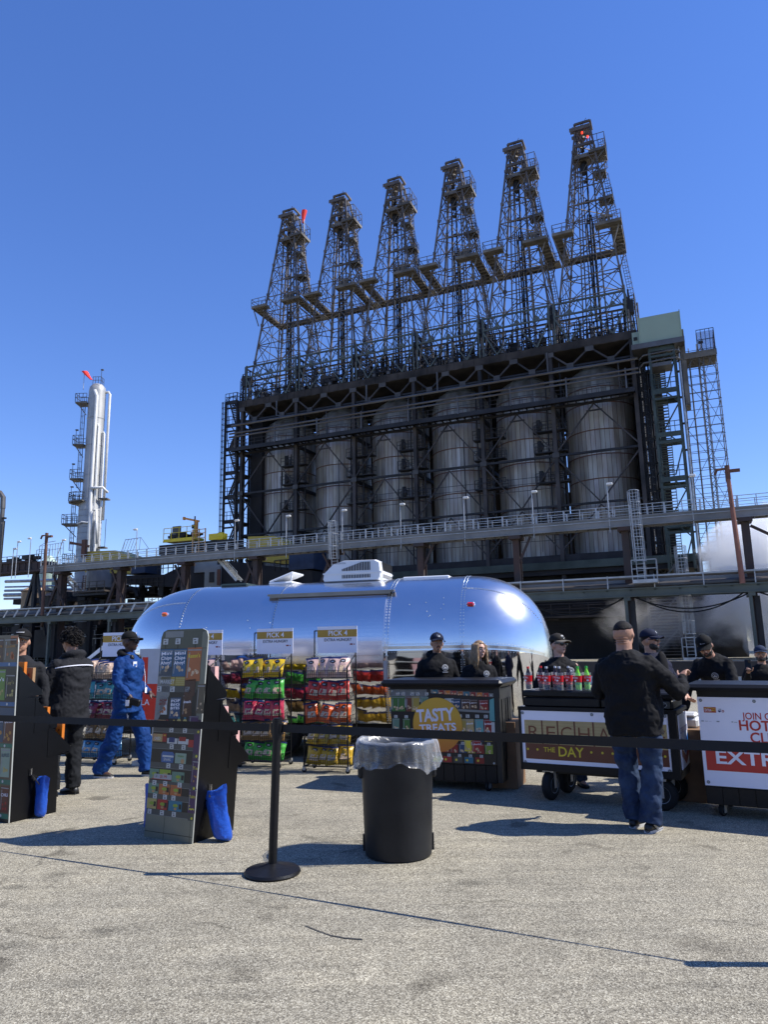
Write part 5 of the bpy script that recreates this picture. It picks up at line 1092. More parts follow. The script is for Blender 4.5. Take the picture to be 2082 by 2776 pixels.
for k,(x,y,z,w,h,n) in enumerate(((.46,.17,1.16,.16,.28,'pinkbox'),(.44,.36,.82,.16,.26,'pinkbox'),(.46,.53,.57,.14,.28,'pinkbox'))):
    snackbox(DR,TRm,x,y,z,w,h,n,['pale pink snack box in the top tray of the right display','pale pink snack box in the middle tray of the right display','pale pink snack box in the lowest tray of the right display'][k],d=.06,rz=R(10))
for k,(x,y,z,w,h,n) in enumerate(((.48,.10,1.16,.12,.34,'orangep'),(.46,.21,1.16,.13,.28,'tanbox'),(.50,.38,.82,.10,.22,'orangep'),(.50,.56,.57,.10,.30,'orangep'))):
    snackbox(DL_,TLm,x,y,z,w,h,n,['orange patterned packet behind the top of the left display','tan framed card in the top tray of the left display','orange packet in the middle tray of the left display','orange packet in the lowest tray of the left display'][k],'snack_packet',d=.03)
# weight bags hooked to the displays
def weight_bag(base,top,w,lab,hook,tilt=0,seed=0):
    t=thing('weight_bag',lab,'weight bag',(base[0],base[1],0),R(-29)+.2,'blue weight bags on the displays')
    bx,bz=0,0; tx,tz_=top; rings=[]; rng=random.Random(seed)
    for i in range(17):
        f=i/16; n=28; ring=[]
        wx=w*(.80+.12*math.sin(min(f*1.9,1)*PI/2)) if f<.55 else w*(.92+.62*(f-.55)); dy=w*.74*(math.sin(min(f*7+.35,1)*PI/2))*(1-.80*max(0,(f-.30)/.70)**1.1)
        if f<.03: wx*=.82; dy*=.75
        c=Vector((tx*f,0,.012+tz_*f))
        for j in range(n):
            a=2*PI*j/n; wr=1+.13*math.sin(5*a+f*5+seed)*f**1.5+.05*math.sin(11*a+f*9)*f+.03*math.sin(7*a+f*26)
            ring.append(c+Vector((wx/2*math.cos(a)*wr,dy/2*math.sin(a)*wr,(.02*math.sin(a*2+seed) if f>.9 else 0)+ (tilt*.12*math.cos(a) if f>.75 else 0))))
        rings.append(ring)
    b=MB(); b.loft(rings); b.build('pouch',M('blue_vinyl'),t,auto=50)
    Mi=root_m(t).inverted(); h=Mi@Vector(hook); b=MB(); p0=Vector((tx,-.01,tz_)); b.bar(p0+Vector((-.01,-w*.1,-.05)),h,.022,.004); b.bar(p0+Vector((-.03,.02,0)),h,.018,.004); b.build('strap',M('blk_matte'),t)
    b=MB(); b.bb(h.x-.012,h.x+.012,h.y-.01,h.y,h.z-.02,h.z+.05); b.build('clip',M('chrome'),t); return t
hk=root_m(DR)@(TRm@Vector((.575,.16,.40))); weight_bag((-1.40,6.40,0),(-.115,.40),.195,'blue weight bag leaning out from the right display, mouth gaping',hk,.25,1)
hk=root_m(DL_)@(TLm@Vector((.575,.20,.42))); weight_bag((-3.43,7.40,0),(.0,.36),.135,'blue weight bag hanging upright against the left display',hk,.1,4)
t=weight_bag((-2.17,6.83,0),(.02,.38),.13,'blue weight bag peeping out behind the left edge of the right display',root_m(DR)@Vector((-.01,.2,.5)),.1,7)
# ================================================================ barrier posts and belt
def post(x,y,lab,lean=0,rz=0):
    t=thing('barrier_post',lab,'barrier post',(x,y,0),rz,'black belt barrier posts'); 
    b=MB(); b.lathe([(.0,0),(.198,0),(.203,.012),(.195,.028),(.10,.045),(.05,.062),(.036,.07),(.0,.07)],44); b.build('base',M('blk_plastic'),t,auto=35)
    b=MB(); b.tube((0,0,.06),(lean*.92,0,.935),.031,n=20); b.build('pole',M('blk_plastic'),t,auto=40)
    b=MB(); b.tube((lean*.92,0,.935),(lean,0,1.065),.037,n=20); b.tube((lean,0,1.065),(lean,0,1.077),.030,n=20); b.bb(lean-.045,lean+.045,-.018,.018,.965,1.04); b.build('head',M('blk_plastic'),t,auto=40); return t
SP1=Vector((-.85,5.50)); SP2=Vector((2.42,3.86)); SP3=Vector((-4.15,7.02))
post(SP1.x,SP1.y,'black belt barrier post on a round base left of the trash can',.03,math.atan2(SP2.y-SP1.y,SP2.x-SP1.x)); post(SP2.x,SP2.y,'black belt barrier post just outside the right edge, its shadow at lower right'); post(SP3.x,SP3.y,'black belt barrier post just outside the left edge')
def belt(a,c,za,zc,sag,lab):
    b=MB(); n=24; t_=(c-a).normalized(); nrm=Vector((-t_.y,t_.x)); 
    def pt(f,side,up):
        p=a.lerp(c,f); tw=.004*math.sin(f*9); z=lrp(za,zc,f)-sag*4*f*(1-f); return (p.x+nrm.x*(side*.001+up*tw),p.y+nrm.y*(side*.001+up*tw),z+up*.028)
    for i in range(n):
        f0,f1=i/n,(i+1)/n
        for s in(-1,1): q=[pt(f0,s,-1),pt(f1,s,-1),pt(f1,s,1),pt(f0,s,1)]; b.quad(*(q if s<0 else q[::-1]))
        for u in(-1,1): b.quad(pt(f0,-1,u),pt(f0,1,u),pt(f1,1,u),pt(f1,-1,u))
    tag(b.build('barrier_belt',mat('belt_web',(.005,.005,.006),.7,0,.1,30)),lab,'belt','black barrier belts')
d=(SP2-SP1).normalized(); belt(SP1+d*.04,SP2-d*.04,1.005,1.005,.0,'black belt stretched from the post across the carts to the right edge')
d=(SP3-SP1).normalized(); belt(SP1+d*.04,SP3-d*.04,1.005,1.005,.0,'black belt stretched from the post across the displays to the left edge')
# ================================================================ trash can with liner
t=thing('trash_can','large round charcoal plastic trash can on the asphalt','trash can',(.065,5.93,0),.3)
b=MB(); b.lathe([(.0,0),(.245,0),(.258,.01),(.262,.05),(.288,.80),(.303,.81),(.303,.84),(.292,.845),(.28,.80),(.25,.02),(0,.015)],56); b.build('bin',mat('bin_grey',(.009,.0095,.011),.48,0,.22,2.5,bump=.12,bscale=30,c2=(.017,.018,.020),spec=.35),t,auto=30)
b=MB(); 
for z in(.70,): b.lathe([(.283,0),(.291,.004),(.291,.016),(.284,.02)],56,(0,0,z),cap=False)
for a in(-.3,PI-.3): b.box((.285*math.cos(a),.285*math.sin(a),.62),(.05,.12,.10),rz=a,bev=.015); b.box((.262*math.cos(a),.262*math.sin(a),.09),(.03,.03,.12),rz=a)
b.build('rib',M('bin_grey'),t)
rng=random.Random(11); rings=[]; n=96
for i,(r,z) in enumerate(((.22,.60),(.262,.72),(.276,.80),(.292,.862),(.312,.866),(.322,.84),(.328,.79),(.333,.74),(.331,.70),(.342,.675))):
    ring=[]
    for j in range(n):
        a=2*PI*j/n; k=max(0,(i-3))/6
        fold=(.016*math.sin(7*a+1.2*i*.3)+.011*math.sin(17*a+i*.5)+.008*math.sin(31*a-i*.8))*k+.008*mnoise.noise(Vector((a*3,i*.7,0)))
        zz=z+(.014*math.sin(5*a+2)+.022*math.sin(3*a+.5))*k*(1.3 if i>7 else .6)+.008*math.sin(13*a+i)*(.3+k)
        rr=r+fold; ring.append(Vector((rr*math.cos(a),rr*math.sin(a),zz)))
    rings.append(ring)
b=MB(); b.loft(rings,cap=False); o=b.build('bin_liner',None,loc=(.065,5.93,0)); o.data.materials.clear()
m=bpy.data.materials.new('clear_film'); m.use_nodes=True; nt=m.node_tree; N=nt.nodes; L=nt.links; bs=N['Principled BSDF']; bs.inputs['Base Color'].default_value=(.75,.77,.80,1); bs.inputs['Roughness'].default_value=.16; bs.inputs['Specular IOR Level'].default_value=1.0
tc=N.new('ShaderNodeTexCoord'); nz=N.new('ShaderNodeTexNoise'); nz.inputs['Scale'].default_value=5; nz.inputs['Detail'].default_value=3; nz.inputs['Distortion'].default_value=.8; L.new(tc.outputs['Object'],nz.inputs['Vector'])
bp=N.new('ShaderNodeBump'); bp.inputs['Strength'].default_value=1; bp.inputs['Distance'].default_value=.03; L.new(nz.outputs[0],bp.inputs['Height']); L.new(bp.outputs[0],bs.inputs['Normal'])
gl=N.new('ShaderNodeBsdfGlossy'); gl.inputs['Roughness'].default_value=.25; gl.inputs['Color'].default_value=(.85,.82,.78,1); L.new(bp.outputs[0],gl.inputs['Normal']); tp=N.new('ShaderNodeBsdfTransparent'); tp.inputs['Color'].default_value=(.90,.91,.92,1)
lw=N.new('ShaderNodeLayerWeight'); lw.inputs['Blend'].default_value=.35; L.new(bp.outputs[0],lw.inputs['Normal']); rp=N.new('ShaderNodeMapRange'); rp.inputs[3].default_value=.09; rp.inputs[4].default_value=.55; L.new(lw.outputs['Facing'],rp.inputs[0]); mx=N.new('ShaderNodeMixShader'); df=N.new('ShaderNodeBsdfDiffuse'); df.inputs['Color'].default_value=(.75,.77,.8,1); m2=N.new('ShaderNodeMixShader'); m2.inputs[0].default_value=.6; L.new(gl.outputs[0],m2.inputs[1]); L.new(df.outputs[0],m2.inputs[2]); L.new(rp.outputs[0],mx.inputs[0]); L.new(tp.outputs[0],mx.inputs[1]); L.new(m2.outputs[0],mx.inputs[2]); L.new(mx.outputs[0],N['Material Output'].inputs['Surface'])
o.data.materials.append(m)
for p in o.data.polygons: p.use_smooth=True
tag(o,'crumpled clear plastic liner folded over the rim of the trash can','bin liner')
# ================================================================ candy cart
def caster(parent,x,y,r=.055,wide=.03,fork=True,rz=0,zc=None):
    b=MB(); b.lathe([(0,-wide/2),(r*.92,-wide/2),(r,-wide*.3),(r,wide*.3),(r*.92,wide/2),(0,wide/2)],20); o=b.build('caster_wheel',M('rubber'),parent,auto=40); o.location=(x,y,r+.001); o.rotation_euler=(PI/2,0,rz)
    b=MB(); b.lathe([(0,-wide/2-.003),(r*.5,-wide/2-.003),(r*.5,wide/2+.003),(0,wide/2+.003)],14); b.build('hub',M('chrome'),o)
    b=MB(); ca,sa=math.cos(rz),math.sin(rz)
    for s in(-1,1): ox,oy=-sa*s*(wide/2+.008),ca*s*(wide/2+.008); b.box((x+ox,y+oy,r*1.35),(r*.7,.005,r*1.6),rz=rz)
    b.box((x,y,r*2.15),(r*1.3,wide+.03,.012),rz=rz); b.build('caster_fork',M('galv'),parent)
ct=thing('candy_cart','black rolling counter cart with candy shelf print and round orange TASTY TREATS sign','cart',(.04,8.66,0),R(-22))
b=MB(); b.bb(.0,1.24,.02,.62,.28,1.10); b.build('body',M('blk_plastic'),ct)
b=MB(); b.bb(-.10,1.36,-.10,.72,1.12,1.20,bev=.034); b.bb(.0,1.26,-.02,.66,1.095,1.135); b.build('countertop',M('blk_plastic'),ct)
b=MB()
for i in range(10): x=.02+i*.122; b.bb(x,x+.116,.0,.02,.10,.275)
b.bb(0,1.24,.02,.62,.12,.28); b.bb(.02,1.22,.04,.6,.085,.12); b.build('plinth',M('blk_plastic'),ct)
b=MB(); b.bb(1.245,1.30,.0,.64,.10,1.10)
for y in(.12,.28,.44): b.bb(1.30,1.306,y,y+.07,.3,.98)
b.bb(1.24,1.31,-.02,.05,1.0,1.12); b.build('side_panel',mat('side_grey',(.012,.013,.014),.4,0,.1,3),ct)
b=MB()
for y in(.10,.20,.30,.40,.5): b.bb(1.301,1.309,y,y+.03,.32,.98)
b.build('vent_slot',M('side_grey'),ct)
for x,y,a in((.12,.1,.4),(1.12,.06,1.2),(.12,.55,.2),(1.12,.55,.9)): caster(ct,x,y,.055,.032,rz=a)
p=PR(); W=1.24
p.r(.0,W,.285,1.09,'dark',0); p.r(.0,.45,.98,1.09,'steelgrey',1); p.poly([(.0,.82),(.45,.98),(.45,1.09),(0,1.09)],'steelgrey',1); p.r(.0,.44,.80,.86,'dark',2)
rng=random.Random(8); cols=['green2','doritored','mustard2','mint','candyred','mmbrown','redbox','popblue','lime','peanut','aqua','cocoa','tagwhite']
for i,(x,n) in enumerate(((.06,'green2'),(.13,'green2'),(.24,'doritored'),(.31,'mustard2'),(.42,'mint'))): p.bag(x,.84,.10,.17,n,None,l=3+i%2,seed=i); p.tag(x+.03,1.04,.04)
p.poly([(.50,1.09),(W,1.05),(W,1.01),(.50,1.05)],'dimgrey',3)
for i in range(9): x=.55+i*.075; p.bag(x,1.045-i*.004,.07,.045,['aqua','redbox','orangep','candyred','peanut'][i%5],None,l=4,seed=i)
for i,(x,n,s) in enumerate(((.72,'tagwhite','crisp'),(.80,'popblue','Snack'),(.91,'mmbrown',"m&m's"),(1.00,'mmbrown',"m&m's"),(1.12,'redbox',"m&m's"))): p.bag(x,.885-.004*i,.105,.11,n,s,l=4+i%2,seed=40+i)
p.poly([(.62,.885),(W,.86),(W,.835),(.62,.86)],'dimgrey',4)
for i in range(5): p.tag(.06+i*.13,.78,.04); p.bag(.06+i*.13,.62,.09,.14,['mint','green2','laygreen','green2','mint'][i],['','','Goldf','',''][i] or None,l=4,seed=50+i)
for i,(x,n,s) in enumerate(((.86,'mustard2',None),(.95,'gold2','deli'),(1.06,'cyanp',None),(1.16,'redbox','BITES'))): p.bag(x,.62,.10,.15,n,s,l=4,seed=60+i); p.tag(x-.02,.80,.042,l=6)
p.poly([(1.18,.75),(W,.75),(W,1.0),(1.19,.98)],'cyanp',5); p.poly([(1.195,.56),(W-.005,.56),(W-.003,.74),(1.2,.74)],'tagwhite',5)
for row,z in enumerate((.53,.40)):
    for i in range(12): x=.06+i*.1; p.bag(x,z,.09,.10,rng.choice(['lime','mustard2','green2','redbox','popblue','candyred']),None,l=4+i%2,seed=70+i+row*20); p.tag(x,z+.105,.036,l=7)
p.bag(1.02,.42,.10,.12,'candyred','deli',l=8,seed=91); p.bag(.92,.42,.08,.13,'dotyel',None,l=8,seed=92)
for i in range(9): x=.05+i*.125; p.r(x-.05,x+.05,.295,.36,['mustard2','peanut','redbox','tagwhite','lime','candyred','shelf','aqua','redbox'][i],4); p.tag(x+.02,.372,.036,l=7); p.disc(x-.02,.325,.014,'dotyel',5,8)
for x,z in((.02,1.07),(W-.03,1.03),(W-.03,.305),(.03,.31),(.6,.305)): p.disc(x,z,.011,'tagwhite',9,12)
p.build('printed_wrap',ct)
b=MB(); b.prism([(.57+.295*math.cos(a),.70+.30*math.sin(a)) for a in [2*PI*k/48 for k in range(48)]],(0,-.012,0),(1,0,0),(0,0,1),(0,.006,0)); m=bpy.data.materials.new('sign_orange'); m.use_nodes=True; nt=m.node_tree; tc=nt.nodes.new('ShaderNodeTexCoord'); sx=nt.nodes.new('ShaderNodeSeparateXYZ'); rr=nt.nodes.new('ShaderNodeValToRGB'); nt.links.new(tc.outputs['Generated'],sx.inputs[0]); nt.links.new(sx.outputs[2],rr.inputs[0]); rr.color_ramp.elements[0].color=(.50,.15,.02,1); rr.color_ramp.elements[1].color=(.52,.31,.03,1); rr.color_ramp.elements[1].position=.7; nt.links.new(rr.outputs[0],nt.nodes['Principled BSDF'].inputs['Base Color']); nt.nodes['Principled BSDF'].inputs['Roughness'].default_value=.4
b.build('round_sign',m,ct)
p=PR(Matrix.Translation((0,-.0125,0))); p.t('TASTY',.545,.80,.19,'lilac',1,.034,wid=.455,rot=.07); p.t('TREATS',.575,.665,.115,'lilac',1,.026,wid=.44,rot=.07); p.poly([(.35,.585),(.80,.617),(.80,.621),(.35,.589)],'lilac',1); p.t("YOU DESERVE IT!",.58,.565,.045,'lilac',1,.004,wid=.38,rot=.07); p.build('lettering',ct)
# ================================================================ drinks cart
dc=thing('drinks_cart','black rolling drinks cart with white RECHARGE THE DAY front on fat rubber wheels','cart',(1.42,7.84,0),R(-30))
b=MB(); L=1.53; b.bb(0,L,.0,.62,.36,.92); b.bb(-.03,L+.03,-.02,.64,.90,.935); b.bb(-.02,L+.02,-.02,.64,.30,.37); b.bb(L-.055,L+.02,-.022,.02,.3,.92); b.bb(-.025,.0,-.02,.02,.3,.92); b.bb(.1,L-.1,.1,.5,.26,.30); b.build('chassis',M('blk_plastic'),dc)
b=MB(); b.bb(.002,L-.058,-.012,-.001,.355,.895); b.build('front_board',M('white_print'),dc)
p=PR(Matrix.Translation((0,-.0122,0))); p.r(.035,L-.075,.565,.80,'goldw',0); p.r(.035,L-.075,.41,.565,'brownd',0)
for i in range(7): z=.59+i*.031; p.r(.035,L-.075,z,z+.008,'gold2',1)
for ch,x in zip('RECHARGE',(.127,.312,.477,.659,.857,1.04,1.21,1.385)): p.t(ch,x,.672,.185,'brownl',3,-.004,wid=.115 if ch!='E' else .095)
for x in(.225,.39,.565,.755,.955,1.13,1.30): p.r(x-.008,x+.008,.565,.80,'brownd',2)
p.t('THE',.29,.507,.066,'dotyel',3,.012,wid=.12); p.t('DAY',.51,.492,.135,'dotyel',3,.012,wid=.26)
for x in(.06,.163,.72,.83,.93,1.03,1.13,1.23,1.33,1.42): p.disc(x,.506,.012,'dotyel',3,12)
for x,z in((.02,.87),(.75,.872),(L-.08,.88),(.025,.375),(L-.08,.375)): p.disc(x,z,.016,'dimgrey',3,14); p.disc(x,z,.008,'steelgrey',4,8)
p.build('lettering',dc)
b=MB(); b.bb(L+.02,L+.027,.06,.60,.38,.88); b.build('side_board',M('white_print'),dc)
p=PR(Matrix.Translation((L+.0275,0,0))@Matrix.Rotation(PI/2,4,'Z')); p.t('chevron',.33,.74,.12,'chevblue',2,.006,wid=.46); p.poly([(.10,.68),(.33,.58),(.56,.68),(.56,.60),(.33,.50),(.10,.60)],'chevblue',1); p.poly([(.10,.58),(.33,.48),(.56,.58),(.56,.50),(.33,.40),(.10,.50)],'candyred',1); p.build('logo',dc)
def fat_wheel(x,y,rz,r=.145,w=.085):
    b=MB(); b.lathe([(.07,-w/2),(r*.85,-w/2),(r,-w*.28),(r,w*.28),(r*.85,w/2),(.07,w/2)],32); o=b.build('wheel',M('rubber'),dc,auto=50); o.location=(x,y,r+.001); o.rotation_euler=(PI/2,0,rz)
    b=MB(); b.lathe([(0,-w/2+.01),(.03,-w/2),(.06,-w/2+.015),(.078,-w/2-.004),(.078,w/2+.004),(.06,w/2-.015),(.03,w/2),(0,w/2-.01)],24); b.build('rim',M('galv'),o)
    b=MB(); ca,sa=math.cos(rz),math.sin(rz)
    for s in(-1,1): b.box((x-sa*s*(w/2+.012),y+ca*s*(w/2+.012),.20),(.045,.006,.16),rz=rz)
    b.box((x,y,.285),(.10,w+.04,.02),rz=rz); b.build('fork',M('galv'),dc)
fat_wheel(.25,.09,R(80)); fat_wheel(L-.18,.06,R(5)); fat_wheel(.30,.52,R(75)); fat_wheel(L-.16,.54,R(12))
RM=root_m(dc)
def cooler(x0,x1,z0,h,lab,plate):
    t=thing('cooler',lab,'cooler',RM@Vector(((x0+x1)/2,.30,z0)),R(-30),'black coolers on the drinks cart'); w=(x1-x0)/2; b=MB(); b.bb(-w,w,-.29,.29,0,h*.58,bev=.012); b.build('tub',M('blk_plastic'),t); b=MB(); b.bb(-w-.006,w+.006,-.296,.296,h*.6,h,bev=.014); b.bb(-w*.5,w*.2,-.30,-.29,h*.9,h*1.02); b.build('lid',M('blk_plastic'),t)
    if plate: b=MB(); b.bb(w-.17,w-.03,-.302,-.292,h*.08,h*.5); b.build('name_plate',cm('shelf',(0,0,0)),t); p=PR(Matrix.Translation((0,-.303,0))); p.disc(w-.10,h*.29,.045,'steelgrey',0,24,.028); p.disc(w-.10,h*.29,.039,'dark',1,24,.023); p.t('IRP',w-.10,h*.29,.035,'steelgrey',2,.004); p.build('lettering',t)
    return t
cooler(.03,.83,.936,.165,'long black drinks cooler on the left of the cart, bottles standing on its lid',False); cooler(.84,L+.0,.936,.155,'black drinks cooler with oval name plate on the right of the cart',True)
# bottles standing in printed cups
cm('cola',(.02,.006,.004),rough=.1); cm('sodagreen',(.20,.62,.03),rough=.12); cm('cupred',(.50,.012,.02),rough=.3); cm('capred',(.60,.01,.015),rough=.35); cm('capwhite',(.55,.56,.58),rough=.35); cm('capgreen',(.04,.45,.06),rough=.35)
def film(name,c,a,r=.08):
    m=bpy.data.materials.new(name); m.use_nodes=True; b=m.node_tree.nodes['Principled BSDF']; b.inputs['Base Color'].default_value=(*c,1); b.inputs['Roughness'].default_value=r; b.inputs['Alpha'].default_value=a; b.inputs['Specular IOR Level'].default_value=.9; return m
CUP=film('clear_cup',(.75,.78,.80),.22)
def bottle(px,pz,drink,cap,lab):
    t=thing('drink_bottle',lab,'bottle',px,R(-30+random.uniform(-30,30)),'soft drink bottles standing in cups'); b=MB(); b.lathe([(0,0.005),(.026,.005),(.030,.03),(.030,.12),(.027,.165),(.013,.205),(.012,.222),(0,.222)],20); b.build('bottle_body',MC[drink],t,auto=60)
    b=MB(); b.lathe([(0,.222),(.0145,.222),(.0145,.242),(0,.243)],14); b.build('cap',MC[cap],t)
    b=MB(); b.lathe([(.0306,.055),(.0306,.125)],20,cap=False); b.build('bottle_label',MC['cupred'] if drink=='cola' else MC['capgreen'],t,auto=60)
def cupf(px,lab):
    t=thing('plastic_cup',lab,'cup',px,R(-30)+random.uniform(-.5,.5),'clear printed cups round the bottles'); b=MB(); b.lathe([(0,.0),(.033,0),(.0355,.06),(.044,.175),(.046,.18)],24,cap=False); b.build('cup_wall',CUP,t,auto=60)
    b=MB(); b.lathe([(.0385,.085),(.0432,.150)],24,cap=False); b.build('red_print',MC['cupred'],t,auto=60)
    p=PR(Matrix.Translation((0,-.0432,0))); p.t('XTRA',0,.128,.026,'white',2,.01); p.disc(0,.10,.013,'white',1,10,.01); p.build('lettering',t)
bl=[(.06,.12,'cola','capred','leftmost red capped cola bottle standing in its cup'),(.16,.25,'cola','capred','second red capped cola bottle from the left'),(.27,.10,'cola','capwhite','grey capped cola bottle in front, third from the left'),(.33,.22,'cola','capwhite','grey capped cola bottle behind the third one'),(.41,.10,'cola','capwhite','grey capped cola bottle, second from right among the colas'),(.48,.20,'cola','capwhite','rightmost grey capped cola bottle, left of the green ones'),(.61,.08,'sodagreen','capgreen','front bright green soda bottle standing in its cup'),(.67,.20,'sodagreen','capgreen','rear bright green soda bottle beside the big man')]
random.seed(4)
for x,y,dk,cp,lab in bl:
    P=RM@Vector((x,y,1.102)); bottle(P+Vector((0,0,.002)),0,dk,cp,lab); cupf(P,'clear red printed cup holding the '+lab.replace(' standing in its cup','').replace(', left of the green ones','').replace(', second from right among the colas',' right of the middle'))
# ice bucket of clear plastic between the men
t=thing('plastic_tub','frosted clear plastic tub on the right cooler','tub',RM@Vector((1.27,.25,1.092)),0); b=MB(); b.lathe([(0,0),(.07,0),(.08,.13),(.085,.135)],24,cap=False); b.build('tub_wall',film('frosted',(.7,.72,.8),.6,.4),t,auto=60); b=MB(); b.bb(-.03,.05,-.04,.04,.10,.15); b.build('napkins',MC['white'],t)
# ================================================================ hot drinks cart at the right edge
hc=thing('counter_cart','white fronted rolling counter with red HOT and EXTRA lettering, cut by the right edge','cart',(2.93,6.95,0),R(-30))
b=MB(); L=1.35; b.bb(.0,L,.0,.6,.27,1.10); b.build('body',M('blk_plastic'),hc)
b=MB(); b.bb(-.10,L+.1,-.10,.7,1.125,1.185,bev=.027); b.bb(0,L,-.02,.62,1.09,1.125); b.build('countertop',M('blk_plastic'),hc)
b=MB(); b.bb(0,L,.0,.6,.11,.27)
for i in range(10): x=.01+i*.135; b.bb(x,x+.128,-.015,.0,.12,.262)
b.build('plinth',M('blk_plastic'),hc)
b=MB(); b.bb(.0,L,-.012,-.001,.275,1.065); b.build('front_board',M('white_print'),hc)
for x,y,a in((.12,.08,1.2),(L-.1,.08,1.2),(.14,.52,.5),(L-.1,.5,.3)): caster(hc,x,y,.058,.034,rz=a)
p=PR(Matrix.Translation((0,-.0122,0)))
p.r(.05,.155,.925,.975,'logored',1); p.t('EXTRA',.087,.945,.034,'white',4,.012,wid=.056); p.t('MILE',.135,.945,.022,'dotyel',4,.006,wid=.036); p.poly([(.05,.957),(.10,.970),(.155,.957),(.155,.961),(.10,.975),(.05,.961)],'dotyel',3); p.r(.177,.20,.955,.96,'tagline',2); p.poly([(.172,.95),(.183,.945),(.195,.95),(.195,.935),(.183,.928),(.172,.935)],'navyp',2); p.disc(.213,.94,.011,'signred2',2,16); p.disc(.213,.94,.006,'white',3,5)
p.t('JOIN OUR',.54,.90,.085,'signred',2,.012,wid=.34) ; p.t('HOT DRINK',.66,.815,.125,'signred',2,.02,wid=.66); p.t('CLUB',.56,.71,.125,'signred',2,.02,wid=.29)
p.r(.03,L-.05,.41,.665,'signred',1); p.t('EXTRA MILE',.66,.525,.165,'white',3,.022,wid=1.10)
for x,z in((.03,1.035),(.48,1.035),(.03,.305),(.7,.3)): p.disc(x,z,.015,'dimgrey',3,14); p.disc(x,z,.008,'steelgrey',4,8)
rng=random.Random(6)
for i in range(7): x=.02+rng.random()*.35; p.r(x,x+rng.uniform(.005,.03),.84+rng.random()*.006,.844+rng.random()*.01,'steelgrey',2)
p.build('lettering',hc)
# cartons and white cooler behind the carts
def carton(x,y,rz,w,d,h,lab):
    t=thing('cardboard_box',lab,'box',(x,y,0),rz,'brown cartons between the carts'); b=MB(); b.bb(-w/2,w/2,-d/2,d/2,0,h,bev=.004); b.build('carton',M('cardboard'),t); b=MB(); b.bb(-.03,.03,-d/2-.001,d/2+.001,h,h+.001); b.bb(-w/2-.001,-w/2-.0003,-.03,.03,h*.8,h); b.bb(-.03,.03,-d/2-.0015,-d/2-.0003,h*.8,h); b.build('tape',cm('tape',(.30,.2,.12)),t)
carton(1.38,8.62,R(-22),.30,.45,.72,'tall brown carton between the candy cart and drinks cart'); carton(3.10,7.75,R(-30),.42,.40,.70,'brown carton between the drinks cart and the white fronted cart')
t=thing('cooler','small white cooler with domed lid on the carton behind the drinks cart','cooler',(3.15,7.78,.70),R(-30)); b=MB(); b.bb(-.17,.12,-.12,.12,0,.10,bev=.02); b.build('tub',M('white_plastic'),t); b=MB(); b.bb(-.16,.11,-.11,.11,.10,.15,bev=.03); b.build('lid',M('white_plastic'),t)
# pictures on the truck side behind the man in the hoodie handled by display boxes
# ================================================================ people
def remesh(b,name,mats,parent,vox=.012,smooth=3,disp=0,dscale=.12,seed=0,sfac=.5):
    o=b.build(name,mats,None); m=o.modifiers.new('r','REMESH'); m.mode='VOXEL'; m.voxel_size=vox; m.use_smooth_shade=True
    if smooth: s=o.modifiers.new('s','SMOOTH'); s.factor=sfac; s.iterations=smooth
    dg=bpy.context.evaluated_depsgraph_get(); dg.update(); me=bpy.data.meshes.new_from_object(o.evaluated_get(dg)); nm=o.name; bpy.data.objects.remove(o)
    if disp:
        co=Vector((seed*3.1,seed*1.7,0)); 
        nr=[v.normal.copy() for v in me.vertices]; cs=[v.co.copy() for v in me.vertices]
        for v,p,nn_ in zip(me.vertices,cs,nr):
            q=p; w=mnoise.noise(Vector((q.x/dscale*.8,q.y/dscale*.8,q.z/dscale*1.25+1.5*mnoise.noise(q*4+co)))+co); w2=abs(mnoise.noise(q/(dscale*.42)+co))
            v.co=p+nn_*(disp*(w*.9-w2*.7))
    for p in me.polygons: p.use_smooth=True
    n=bpy.data.objects.new(name,me); COL.objects.link(n); me.materials.clear()
    for x in (mats if isinstance(mats,(list,tuple)) else [mats]): me.materials.append(x)
    n.parent=parent; return n
def cloth(n,c,c2=None,rough=.85,bump=.25): return mat('cloth_'+n,c,rough,0,.16,7,bump=bump,bscale=26,c2=c2,dist=.012,spec=.25)
cloth('black',(.0055,.0055,.0065)); cloth('charcoal',(.014,.0145,.017)); cloth('pants',(.009,.010,.012)); cloth('blue',(.003,.030,.135),c2=(.006,.048,.19),rough=.8,bump=.5); cloth('navy',(.012,.014,.032)); cloth('denim',(.010,.020,.052),c2=(.035,.062,.12),bump=.35)
cloth('cap_black',(.007,.007,.007)); cloth('cap_brown',(.022,.019,.016)); cloth('cap_navy',(.010,.014,.032)); cloth('brim_grey',(.14,.125,.10)); cloth('cap_blue',(.02,.03,.06))
for k,c in dict(tan=(.42,.22,.14),fair=(.50,.29,.21),brown=(.06,.03,.02),olive=(.36,.19,.12)).items(): mat('skin_'+k,c,.5,0,.10,14,bump=.12,bscale=60,dist=.004)
mat('hair_black',(.009,.0075,.007),.7,0,.3,40,bump=.8,bscale=120,dist=.01,spec=.25); mat('hair_blond',(.22,.13,.065),.45,0,.3,30,c2=(.34,.22,.11)); mat('hair_dark',(.02,.014,.011),.5,0,.3,60,bump=.5,bscale=200)
mat('shades',(.008,.008,.009),.08,0,.1,2,spec=.8); mat('eye_white',(.6,.58,.55),.3); mat('lip',(.30,.10,.08),.5); mat('shoe_black',(.014,.014,.014),.45,0,.2,9); mat('sole_white',(.42,.42,.42),.6)
cm('crest',(.42,.43,.44)); cm('navy',(0,0,0))
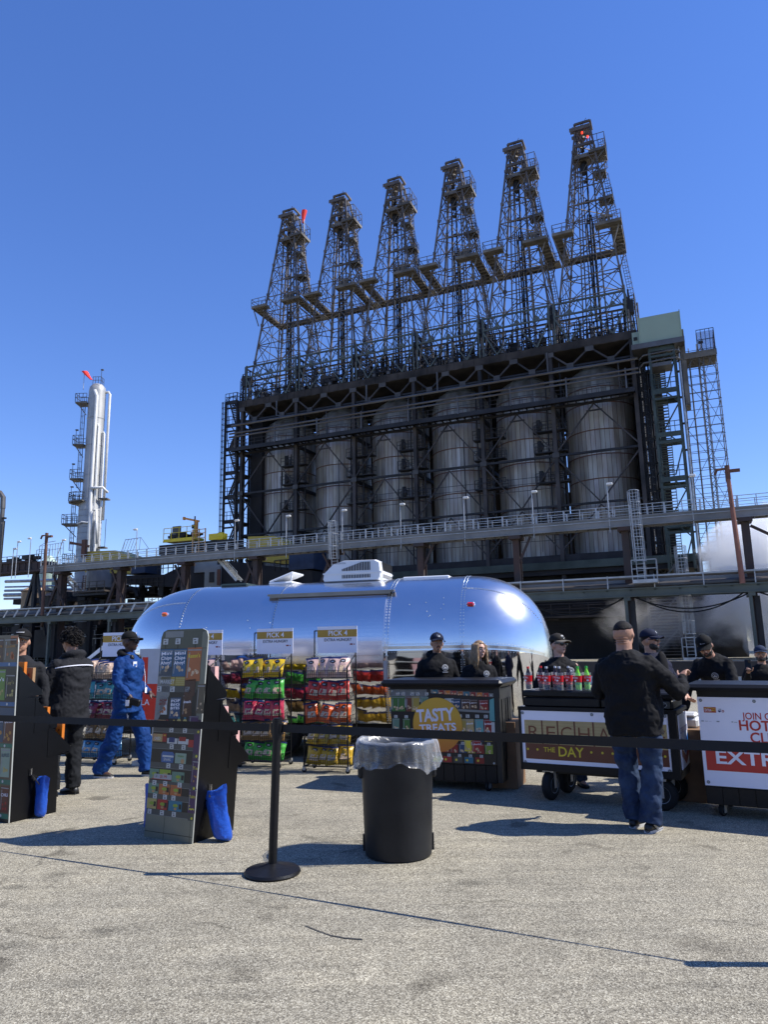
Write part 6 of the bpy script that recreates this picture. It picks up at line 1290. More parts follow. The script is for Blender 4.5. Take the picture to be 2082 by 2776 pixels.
def shellcap(b,c,r,th,n=28,k=12,M3=None):
    """part of an ellipsoid from the pole down to th(phi)"""
    rings=[]
    for i in range(k+1):
        ring=[]
        for j in range(n):
            ph=2*PI*j/n; t=max(.02,th(ph)*i/k); v=Vector((r[0]*math.sin(t)*math.sin(ph),-r[1]*math.sin(t)*math.cos(ph),r[2]*math.cos(t)))
            ring.append(c+(M3@v if M3 else v))
        rings.append(ring)
    b.loft(rings); return b
HEADC=Vector((0,0,1.655))
def person(label,loc,rz,h=1.78,bulk=1.0,belly=0,skin='tan',top='black',bot='pants',lean=0,side=0,head=(0,0,0),armR=None,armL=None,handR=.5,handL=.5,feet=None,hat=None,hair='short',beard=0,shades=False,hood=False,loose=1.0,crest=True,voxel=.0070,smile=True,slim=1.0,name='person',legw=1.0,shoe='shoe_black',group=None):
    t=thing(name,label,'person',loc,rz); s=h/1.78; PV=Vector((0,0,.95)); 
    Mt=Matrix.Translation(PV*s)@Matrix.Rotation(side,4,'Y')@Matrix.Rotation(lean,4,'X')@Matrix.Translation(-PV*s)   # lean>0 forwards (towards -y)
    U=lambda x,y,z:(Mt@(Vector((x,y,z))*s))
    Nk=Vector((0,.0,1.50)); Mh=Mt@Matrix.Translation(Nk*s)@Matrix.Rotation(head[0],4,'Z')@Matrix.Rotation(head[1],4,'X')@Matrix.Rotation(head[2],4,'Y')@Matrix.Translation(-Nk*s)
    HH=lambda x,y,z:(Mh@(Vector((x,y,z))*s)); H3=Mh.to_3x3()
    bx=bulk; sh=.185*(1+.45*(bx-1))*slim; bd=1+(bx-1)*1.1
    secs=[(.78,.158*bx,.118*bd,0),(.84,.160*bx,.120*bd,0),(.93,.172*bx,.125*bd,-.004),(1.02,.160*bx,.115*bd+belly*.8,-belly*.6),(1.12,.155*bx,.115*bd+belly,-belly*.7),(1.24,.170*bx,.120*bd+belly*.5,-belly*.4),(1.34,.182*bx*slim,.125*bd,-.002),(1.40,.178*bx*slim,.112*bd,.004),(1.445,.140*(1+(bx-1)*.6),.090*bd,.012),(1.475,.100*(1+(bx-1)*.5),.074*bd,.014),(1.505,.066*(1+(bx-1)*.6),.062*(1+(bx-1)*.5),.012)]
    def torso(b,inf,z0=.78,z1=1.51,n=28,F=U):
        R_=[]
        for z,wx,wy,yo in secs:
            if z0-1e-6<=z<=z1: R_.append([F((wx+inf)*math.copysign(abs(math.cos(a))**.8,math.cos(a)),yo+(wy+inf)*math.copysign(abs(math.sin(a))**.8,math.sin(a)),z) for a in [2*PI*k/n for k in range(n)]])
        b.loft(R_)
    # joints
    fR,fL=feet or ((-.11,0),(.11,0)); AR=Vector((fR[0],fR[1],.085))*s; AL=Vector((fL[0],fL[1],.085))*s
    def leg(A,sx):
        hip=Vector((sx*.095*bx,0,.90))*s; kn=hip.lerp(A,.52)+Vector((sx*.01,-.035,0))*s; return hip,kn,A
    legs=[leg(AR,-1),leg(AL,1)]
    def arm(sx,spec):
        S_=U(sx*(sh-.005),.012,1.395)
        if spec is None: E_=U(sx*(sh+.075*bx),.03,1.14); W_=U(sx*(sh+.09*bx),-.05,.90)
        else: E_=Vector(spec[0])*s if len(spec)<3 else Vector(spec[0]); W_=Vector(spec[1])*s if len(spec)<3 else Vector(spec[1])
        return S_,E_,W_
    arms=[(-1,)+arm(-1,armR)+(handR,),(1,)+arm(1,armL)+(handL,)]
    aw=1+(bx-1)*.75
    # ---- body: one continuous skin surface
    b=MB(); torso(b,-.024,.90)
    for hip,kn,A in legs: b.path([hip,hip.lerp(kn,.4),kn,kn.lerp(A,.4),A],[.070*s,.064*s,.046*s,.042*s,.034*s],12); b.ell(A+Vector((0,-.05,-.045))*s,(.04*s,.11*s,.035*s),10,6)
    for sx,S_,E_,W_,cl in arms:
        b.path([S_,S_.lerp(E_,.5),E_,E_.lerp(W_,.35),W_],[.044*s*aw,.042*s*aw,.038*s,.038*s,.027*s],12); b.ell(S_,(.044*s*aw,)*3,10,8)
        d=(W_-E_).normalized(); side_=d.cross(Vector((0,-1,.25))).normalized(); 
        if side_.length<.1: side_=Vector((1,0,0))
        nrm=side_.cross(d).normalized()        # roughly back of hand
        Pm=W_+d*.045*s; X3=Matrix((side_,nrm,d)).transposed()
        b.ell(Pm,(.040*s,.017*s,.050*s),12,8,M=X3); b.path([W_-d*.02*s,Pm],[.026*s,.030*s],8,ell=.7)
        for i,(o_,L_) in enumerate(((-.030,.070),(-.010,.080),(.011,.074),(.030,.058))):
            p=W_+d*.078*s+side_*o_*s; q=p; pts=[W_+d*.05*s+side_*o_*.8*s,p]; dd=d
            for seg in(.45,.32,.23):
                dd=(Matrix.Rotation(cl*(.9+.08*i)*(1.0 if seg<.4 else .7),3,side_)@dd); q=q+dd*L_*seg*s; pts.append(q)
            b.path(pts,[.0100*s,.0100*s,.0092*s,.0085*s,.0074*s],8)
        th=-side_*sx*-1 if False else side_*(1 if side_.dot(Vector((-sx,0,0)))>0 else -1)
        p0=W_+d*.020*s+th*.024*s; b.path([p0,p0+(d*.025+th*.024-nrm*.012)*s,p0+(d*.055+th*.026-nrm*.024)*s,p0+(d*.078+th*.018-nrm*.03)*s],[.013*s,.012*s,.0105*s,.009*s],8)
    nk=.050*(1+(bx-1)*1.05); b.path([U(0,.015,1.46),U(0,.012,1.52),HH(0,.012,1.575),HH(0,.005,1.61)],[nk*1.25*s,nk*s,nk*s,nk*.95*s],16)
    fw=1+(bx-1)*.38
    b.ell(HH(0,.012,1.672),(.078*s*fw,.094*s,.102*s),24,16,M=H3); b.ell(HH(0,-.022,1.612),(.061*s*fw,.066*s,.070*s),20,14,M=H3); b.ell(HH(0,-.062,1.568),(.024*s*fw,.020*s,.020*s),12,8,M=H3)
    b.path([HH(-.045*fw,-.066,1.690),HH(0,-.084,1.693),HH(.045*fw,-.066,1.690)],.011*s,8)
    b.path([HH(0,-.080,1.688),HH(0,-.098,1.655),HH(0,-.110,1.634)],[.008*s,.010*s,.014*s],8); b.ell(HH(-.013,-.094,1.632),(.010*s,)*3,8,6); b.ell(HH(.013,-.094,1.632),(.010*s,)*3,8,6)
    for k in(-1,1): b.ell(HH(k*.038*fw,-.062,1.638),(.022*s,.018*s,.018*s),10,8); b.ell(HH(k*.078*fw,.008,1.645),(.010*s,.017*s,.028*s),10,8,M=H3)
    b.ell(HH(0,-.078,1.600),(.024*s,.012*s,.012*s),10,6,M=H3)
    remesh(b,'body',M('skin_'+skin),t,voxel,1,sfac=.4)
    # face pieces
    if shades:
        g_=MB(); g_.path([HH(-.076*fw,-.0,1.668),HH(-.070*fw,-.06,1.668)],.005*s,6); g_.path([HH(.076*fw,-.0,1.668),HH(.070*fw,-.06,1.668)],.005*s,6)
        for k in(-1,1): g_.ell(HH(k*.036*fw,-.088,1.664),(.032*s,.014*s,.020*s),14,8,M=H3)
        g_.path([HH(-.03,-.098,1.672),HH(.03,-.098,1.672)],.005*s,6); g_.build('sunglasses',M('shades'),t,smooth=True)
    else:
        for k in(-1,1):
            e=MB(); e.ell(HH(k*.032*fw,-.078,1.664),(.0125*s,.010*s,.0085*s),12,8,M=H3); e.build('eye',M('eye_white'),t,smooth=True); e2=MB(); e2.ell(HH(k*.032*fw,-.0855,1.664),(.0062*s,.005*s,.0068*s),8,6,M=H3); e2.build('iris',M('hair_dark'),t,smooth=True)
    g_=MB()
    for k in(-1,1): g_.path([HH(k*.014*fw,-.096,1.688),HH(k*.035*fw,-.090,1.694),HH(k*.056*fw,-.068,1.686)],[.003*s,.005*s,.002*s],6,ell=1)
    g_.build('eyebrows',M('hair_dark'),t,smooth=True)
    g_=MB(); w=.027 if smile else .02; g_.path([HH(-w,-.080,1.604+(.006 if smile else 0)),HH(0,-.0945,1.597),HH(w,-.080,1.604+(.006 if smile else 0))],[.003*s,.0065*s,.003*s],8); g_.build('lips',M('lip'),t,smooth=True)
    if smile and not beard: g_=MB(); g_.path([HH(-w*.7,-.090,1.605),HH(0,-.099,1.601),HH(w*.7,-.090,1.605)],[.001*s,.004*s,.001*s],6); g_.build('teeth',M('eye_white'),t)
    if beard:
        g_=MB(); rings=[]
        for i in range(9):
            f=i/8; z=1.545+f*.045; ring=[]
            for j in range(17):
                a=-PI*.60+j*PI*1.20/16; rr=(.0625+.003*math.sin(j*2.3))*(.55+.45*math.sin(min(1,f*1.6+.15)*PI/2))*fw; cut=1
                x=rr*math.sin(a)*1.0; y=-.022-rr*1.08*math.cos(a)
                zz=z+abs(math.sin(a))**2*.040*f
                ring.append(HH(x,y,zz))
            rings.append(ring+[HH(r_[0],r_[1],r_[2]) for r_ in ((.03,.0,z),(-.03,.0,z))])
        g_.loft(rings); bo=remesh(g_,'beard',M('hair_dark'),t,.007,1,disp=.004,dscale=.02) 
        g_=MB(); g_.path([HH(-.028,-.086,1.600),HH(-.012,-.096,1.613),HH(.012,-.096,1.613),HH(.028,-.086,1.600)],.004*s,6); g_.build('moustache',M('hair_dark'),t,smooth=True)
        if beard>1: 
            for c_ in list(t.children):
                if c_.name.startswith('beard'): bpy.data.objects.remove(c_)
            g_=MB(); g_.ell(HH(0,-.080,1.570),(.014*s,.007*s,.010*s),8,6,M=H3); g_.build('goatee',M('hair_dark'),t,smooth=True)
    # hair
    hc=HH(0,.012,1.676)
    if hair in('short','crop'):
        g_=MB(); th=(lambda ph:R(62)+R(52)*(1-math.cos(ph))/2) if hair=='short' else (lambda ph:R(62)+R(24)*(1-math.cos(ph))/2+R(2.5)*math.sin(9*ph))
        shellcap(g_,hc,(.0800*s*fw,.0960*s,.1040*s),th,M3=H3,n=40,k=16); g_.build('hair',M('hair_black'),t,smooth=True)
    elif hair=='curly':
        g_=MB(); rng=random.Random(3)
        for i in range(520):
            ph=rng.uniform(0,2*PI); tt=math.acos(1-rng.random()*(1.0+.62*(1-math.cos(ph))/2)); k=rng.uniform(.98,1.30)
            v=Vector((.087*math.sin(tt)*math.sin(ph),-.100*math.sin(tt)*math.cos(ph),.112*math.cos(tt)))*k*s; p=hc+H3@v; q=rng.uniform(.010,.019)*s
            a0=rng.uniform(0,6); ax=Vector((rng.uniform(-1,1),rng.uniform(-1,1),rng.uniform(-1,1))).normalized(); x1,y1,_=frame(ax)
            g_.path([p+(x1*math.cos(a0+u)*q+y1*math.sin(a0+u)*q)+ax*u*.004 for u in(0,1.1,2.2,3.3,4.4)],.0052*s,4)
        shellcap(g_,hc,(.092*s,.106*s,.114*s),lambda ph:R(66)+R(54)*(1-math.cos(ph))/2,M3=H3); g_.build('hair',M('hair_black'),t)
    elif hair=='long':
        g_=MB(); rng=random.Random(5); shellcap(g_,hc,(.086*s,.102*s,.112*s),lambda ph:R(50)+R(60)*(1-math.cos(ph))/2,M3=H3)
        for i in range(190):
            ph=rng.uniform(R(42),R(318)); v=Vector((.088*math.sin(ph),-.098*math.cos(ph),0)); k=rng.uniform(.25,1); pts=[HH(v.x*k*.6,.012+v.y*k*.6,1.775-.02*k)]; L_=rng.uniform(.20,.33) ; w1=rng.uniform(0,6)
            for f in(0,.2,.4,.6,.8,1): 
                o_=1.02+.22*f+.05*math.sin(f*9+w1); pts.append(HH(v.x*o_+.010*math.sin(f*10+w1),.012+v.y*o_-(.03*f if abs(v.x)>.05 else 0),1.715-L_*f))
            g_.path(pts,[.004*s,.010*s,.010*s,.009*s,.008*s,.007*s,.003*s],5)
        g_.build('hair',M('hair_blond'),t,smooth=True)
    if hat:
        hcol,bcol,mark,mcol=hat; g_=MB(); HC=HH(0,.016,1.705); tilt=Matrix.Rotation(R(-2),3,'X'); HM=H3@tilt
        shellcap(g_,HC,(.089*s*fw,.105*s,.092*s),lambda ph:R(88)+R(8)*(1-math.cos(ph))/2,n=36,M3=HM); g_.ell(HC+HM@Vector((0,0,.093*s)),(.009*s,.009*s,.005*s),8,5); g_.build('cap_crown',M('cloth_'+hcol),t,smooth=True)
        g_=MB(); top_=[];bo_=[]; nn=15
        for j in range(nn):
            a=-R(72)+R(144)*j/(nn-1); r1=(.090*math.sin(a)*fw,-.103*math.cos(a)); r2=(.091*math.sin(a)*fw*.96,-.103-.072*max(math.cos(a),.0)**.6 if math.cos(a)>.31 else -.106*math.cos(a)-.02)
            dr=-.030*(math.sin(a)**2)
            top_.append((Vector((r1[0],r1[1],.004+dr*.3)),Vector((r2[0],r2[1],-.006+dr))))
        vs=[];fs=[]
        for (p,q) in top_:
            for v in(p,q,q+Vector((0,0,-.006)),p+Vector((0,0,-.008))): vs.append(HC+HM@(v*s))
        for j in range(nn-1):
            for k in range(4): fs.append((j*4+k,j*4+(k+1)%4,(j+1)*4+(k+1)%4,(j+1)*4+k))
        fs+=[(0,1,2,3)[::-1],tuple((nn-1)*4+k for k in range(4))]
        g_.add(vs,fs); g_.build('cap_brim',M('cloth_'+bcol),t,smooth=False)
        if mark:
            def on(x,z,off=.004): 
                y=-.105*math.sqrt(max(0,1-(x/(.089*fw))**2-(z/.092)**2))-off; return HC+HM@(Vector((x,y,z))*s)
            g_=MB()
            if mark=='LA':
                for ch,dx,dz,sz in(('L',-.010,.046,.040),('A',.008,.036,.040)):
                    gv,gf=glyphs(ch,.012,0,'CENTER',1.0); g_.add([on(dx+v[0]*sz,dz+v[1]*sz) for v in gv],gf)
            elif mark=='shield':
                pts=[(-.020,.058),(0,.063),(.020,.058),(.021,.040),(.012,.026),(0,.018),(-.012,.026),(-.021,.040)]; g_.add([on(*p) for p in pts],[tuple(range(8))]); i2=MB(); i2.add([on(p[0]*.75,.043+(p[1]-.043)*.75,.006) for p in pts],[tuple(range(8))]); i2.add([on(-.008+v[0],.045+v[1],.0075) for v in((0,0),(.016,0),(.012,.012),(.004,.012))],[(0,1,2,3)],1); i2.build('cap_badge',[M('cloth_cap_black'),MC['crest']],t)
            elif mark=='bar':
                pts=[(-.045,.030),(.03,.030),(.03,.038),(-.045,.038)]; 
                for i in range(9): x=-.04+i*.009; g_.add([on(x,.042,.005),on(x+.006,.042,.005),on(x+.006,.051,.005),on(x,.051,.005)],[(0,1,2,3)])
            elif mark=='small':
                for i in range(6): x=-.018+i*.009; w_=.012 if i==0 else .006; g_.add([on(x,.03,.005),on(x+w_*.6,.03,.005),on(x+w_*.6,.03+w_,.005),on(x,.03+w_,.005)],[(0,1,2,3)])
            elif mark=='side':
                for i in range(10):
                    a=2*PI*i/10; th=R(62); 
                    def sd(u,w): v=Vector((.093*math.cos(.3+u),-.11*math.sin(.3+u),.04+w)); return HC+HM@(v*s)
                    g_.add([sd(.12*math.cos(a),.018*math.sin(a)),sd(.12*math.cos(a+.5),.018*math.sin(a+.5)),sd(.05*math.cos(a+.25),.008*math.sin(a+.25))],[(0,1,2)])
                gv,gf=glyphs('B',.012,0,'CENTER',1.0); g_.add([on(v[0]*.04,.042+v[1]*.04) for v in gv],gf)
            if g_.v: g_.build('cap_emblem',MC['crest'],t)
    # ---- clothes
    cl=MB(); il=.012*loose; torso(cl,il+.008,.78,1.51); hem=.82
    for sx,S_,E_,W_,c_ in arms:
        d=(W_-E_).normalized(); cl.ell(S_,((.058*aw+il*.4)*s,)*3,12,8); We=W_-d*.012*s
        cl.path([S_,S_.lerp(E_,.5),E_,E_.lerp(We,.5),We],[(.058*aw+il*.5)*s,(.060*aw+il*.5)*s,(.053*aw+il*.4)*s,(.048*aw+il*.3)*s,(.036+il*.3)*s],16)
    nb=.060 if not hood else .067; cl.path([U(0,.012,1.46),U(0,.010,1.515 if not hood else 1.535)],[nb*1.25*(1+(bx-1)*.9)*s+.006,nb*(1+(bx-1)*1.0)*s+.006],16)
    one=(bot==top)
    lb=1+(bx-1)*.55
    def legs_into(c_):
        for hip,kn,A in legs:
            L2=A+Vector((0,.008,-.02))*s; c_.path([hip+Vector((0,0,.03))*s,hip.lerp(kn,.45),kn,kn.lerp(L2,.5),L2],[(.085*lb+il*.3)*s,(.084*lb+il*.5)*s,(.066*legw+il*.6)*s,(.064*legw+il*.7)*s,(.062*legw+il*.9)*s],18)
    if one: legs_into(cl); torso(cl,il+.01,.78,1.0,F=lambda x,y,z:Vector((x,y,z))*s)
    remesh(cl,'coveralls' if one else ('hoodie' if hood else 'shirt'),M('cloth_'+top),t,.012,3,disp=.016*loose,dscale=.11,seed=len(label))
    if not one:
        p=MB(); 
        R_=[]
        for z,wx,wy in((.80,.150*bx,.115*bd),(.90,.166*bx,.124*bd),(.975,.166*bx,.122*bd+belly*.5)): R_.append([Vector(((wx+.004)*math.cos(a),(wy+.006)*math.sin(a)-(belly*.35 if z>.95 else 0),z))*s for a in [2*PI*k/24 for k in range(24)]])
        p.loft(R_); legs_into(p); remesh(p,'trousers',M('cloth_'+bot),t,.013,3,disp=.018*loose,dscale=.10,seed=len(label)+3)
    if hood:
        g_=MB(); pts=[U(.105*math.sin(a)*(1+(bx-1)*.3),.045-.075*math.cos(a)*-1 if False else .03-.085*math.cos(a),1.475+.055*(1-math.cos(a))/2) for a in [R(28)+R(304)*k/18 for k in range(19)]]
        g_.path(pts,[(.018+.026*math.sin(PI*k/18))*s for k in range(19)],10); g_.ell(U(0,.10,1.475),(.095*s,.045*s,.075*s),14,10); remesh(g_,'hood',M('cloth_'+('black' if top=='blue' else top)),t,.011,3,disp=.01,dscale=.08,seed=2)
    for A,sx in((AR,-1),(AL,1)):
        g_=MB(); A=Vector(A); rings=[]
        for y,w,hh,zb in((.075,.026,.05,0),(.055,.036,.075,0),(.02,.040,.085,0),(-.03,.042,.075,0),(-.08,.047,.052,0),(-.13,.046,.040,.002),(-.165,.034,.030,.006),(-.18,.016,.02,.010)):
            rings.append([Vector((A.x+w*s*math.cos(a),A.y+y*s,(.006+zb+hh*.5)*s*1+ (hh*.5*s)*math.sin(a)) ) for a in [2*PI*k/14 for k in range(14)]])
        g_.loft(rings); g_.build('shoe',M(shoe),t,smooth=True)
        g_=MB(); g_.prism([(A.x+q[0]*s,A.y+q[1]*s) for q in((-.03,.075),(.03,.075),(.043,.0),(.05,-.09),(.045,-.14),(.02,-.18),(-.02,-.18),(-.045,-.14),(-.05,-.09),(-.043,0))],(0,0,.001),(1,0,0),(0,1,0),(0,0,.022*s)); g_.build('shoe_sole',M('sole_white') if legw>1.2 else M('rubber'),t)
    if crest:
        # round print on the left chest with a line of lettering under it
        def ch(x,z,off=.012):
            i=max(k for k in range(len(secs)-1) if secs[k][0]<=z); a=secs[i];c_=secs[i+1]; f=(z-a[0])/(c_[0]-a[0]); wx=lrp(a[1],c_[1],f)+il+.006; wy=lrp(a[2],c_[2],f)+il+.006; yo=lrp(a[3],c_[3],f)
            return U(x,yo-wy*max(0,1-abs(x/wx)**2.5)**.4-off,z)
        g_=MB(); cx_,cz_=.075,1.345
        for r0,r1 in((.036,.041),(.022,.026)):
            for j in range(24): a,c_=2*PI*j/24,2*PI*(j+1)/24; g_.add([ch(cx_+r0*math.cos(a),cz_+r0*math.sin(a)),ch(cx_+r1*math.cos(a),cz_+r1*math.sin(a)),ch(cx_+r1*math.cos(c_),cz_+r1*math.sin(c_)),ch(cx_+r0*math.cos(c_),cz_+r0*math.sin(c_))],[(0,1,2,3)])
        for j in range(14): a=2*PI*j/14; g_.add([ch(cx_+.029*math.cos(a),cz_+.029*math.sin(a)),ch(cx_+.034*math.cos(a),cz_+.034*math.sin(a)),ch(cx_+.031*math.cos(a+.25),cz_+.031*math.sin(a+.25))],[(0,1,2)])
        g_.add([ch(cx_+x,cz_+z) for x,z in((-.018,-.008),(0,.016),(.018,-.008))],[(0,1,2)]); g_.add([ch(cx_+x,cz_+z,.013) for x,z in((-.024,-.012),(.024,-.012),(.024,-.003),(-.024,-.003))],[(0,1,2,3)])
        for j in range(9): x=cx_-.036+j*.008; g_.add([ch(x,cz_-.062),ch(x+.0062,cz_-.062),ch(x+.0062,cz_-.050),ch(x,cz_-.050)],[(0,1,2,3)])
        g_.build('chest_print',MC['crest'],t)
    return t,Mt,Mh,s
def face_rz(fx,fy): return math.atan2(fx,-fy)
# 1 man behind the left display
person('man in a black cap with small white lettering, mostly hidden behind the left display',(-4.02,7.95,0),face_rz(.2,-1),h=1.84,skin='tan',hat=('cap_black','cap_black','bar','w'),hair='short',top='charcoal',crest=False)
# 2 hooded man from behind
P2,_,_,_=person('heavy man with curly black hair in a charcoal hoodie seen from behind',(-3.70,8.50,0),face_rz(-.88,.45),h=1.84,bulk=1.26,belly=.05,skin='olive',top='charcoal',bot='pants',hood=True,hair='curly',armR=((-.27,-.05,1.17),(-.13,-.30,1.10)),armL=((.27,-.05,1.17),(.13,-.30,1.10)),feet=((-.10,.03),(.10,-.06)),crest=False,head=(.1,.12,0),loose=1.25,legw=1.15)
g_=MB(); sc2=1.84/1.78
def yk(a): return (math.sin(a),-math.cos(a))
pts=[]
for k in range(25):
    a=R(80)+R(200)*k/24; pts.append(Vector((.258*math.sin(a)*1.0,.012-.178*math.cos(a),1.345+.045*math.sin((a-R(80))/R(200)*PI)))*sc2)
for i in range(24):
    p,q=pts[i],pts[i+1]; g_.add([p,q,q+Vector((0,0,.011)),p+Vector((0,0,.011))],[(0,1,2,3)]); 
g_.build('white_stripe',MC['white'],P2)
# 3 man in coveralls
P3,Mt3,Mh3,s3=person('man in bright blue coveralls and black cap striding right past the left rack',(-3.42,9.64,0),face_rz(.96,-.22),h=1.84,bulk=1.04,skin='brown',top='blue',bot='blue',hat=('cap_black','cap_black',None,None),hair='crop',shades=True,hood=True,feet=((-.10,.27),(.10,-.27)),armR=((-.27,.0,1.16),(-.25,-.20,.98)),handR=.8,armL=((.24,.02,1.15),(.2,-.2,1.0)),loose=1.7,legw=1.35,crest=False,head=(.12,0,0),smile=False,beard=2)
b=MB(); b.box((-.27,-.27,.99),(.05,.15,.10),rx=.2,bev=.015); b.box((-.27,-.17,.97),(.06,.06,.13),bev=.01); b.build('held_gear',M('blk_plastic'),P3) if 0 else None
hg=thing('hand_scanner','black hand held scanner with a white tag in the hand of the man in blue','scanner',P3.matrix_basis@Vector((-.28,-.28,.955)),P3.rotation_euler.z); b.build('dummy',M('blk_plastic')) if 0 else None
b=MB(); b.box((0,0,0),(.05,.16,.09),rx=.25,bev=.015); b.box((.0,.08,-.01),(.06,.06,.13),bev=.01); b.build('casing',M('blk_plastic'),hg); b=MB(); b.box((-.032,.085,-.01),(.004,.05,.075)); b.build('tag_card',MC['white'],hg)
b=MB(); b.box((-.105,-.150,1.42),(.05,.01,.07),rz=-.6); b.build('name_badge',MC['white'],P3); b=MB(); b.box((-.107,-.157,1.41),(.03,.008,.03),rz=-.6); b.build('badge_logo',MC['chevblue'],P3)
b=MB()
for k in(-1,1): b.ell(Vector((k*.085,-.09,1.50)),(.035,.028,.045),12,8)
b.path([(-.085,-.08,1.53),(-.11,.0,1.55),(-.07,.09,1.56),(0,.12,1.56),(.07,.09,1.56),(.11,0,1.55),(.085,-.08,1.53)],.011,6); hp=b.build('headphones',M('blk_plastic'),None,smooth=True); hp.location=P3.location; hp.rotation_euler=P3.rotation_euler; tag(hp,'black headphones round the neck of the man in blue coveralls','headphones')
b=MB(); b.path([(.16,-.12,1.40),(.12,-.17,1.25),(.10,-.19,1.12)],.004,4); b.box((.10,-.20,1.08),(.045,.006,.07)); b.build('lanyard',MC['white'],P3)
# 4 smiling man behind candy cart
person('smiling man with dark blue cap and goatee in a black hoodie behind the candy cart',(.64,9.25,0),face_rz(.12,-1),h=1.74,bulk=1.04,skin='olive',hat=('cap_navy','cap_navy','LA','w'),hood=True,hair='crop',beard=2,head=(.06,0,.05),armR=((-.27,.02,1.14),(-.15,-.22,1.08)),armL=((.27,.0,1.14),(.10,-.24,1.06)),feet=((-.1,0),(.1,0)))
# 5 woman
person('woman with long wavy light brown hair in a black top behind the candy cart',(1.14,9.02,0),face_rz(.05,-1),h=1.64,bulk=.98,slim=.92,skin='fair',hair='long',head=(.42,.0,.12),armR=((-.25,-.02,1.16),(-.14,-.22,1.04)),armL=((.25,.0,1.14),(.12,-.23,1.04)),feet=((-.09,0),(.09,0)))
# 6 man behind bottles
person('man in black cap and sunglasses behind the bottles on the drinks cart',(2.02,8.50,0),face_rz(.12,-1),h=1.69,bulk=1.16,skin='fair',hat=('cap_brown','brim_grey','shield','w'),hair='short',shades=True,head=(.50,0,0),smile=False,armR=((-.30,.02,1.14),(-.28,-.10,.92)),armL=((.30,.0,1.14),(.28,-.12,.92)),feet=((-.11,0),(.16,-.04)),bot='denim',loose=1.3)
# 7 big man from behind
P7,Mt7,Mh7,s7=person('very big man in black shirt and jeans seen from behind at the drinks cart',(2.18,6.55,0),face_rz(.68,.73),h=1.78,bulk=1.36,belly=.05,skin='olive',top='black',bot='denim',hair='crop',side=.05,head=(.05,.14,0),armR=((-.37,-.15,1.14),(-.33,-.36,1.27)),handR=.9,armL=((.34,-.05,1.13),(.20,-.34,1.12)),feet=((-.10,.05),(.07,-.03)),crest=False,loose=1.3,legw=1.25,beard=0,smile=False)
b=MB(); 
for k in range(3): z=1.565+k*.022; b.path([Mh7@(Vector((.072*math.sin(a)*1.12,.008+.078*math.cos(a)*1.12,z))*s7) for a in [R(-50)+R(100)*j/10 for j in range(11)]],[.002+.0035*math.sin(PI*j/10) for j in range(11)],8)
b.build('neck_fold',M('skin_olive'),P7,smooth=True)
b=MB(); A=Vector((-.10,.05,0))*s7
b.prism([(-.14,.02),(-.05,.03),(.03,.075),(.05,.07),(-.02,.02)],(A.x-.048,A.y,0),(0,1,0),(0,0,1),(-.006,0,0)); b.build('shoe_stripe',M('sole_white'),P7)
# 8 bearded man
P8,_,_,_=person('bearded man in navy cap and open navy jacket at the right of the drinks cart',(3.02,8.28,0),face_rz(.55,-.85),h=1.72,bulk=1.22,belly=.04,skin='tan',hat=('cap_navy','cap_navy','side','w'),hair='short',shades=True,beard=1,smile=False,top='navy',head=(.35,0,0),armR=((-.30,-.03,1.14),(-.22,-.28,1.02)),armL=((.31,-.06,1.16),(.17,-.30,1.02)),crest=False,feet=((-.11,0),(.11,0)))
b=MB(); b.ell((0,-.13,1.28),(.085,.055,.20),14,10); b.build('undershirt',M('cloth_black'),P8,smooth=True)
# 9 bending man
person('man in black cap bending forward over the white fronted cart, arm hanging down',(4.05,8.75,0),face_rz(-.85,-.6),h=1.75,bulk=1.12,skin='tan',hat=('cap_black','cap_black','small','w'),hair='short',beard=1,lean=.55,head=(.35,.05,0),armR=((-.26,-.42,1.02),(-.26,-.50,.78)),handR=.3,armL=((.30,-.36,1.05),(.34,-.46,.86)),feet=((-.12,0),(.12,0)))
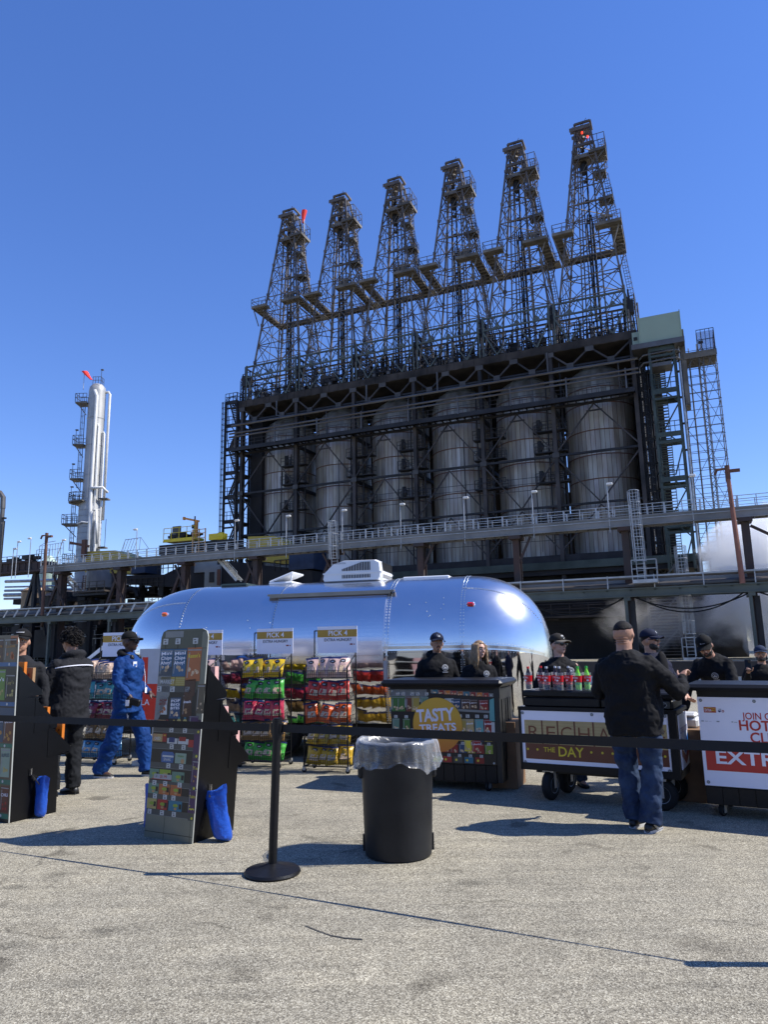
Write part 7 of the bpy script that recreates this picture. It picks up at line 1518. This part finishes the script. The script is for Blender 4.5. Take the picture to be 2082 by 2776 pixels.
# 10 man with phone
P10,_,_,_=person('man in blue cap raising a dark phone before the steam at the right edge',(5.02,9.75,0),face_rz(-.45,-.9),h=1.50,bulk=1.15,skin='olive',hat=('cap_blue','cap_blue',None,None),hair='crop',beard=1,smile=False,top='black',armR=((-.27,-.08,1.16),(-.20,-.36,1.40)),handR=1.1,armL=((.27,.0,1.14),(.2,-.22,1.0)),crest=False,feet=((-.1,0),(.1,0)))
ph=thing('mobile_phone','dark mobile phone held up by the man in the blue cap','phone',P10.matrix_basis@Vector((-.165,-.365,1.26)),P10.rotation_euler.z); b=MB(); b.box((0,0,0),(.075,.010,.15),rx=-.2,bev=.004); b.build('casing',M('blk_plastic'),ph); b=MB(); b.box((.018,-.007,.05),(.03,.006,.03)); b.build('camera_lens',M('shades'),ph)
# ================================================================ canopies behind the photographer, mirrored in the trailer; building added to darken that reflection
for k,(x,y,w) in enumerate(((-5.5,-9,6),(2.2,-11,6),(9.5,-8,5))):
    t=thing('canopy_tent',['left white canopy tent mirrored in the trailer side','middle white canopy tent mirrored in the trailer side','right white canopy tent mirrored in the trailer nose'][k],'tent',(x,y,0),0,'white canopy tents mirrored in the trailer'); b=MB(); h=w/2
    b.add([(-h,-2.5,2.2),(h,-2.5,2.2),(h,2.5,2.2),(-h,2.5,2.2),(-h*.3,0,3.1),(h*.3,0,3.1),(-h,-2.5,1.95),(h,-2.5,1.95),(h,2.5,1.95),(-h,2.5,1.95)],[(0,1,5,4),(1,2,5),(2,3,4,5),(3,0,4),(0,6,7,1),(1,7,8,2),(2,8,9,3),(3,9,6,0)]); b.build('canopy',M('truck_white'),t)
    for sx in(-1,1):
        for sy in(-1,1): b=MB(); b.bar((sx*h*.97,sy*2.4,0),(sx*h*.97,sy*2.4,2.2),.06); b.build('leg',M('galv'),t)
t=thing('backdrop','long low grey warehouse mirrored behind the tents in the trailer','building',(0,-45,0)); b=MB(); b.bb(-70,70,-6,0,0,5.2); b.build('wall',mat('backdrop_grey',(.10,.105,.11),.8,0,.3,.2),t); b=MB()
for i in range(18): b.bb(-68+i*8,-64+i*8,0,.1,0,3.6)
b.build('roller_door',M('soot_steel'),t)
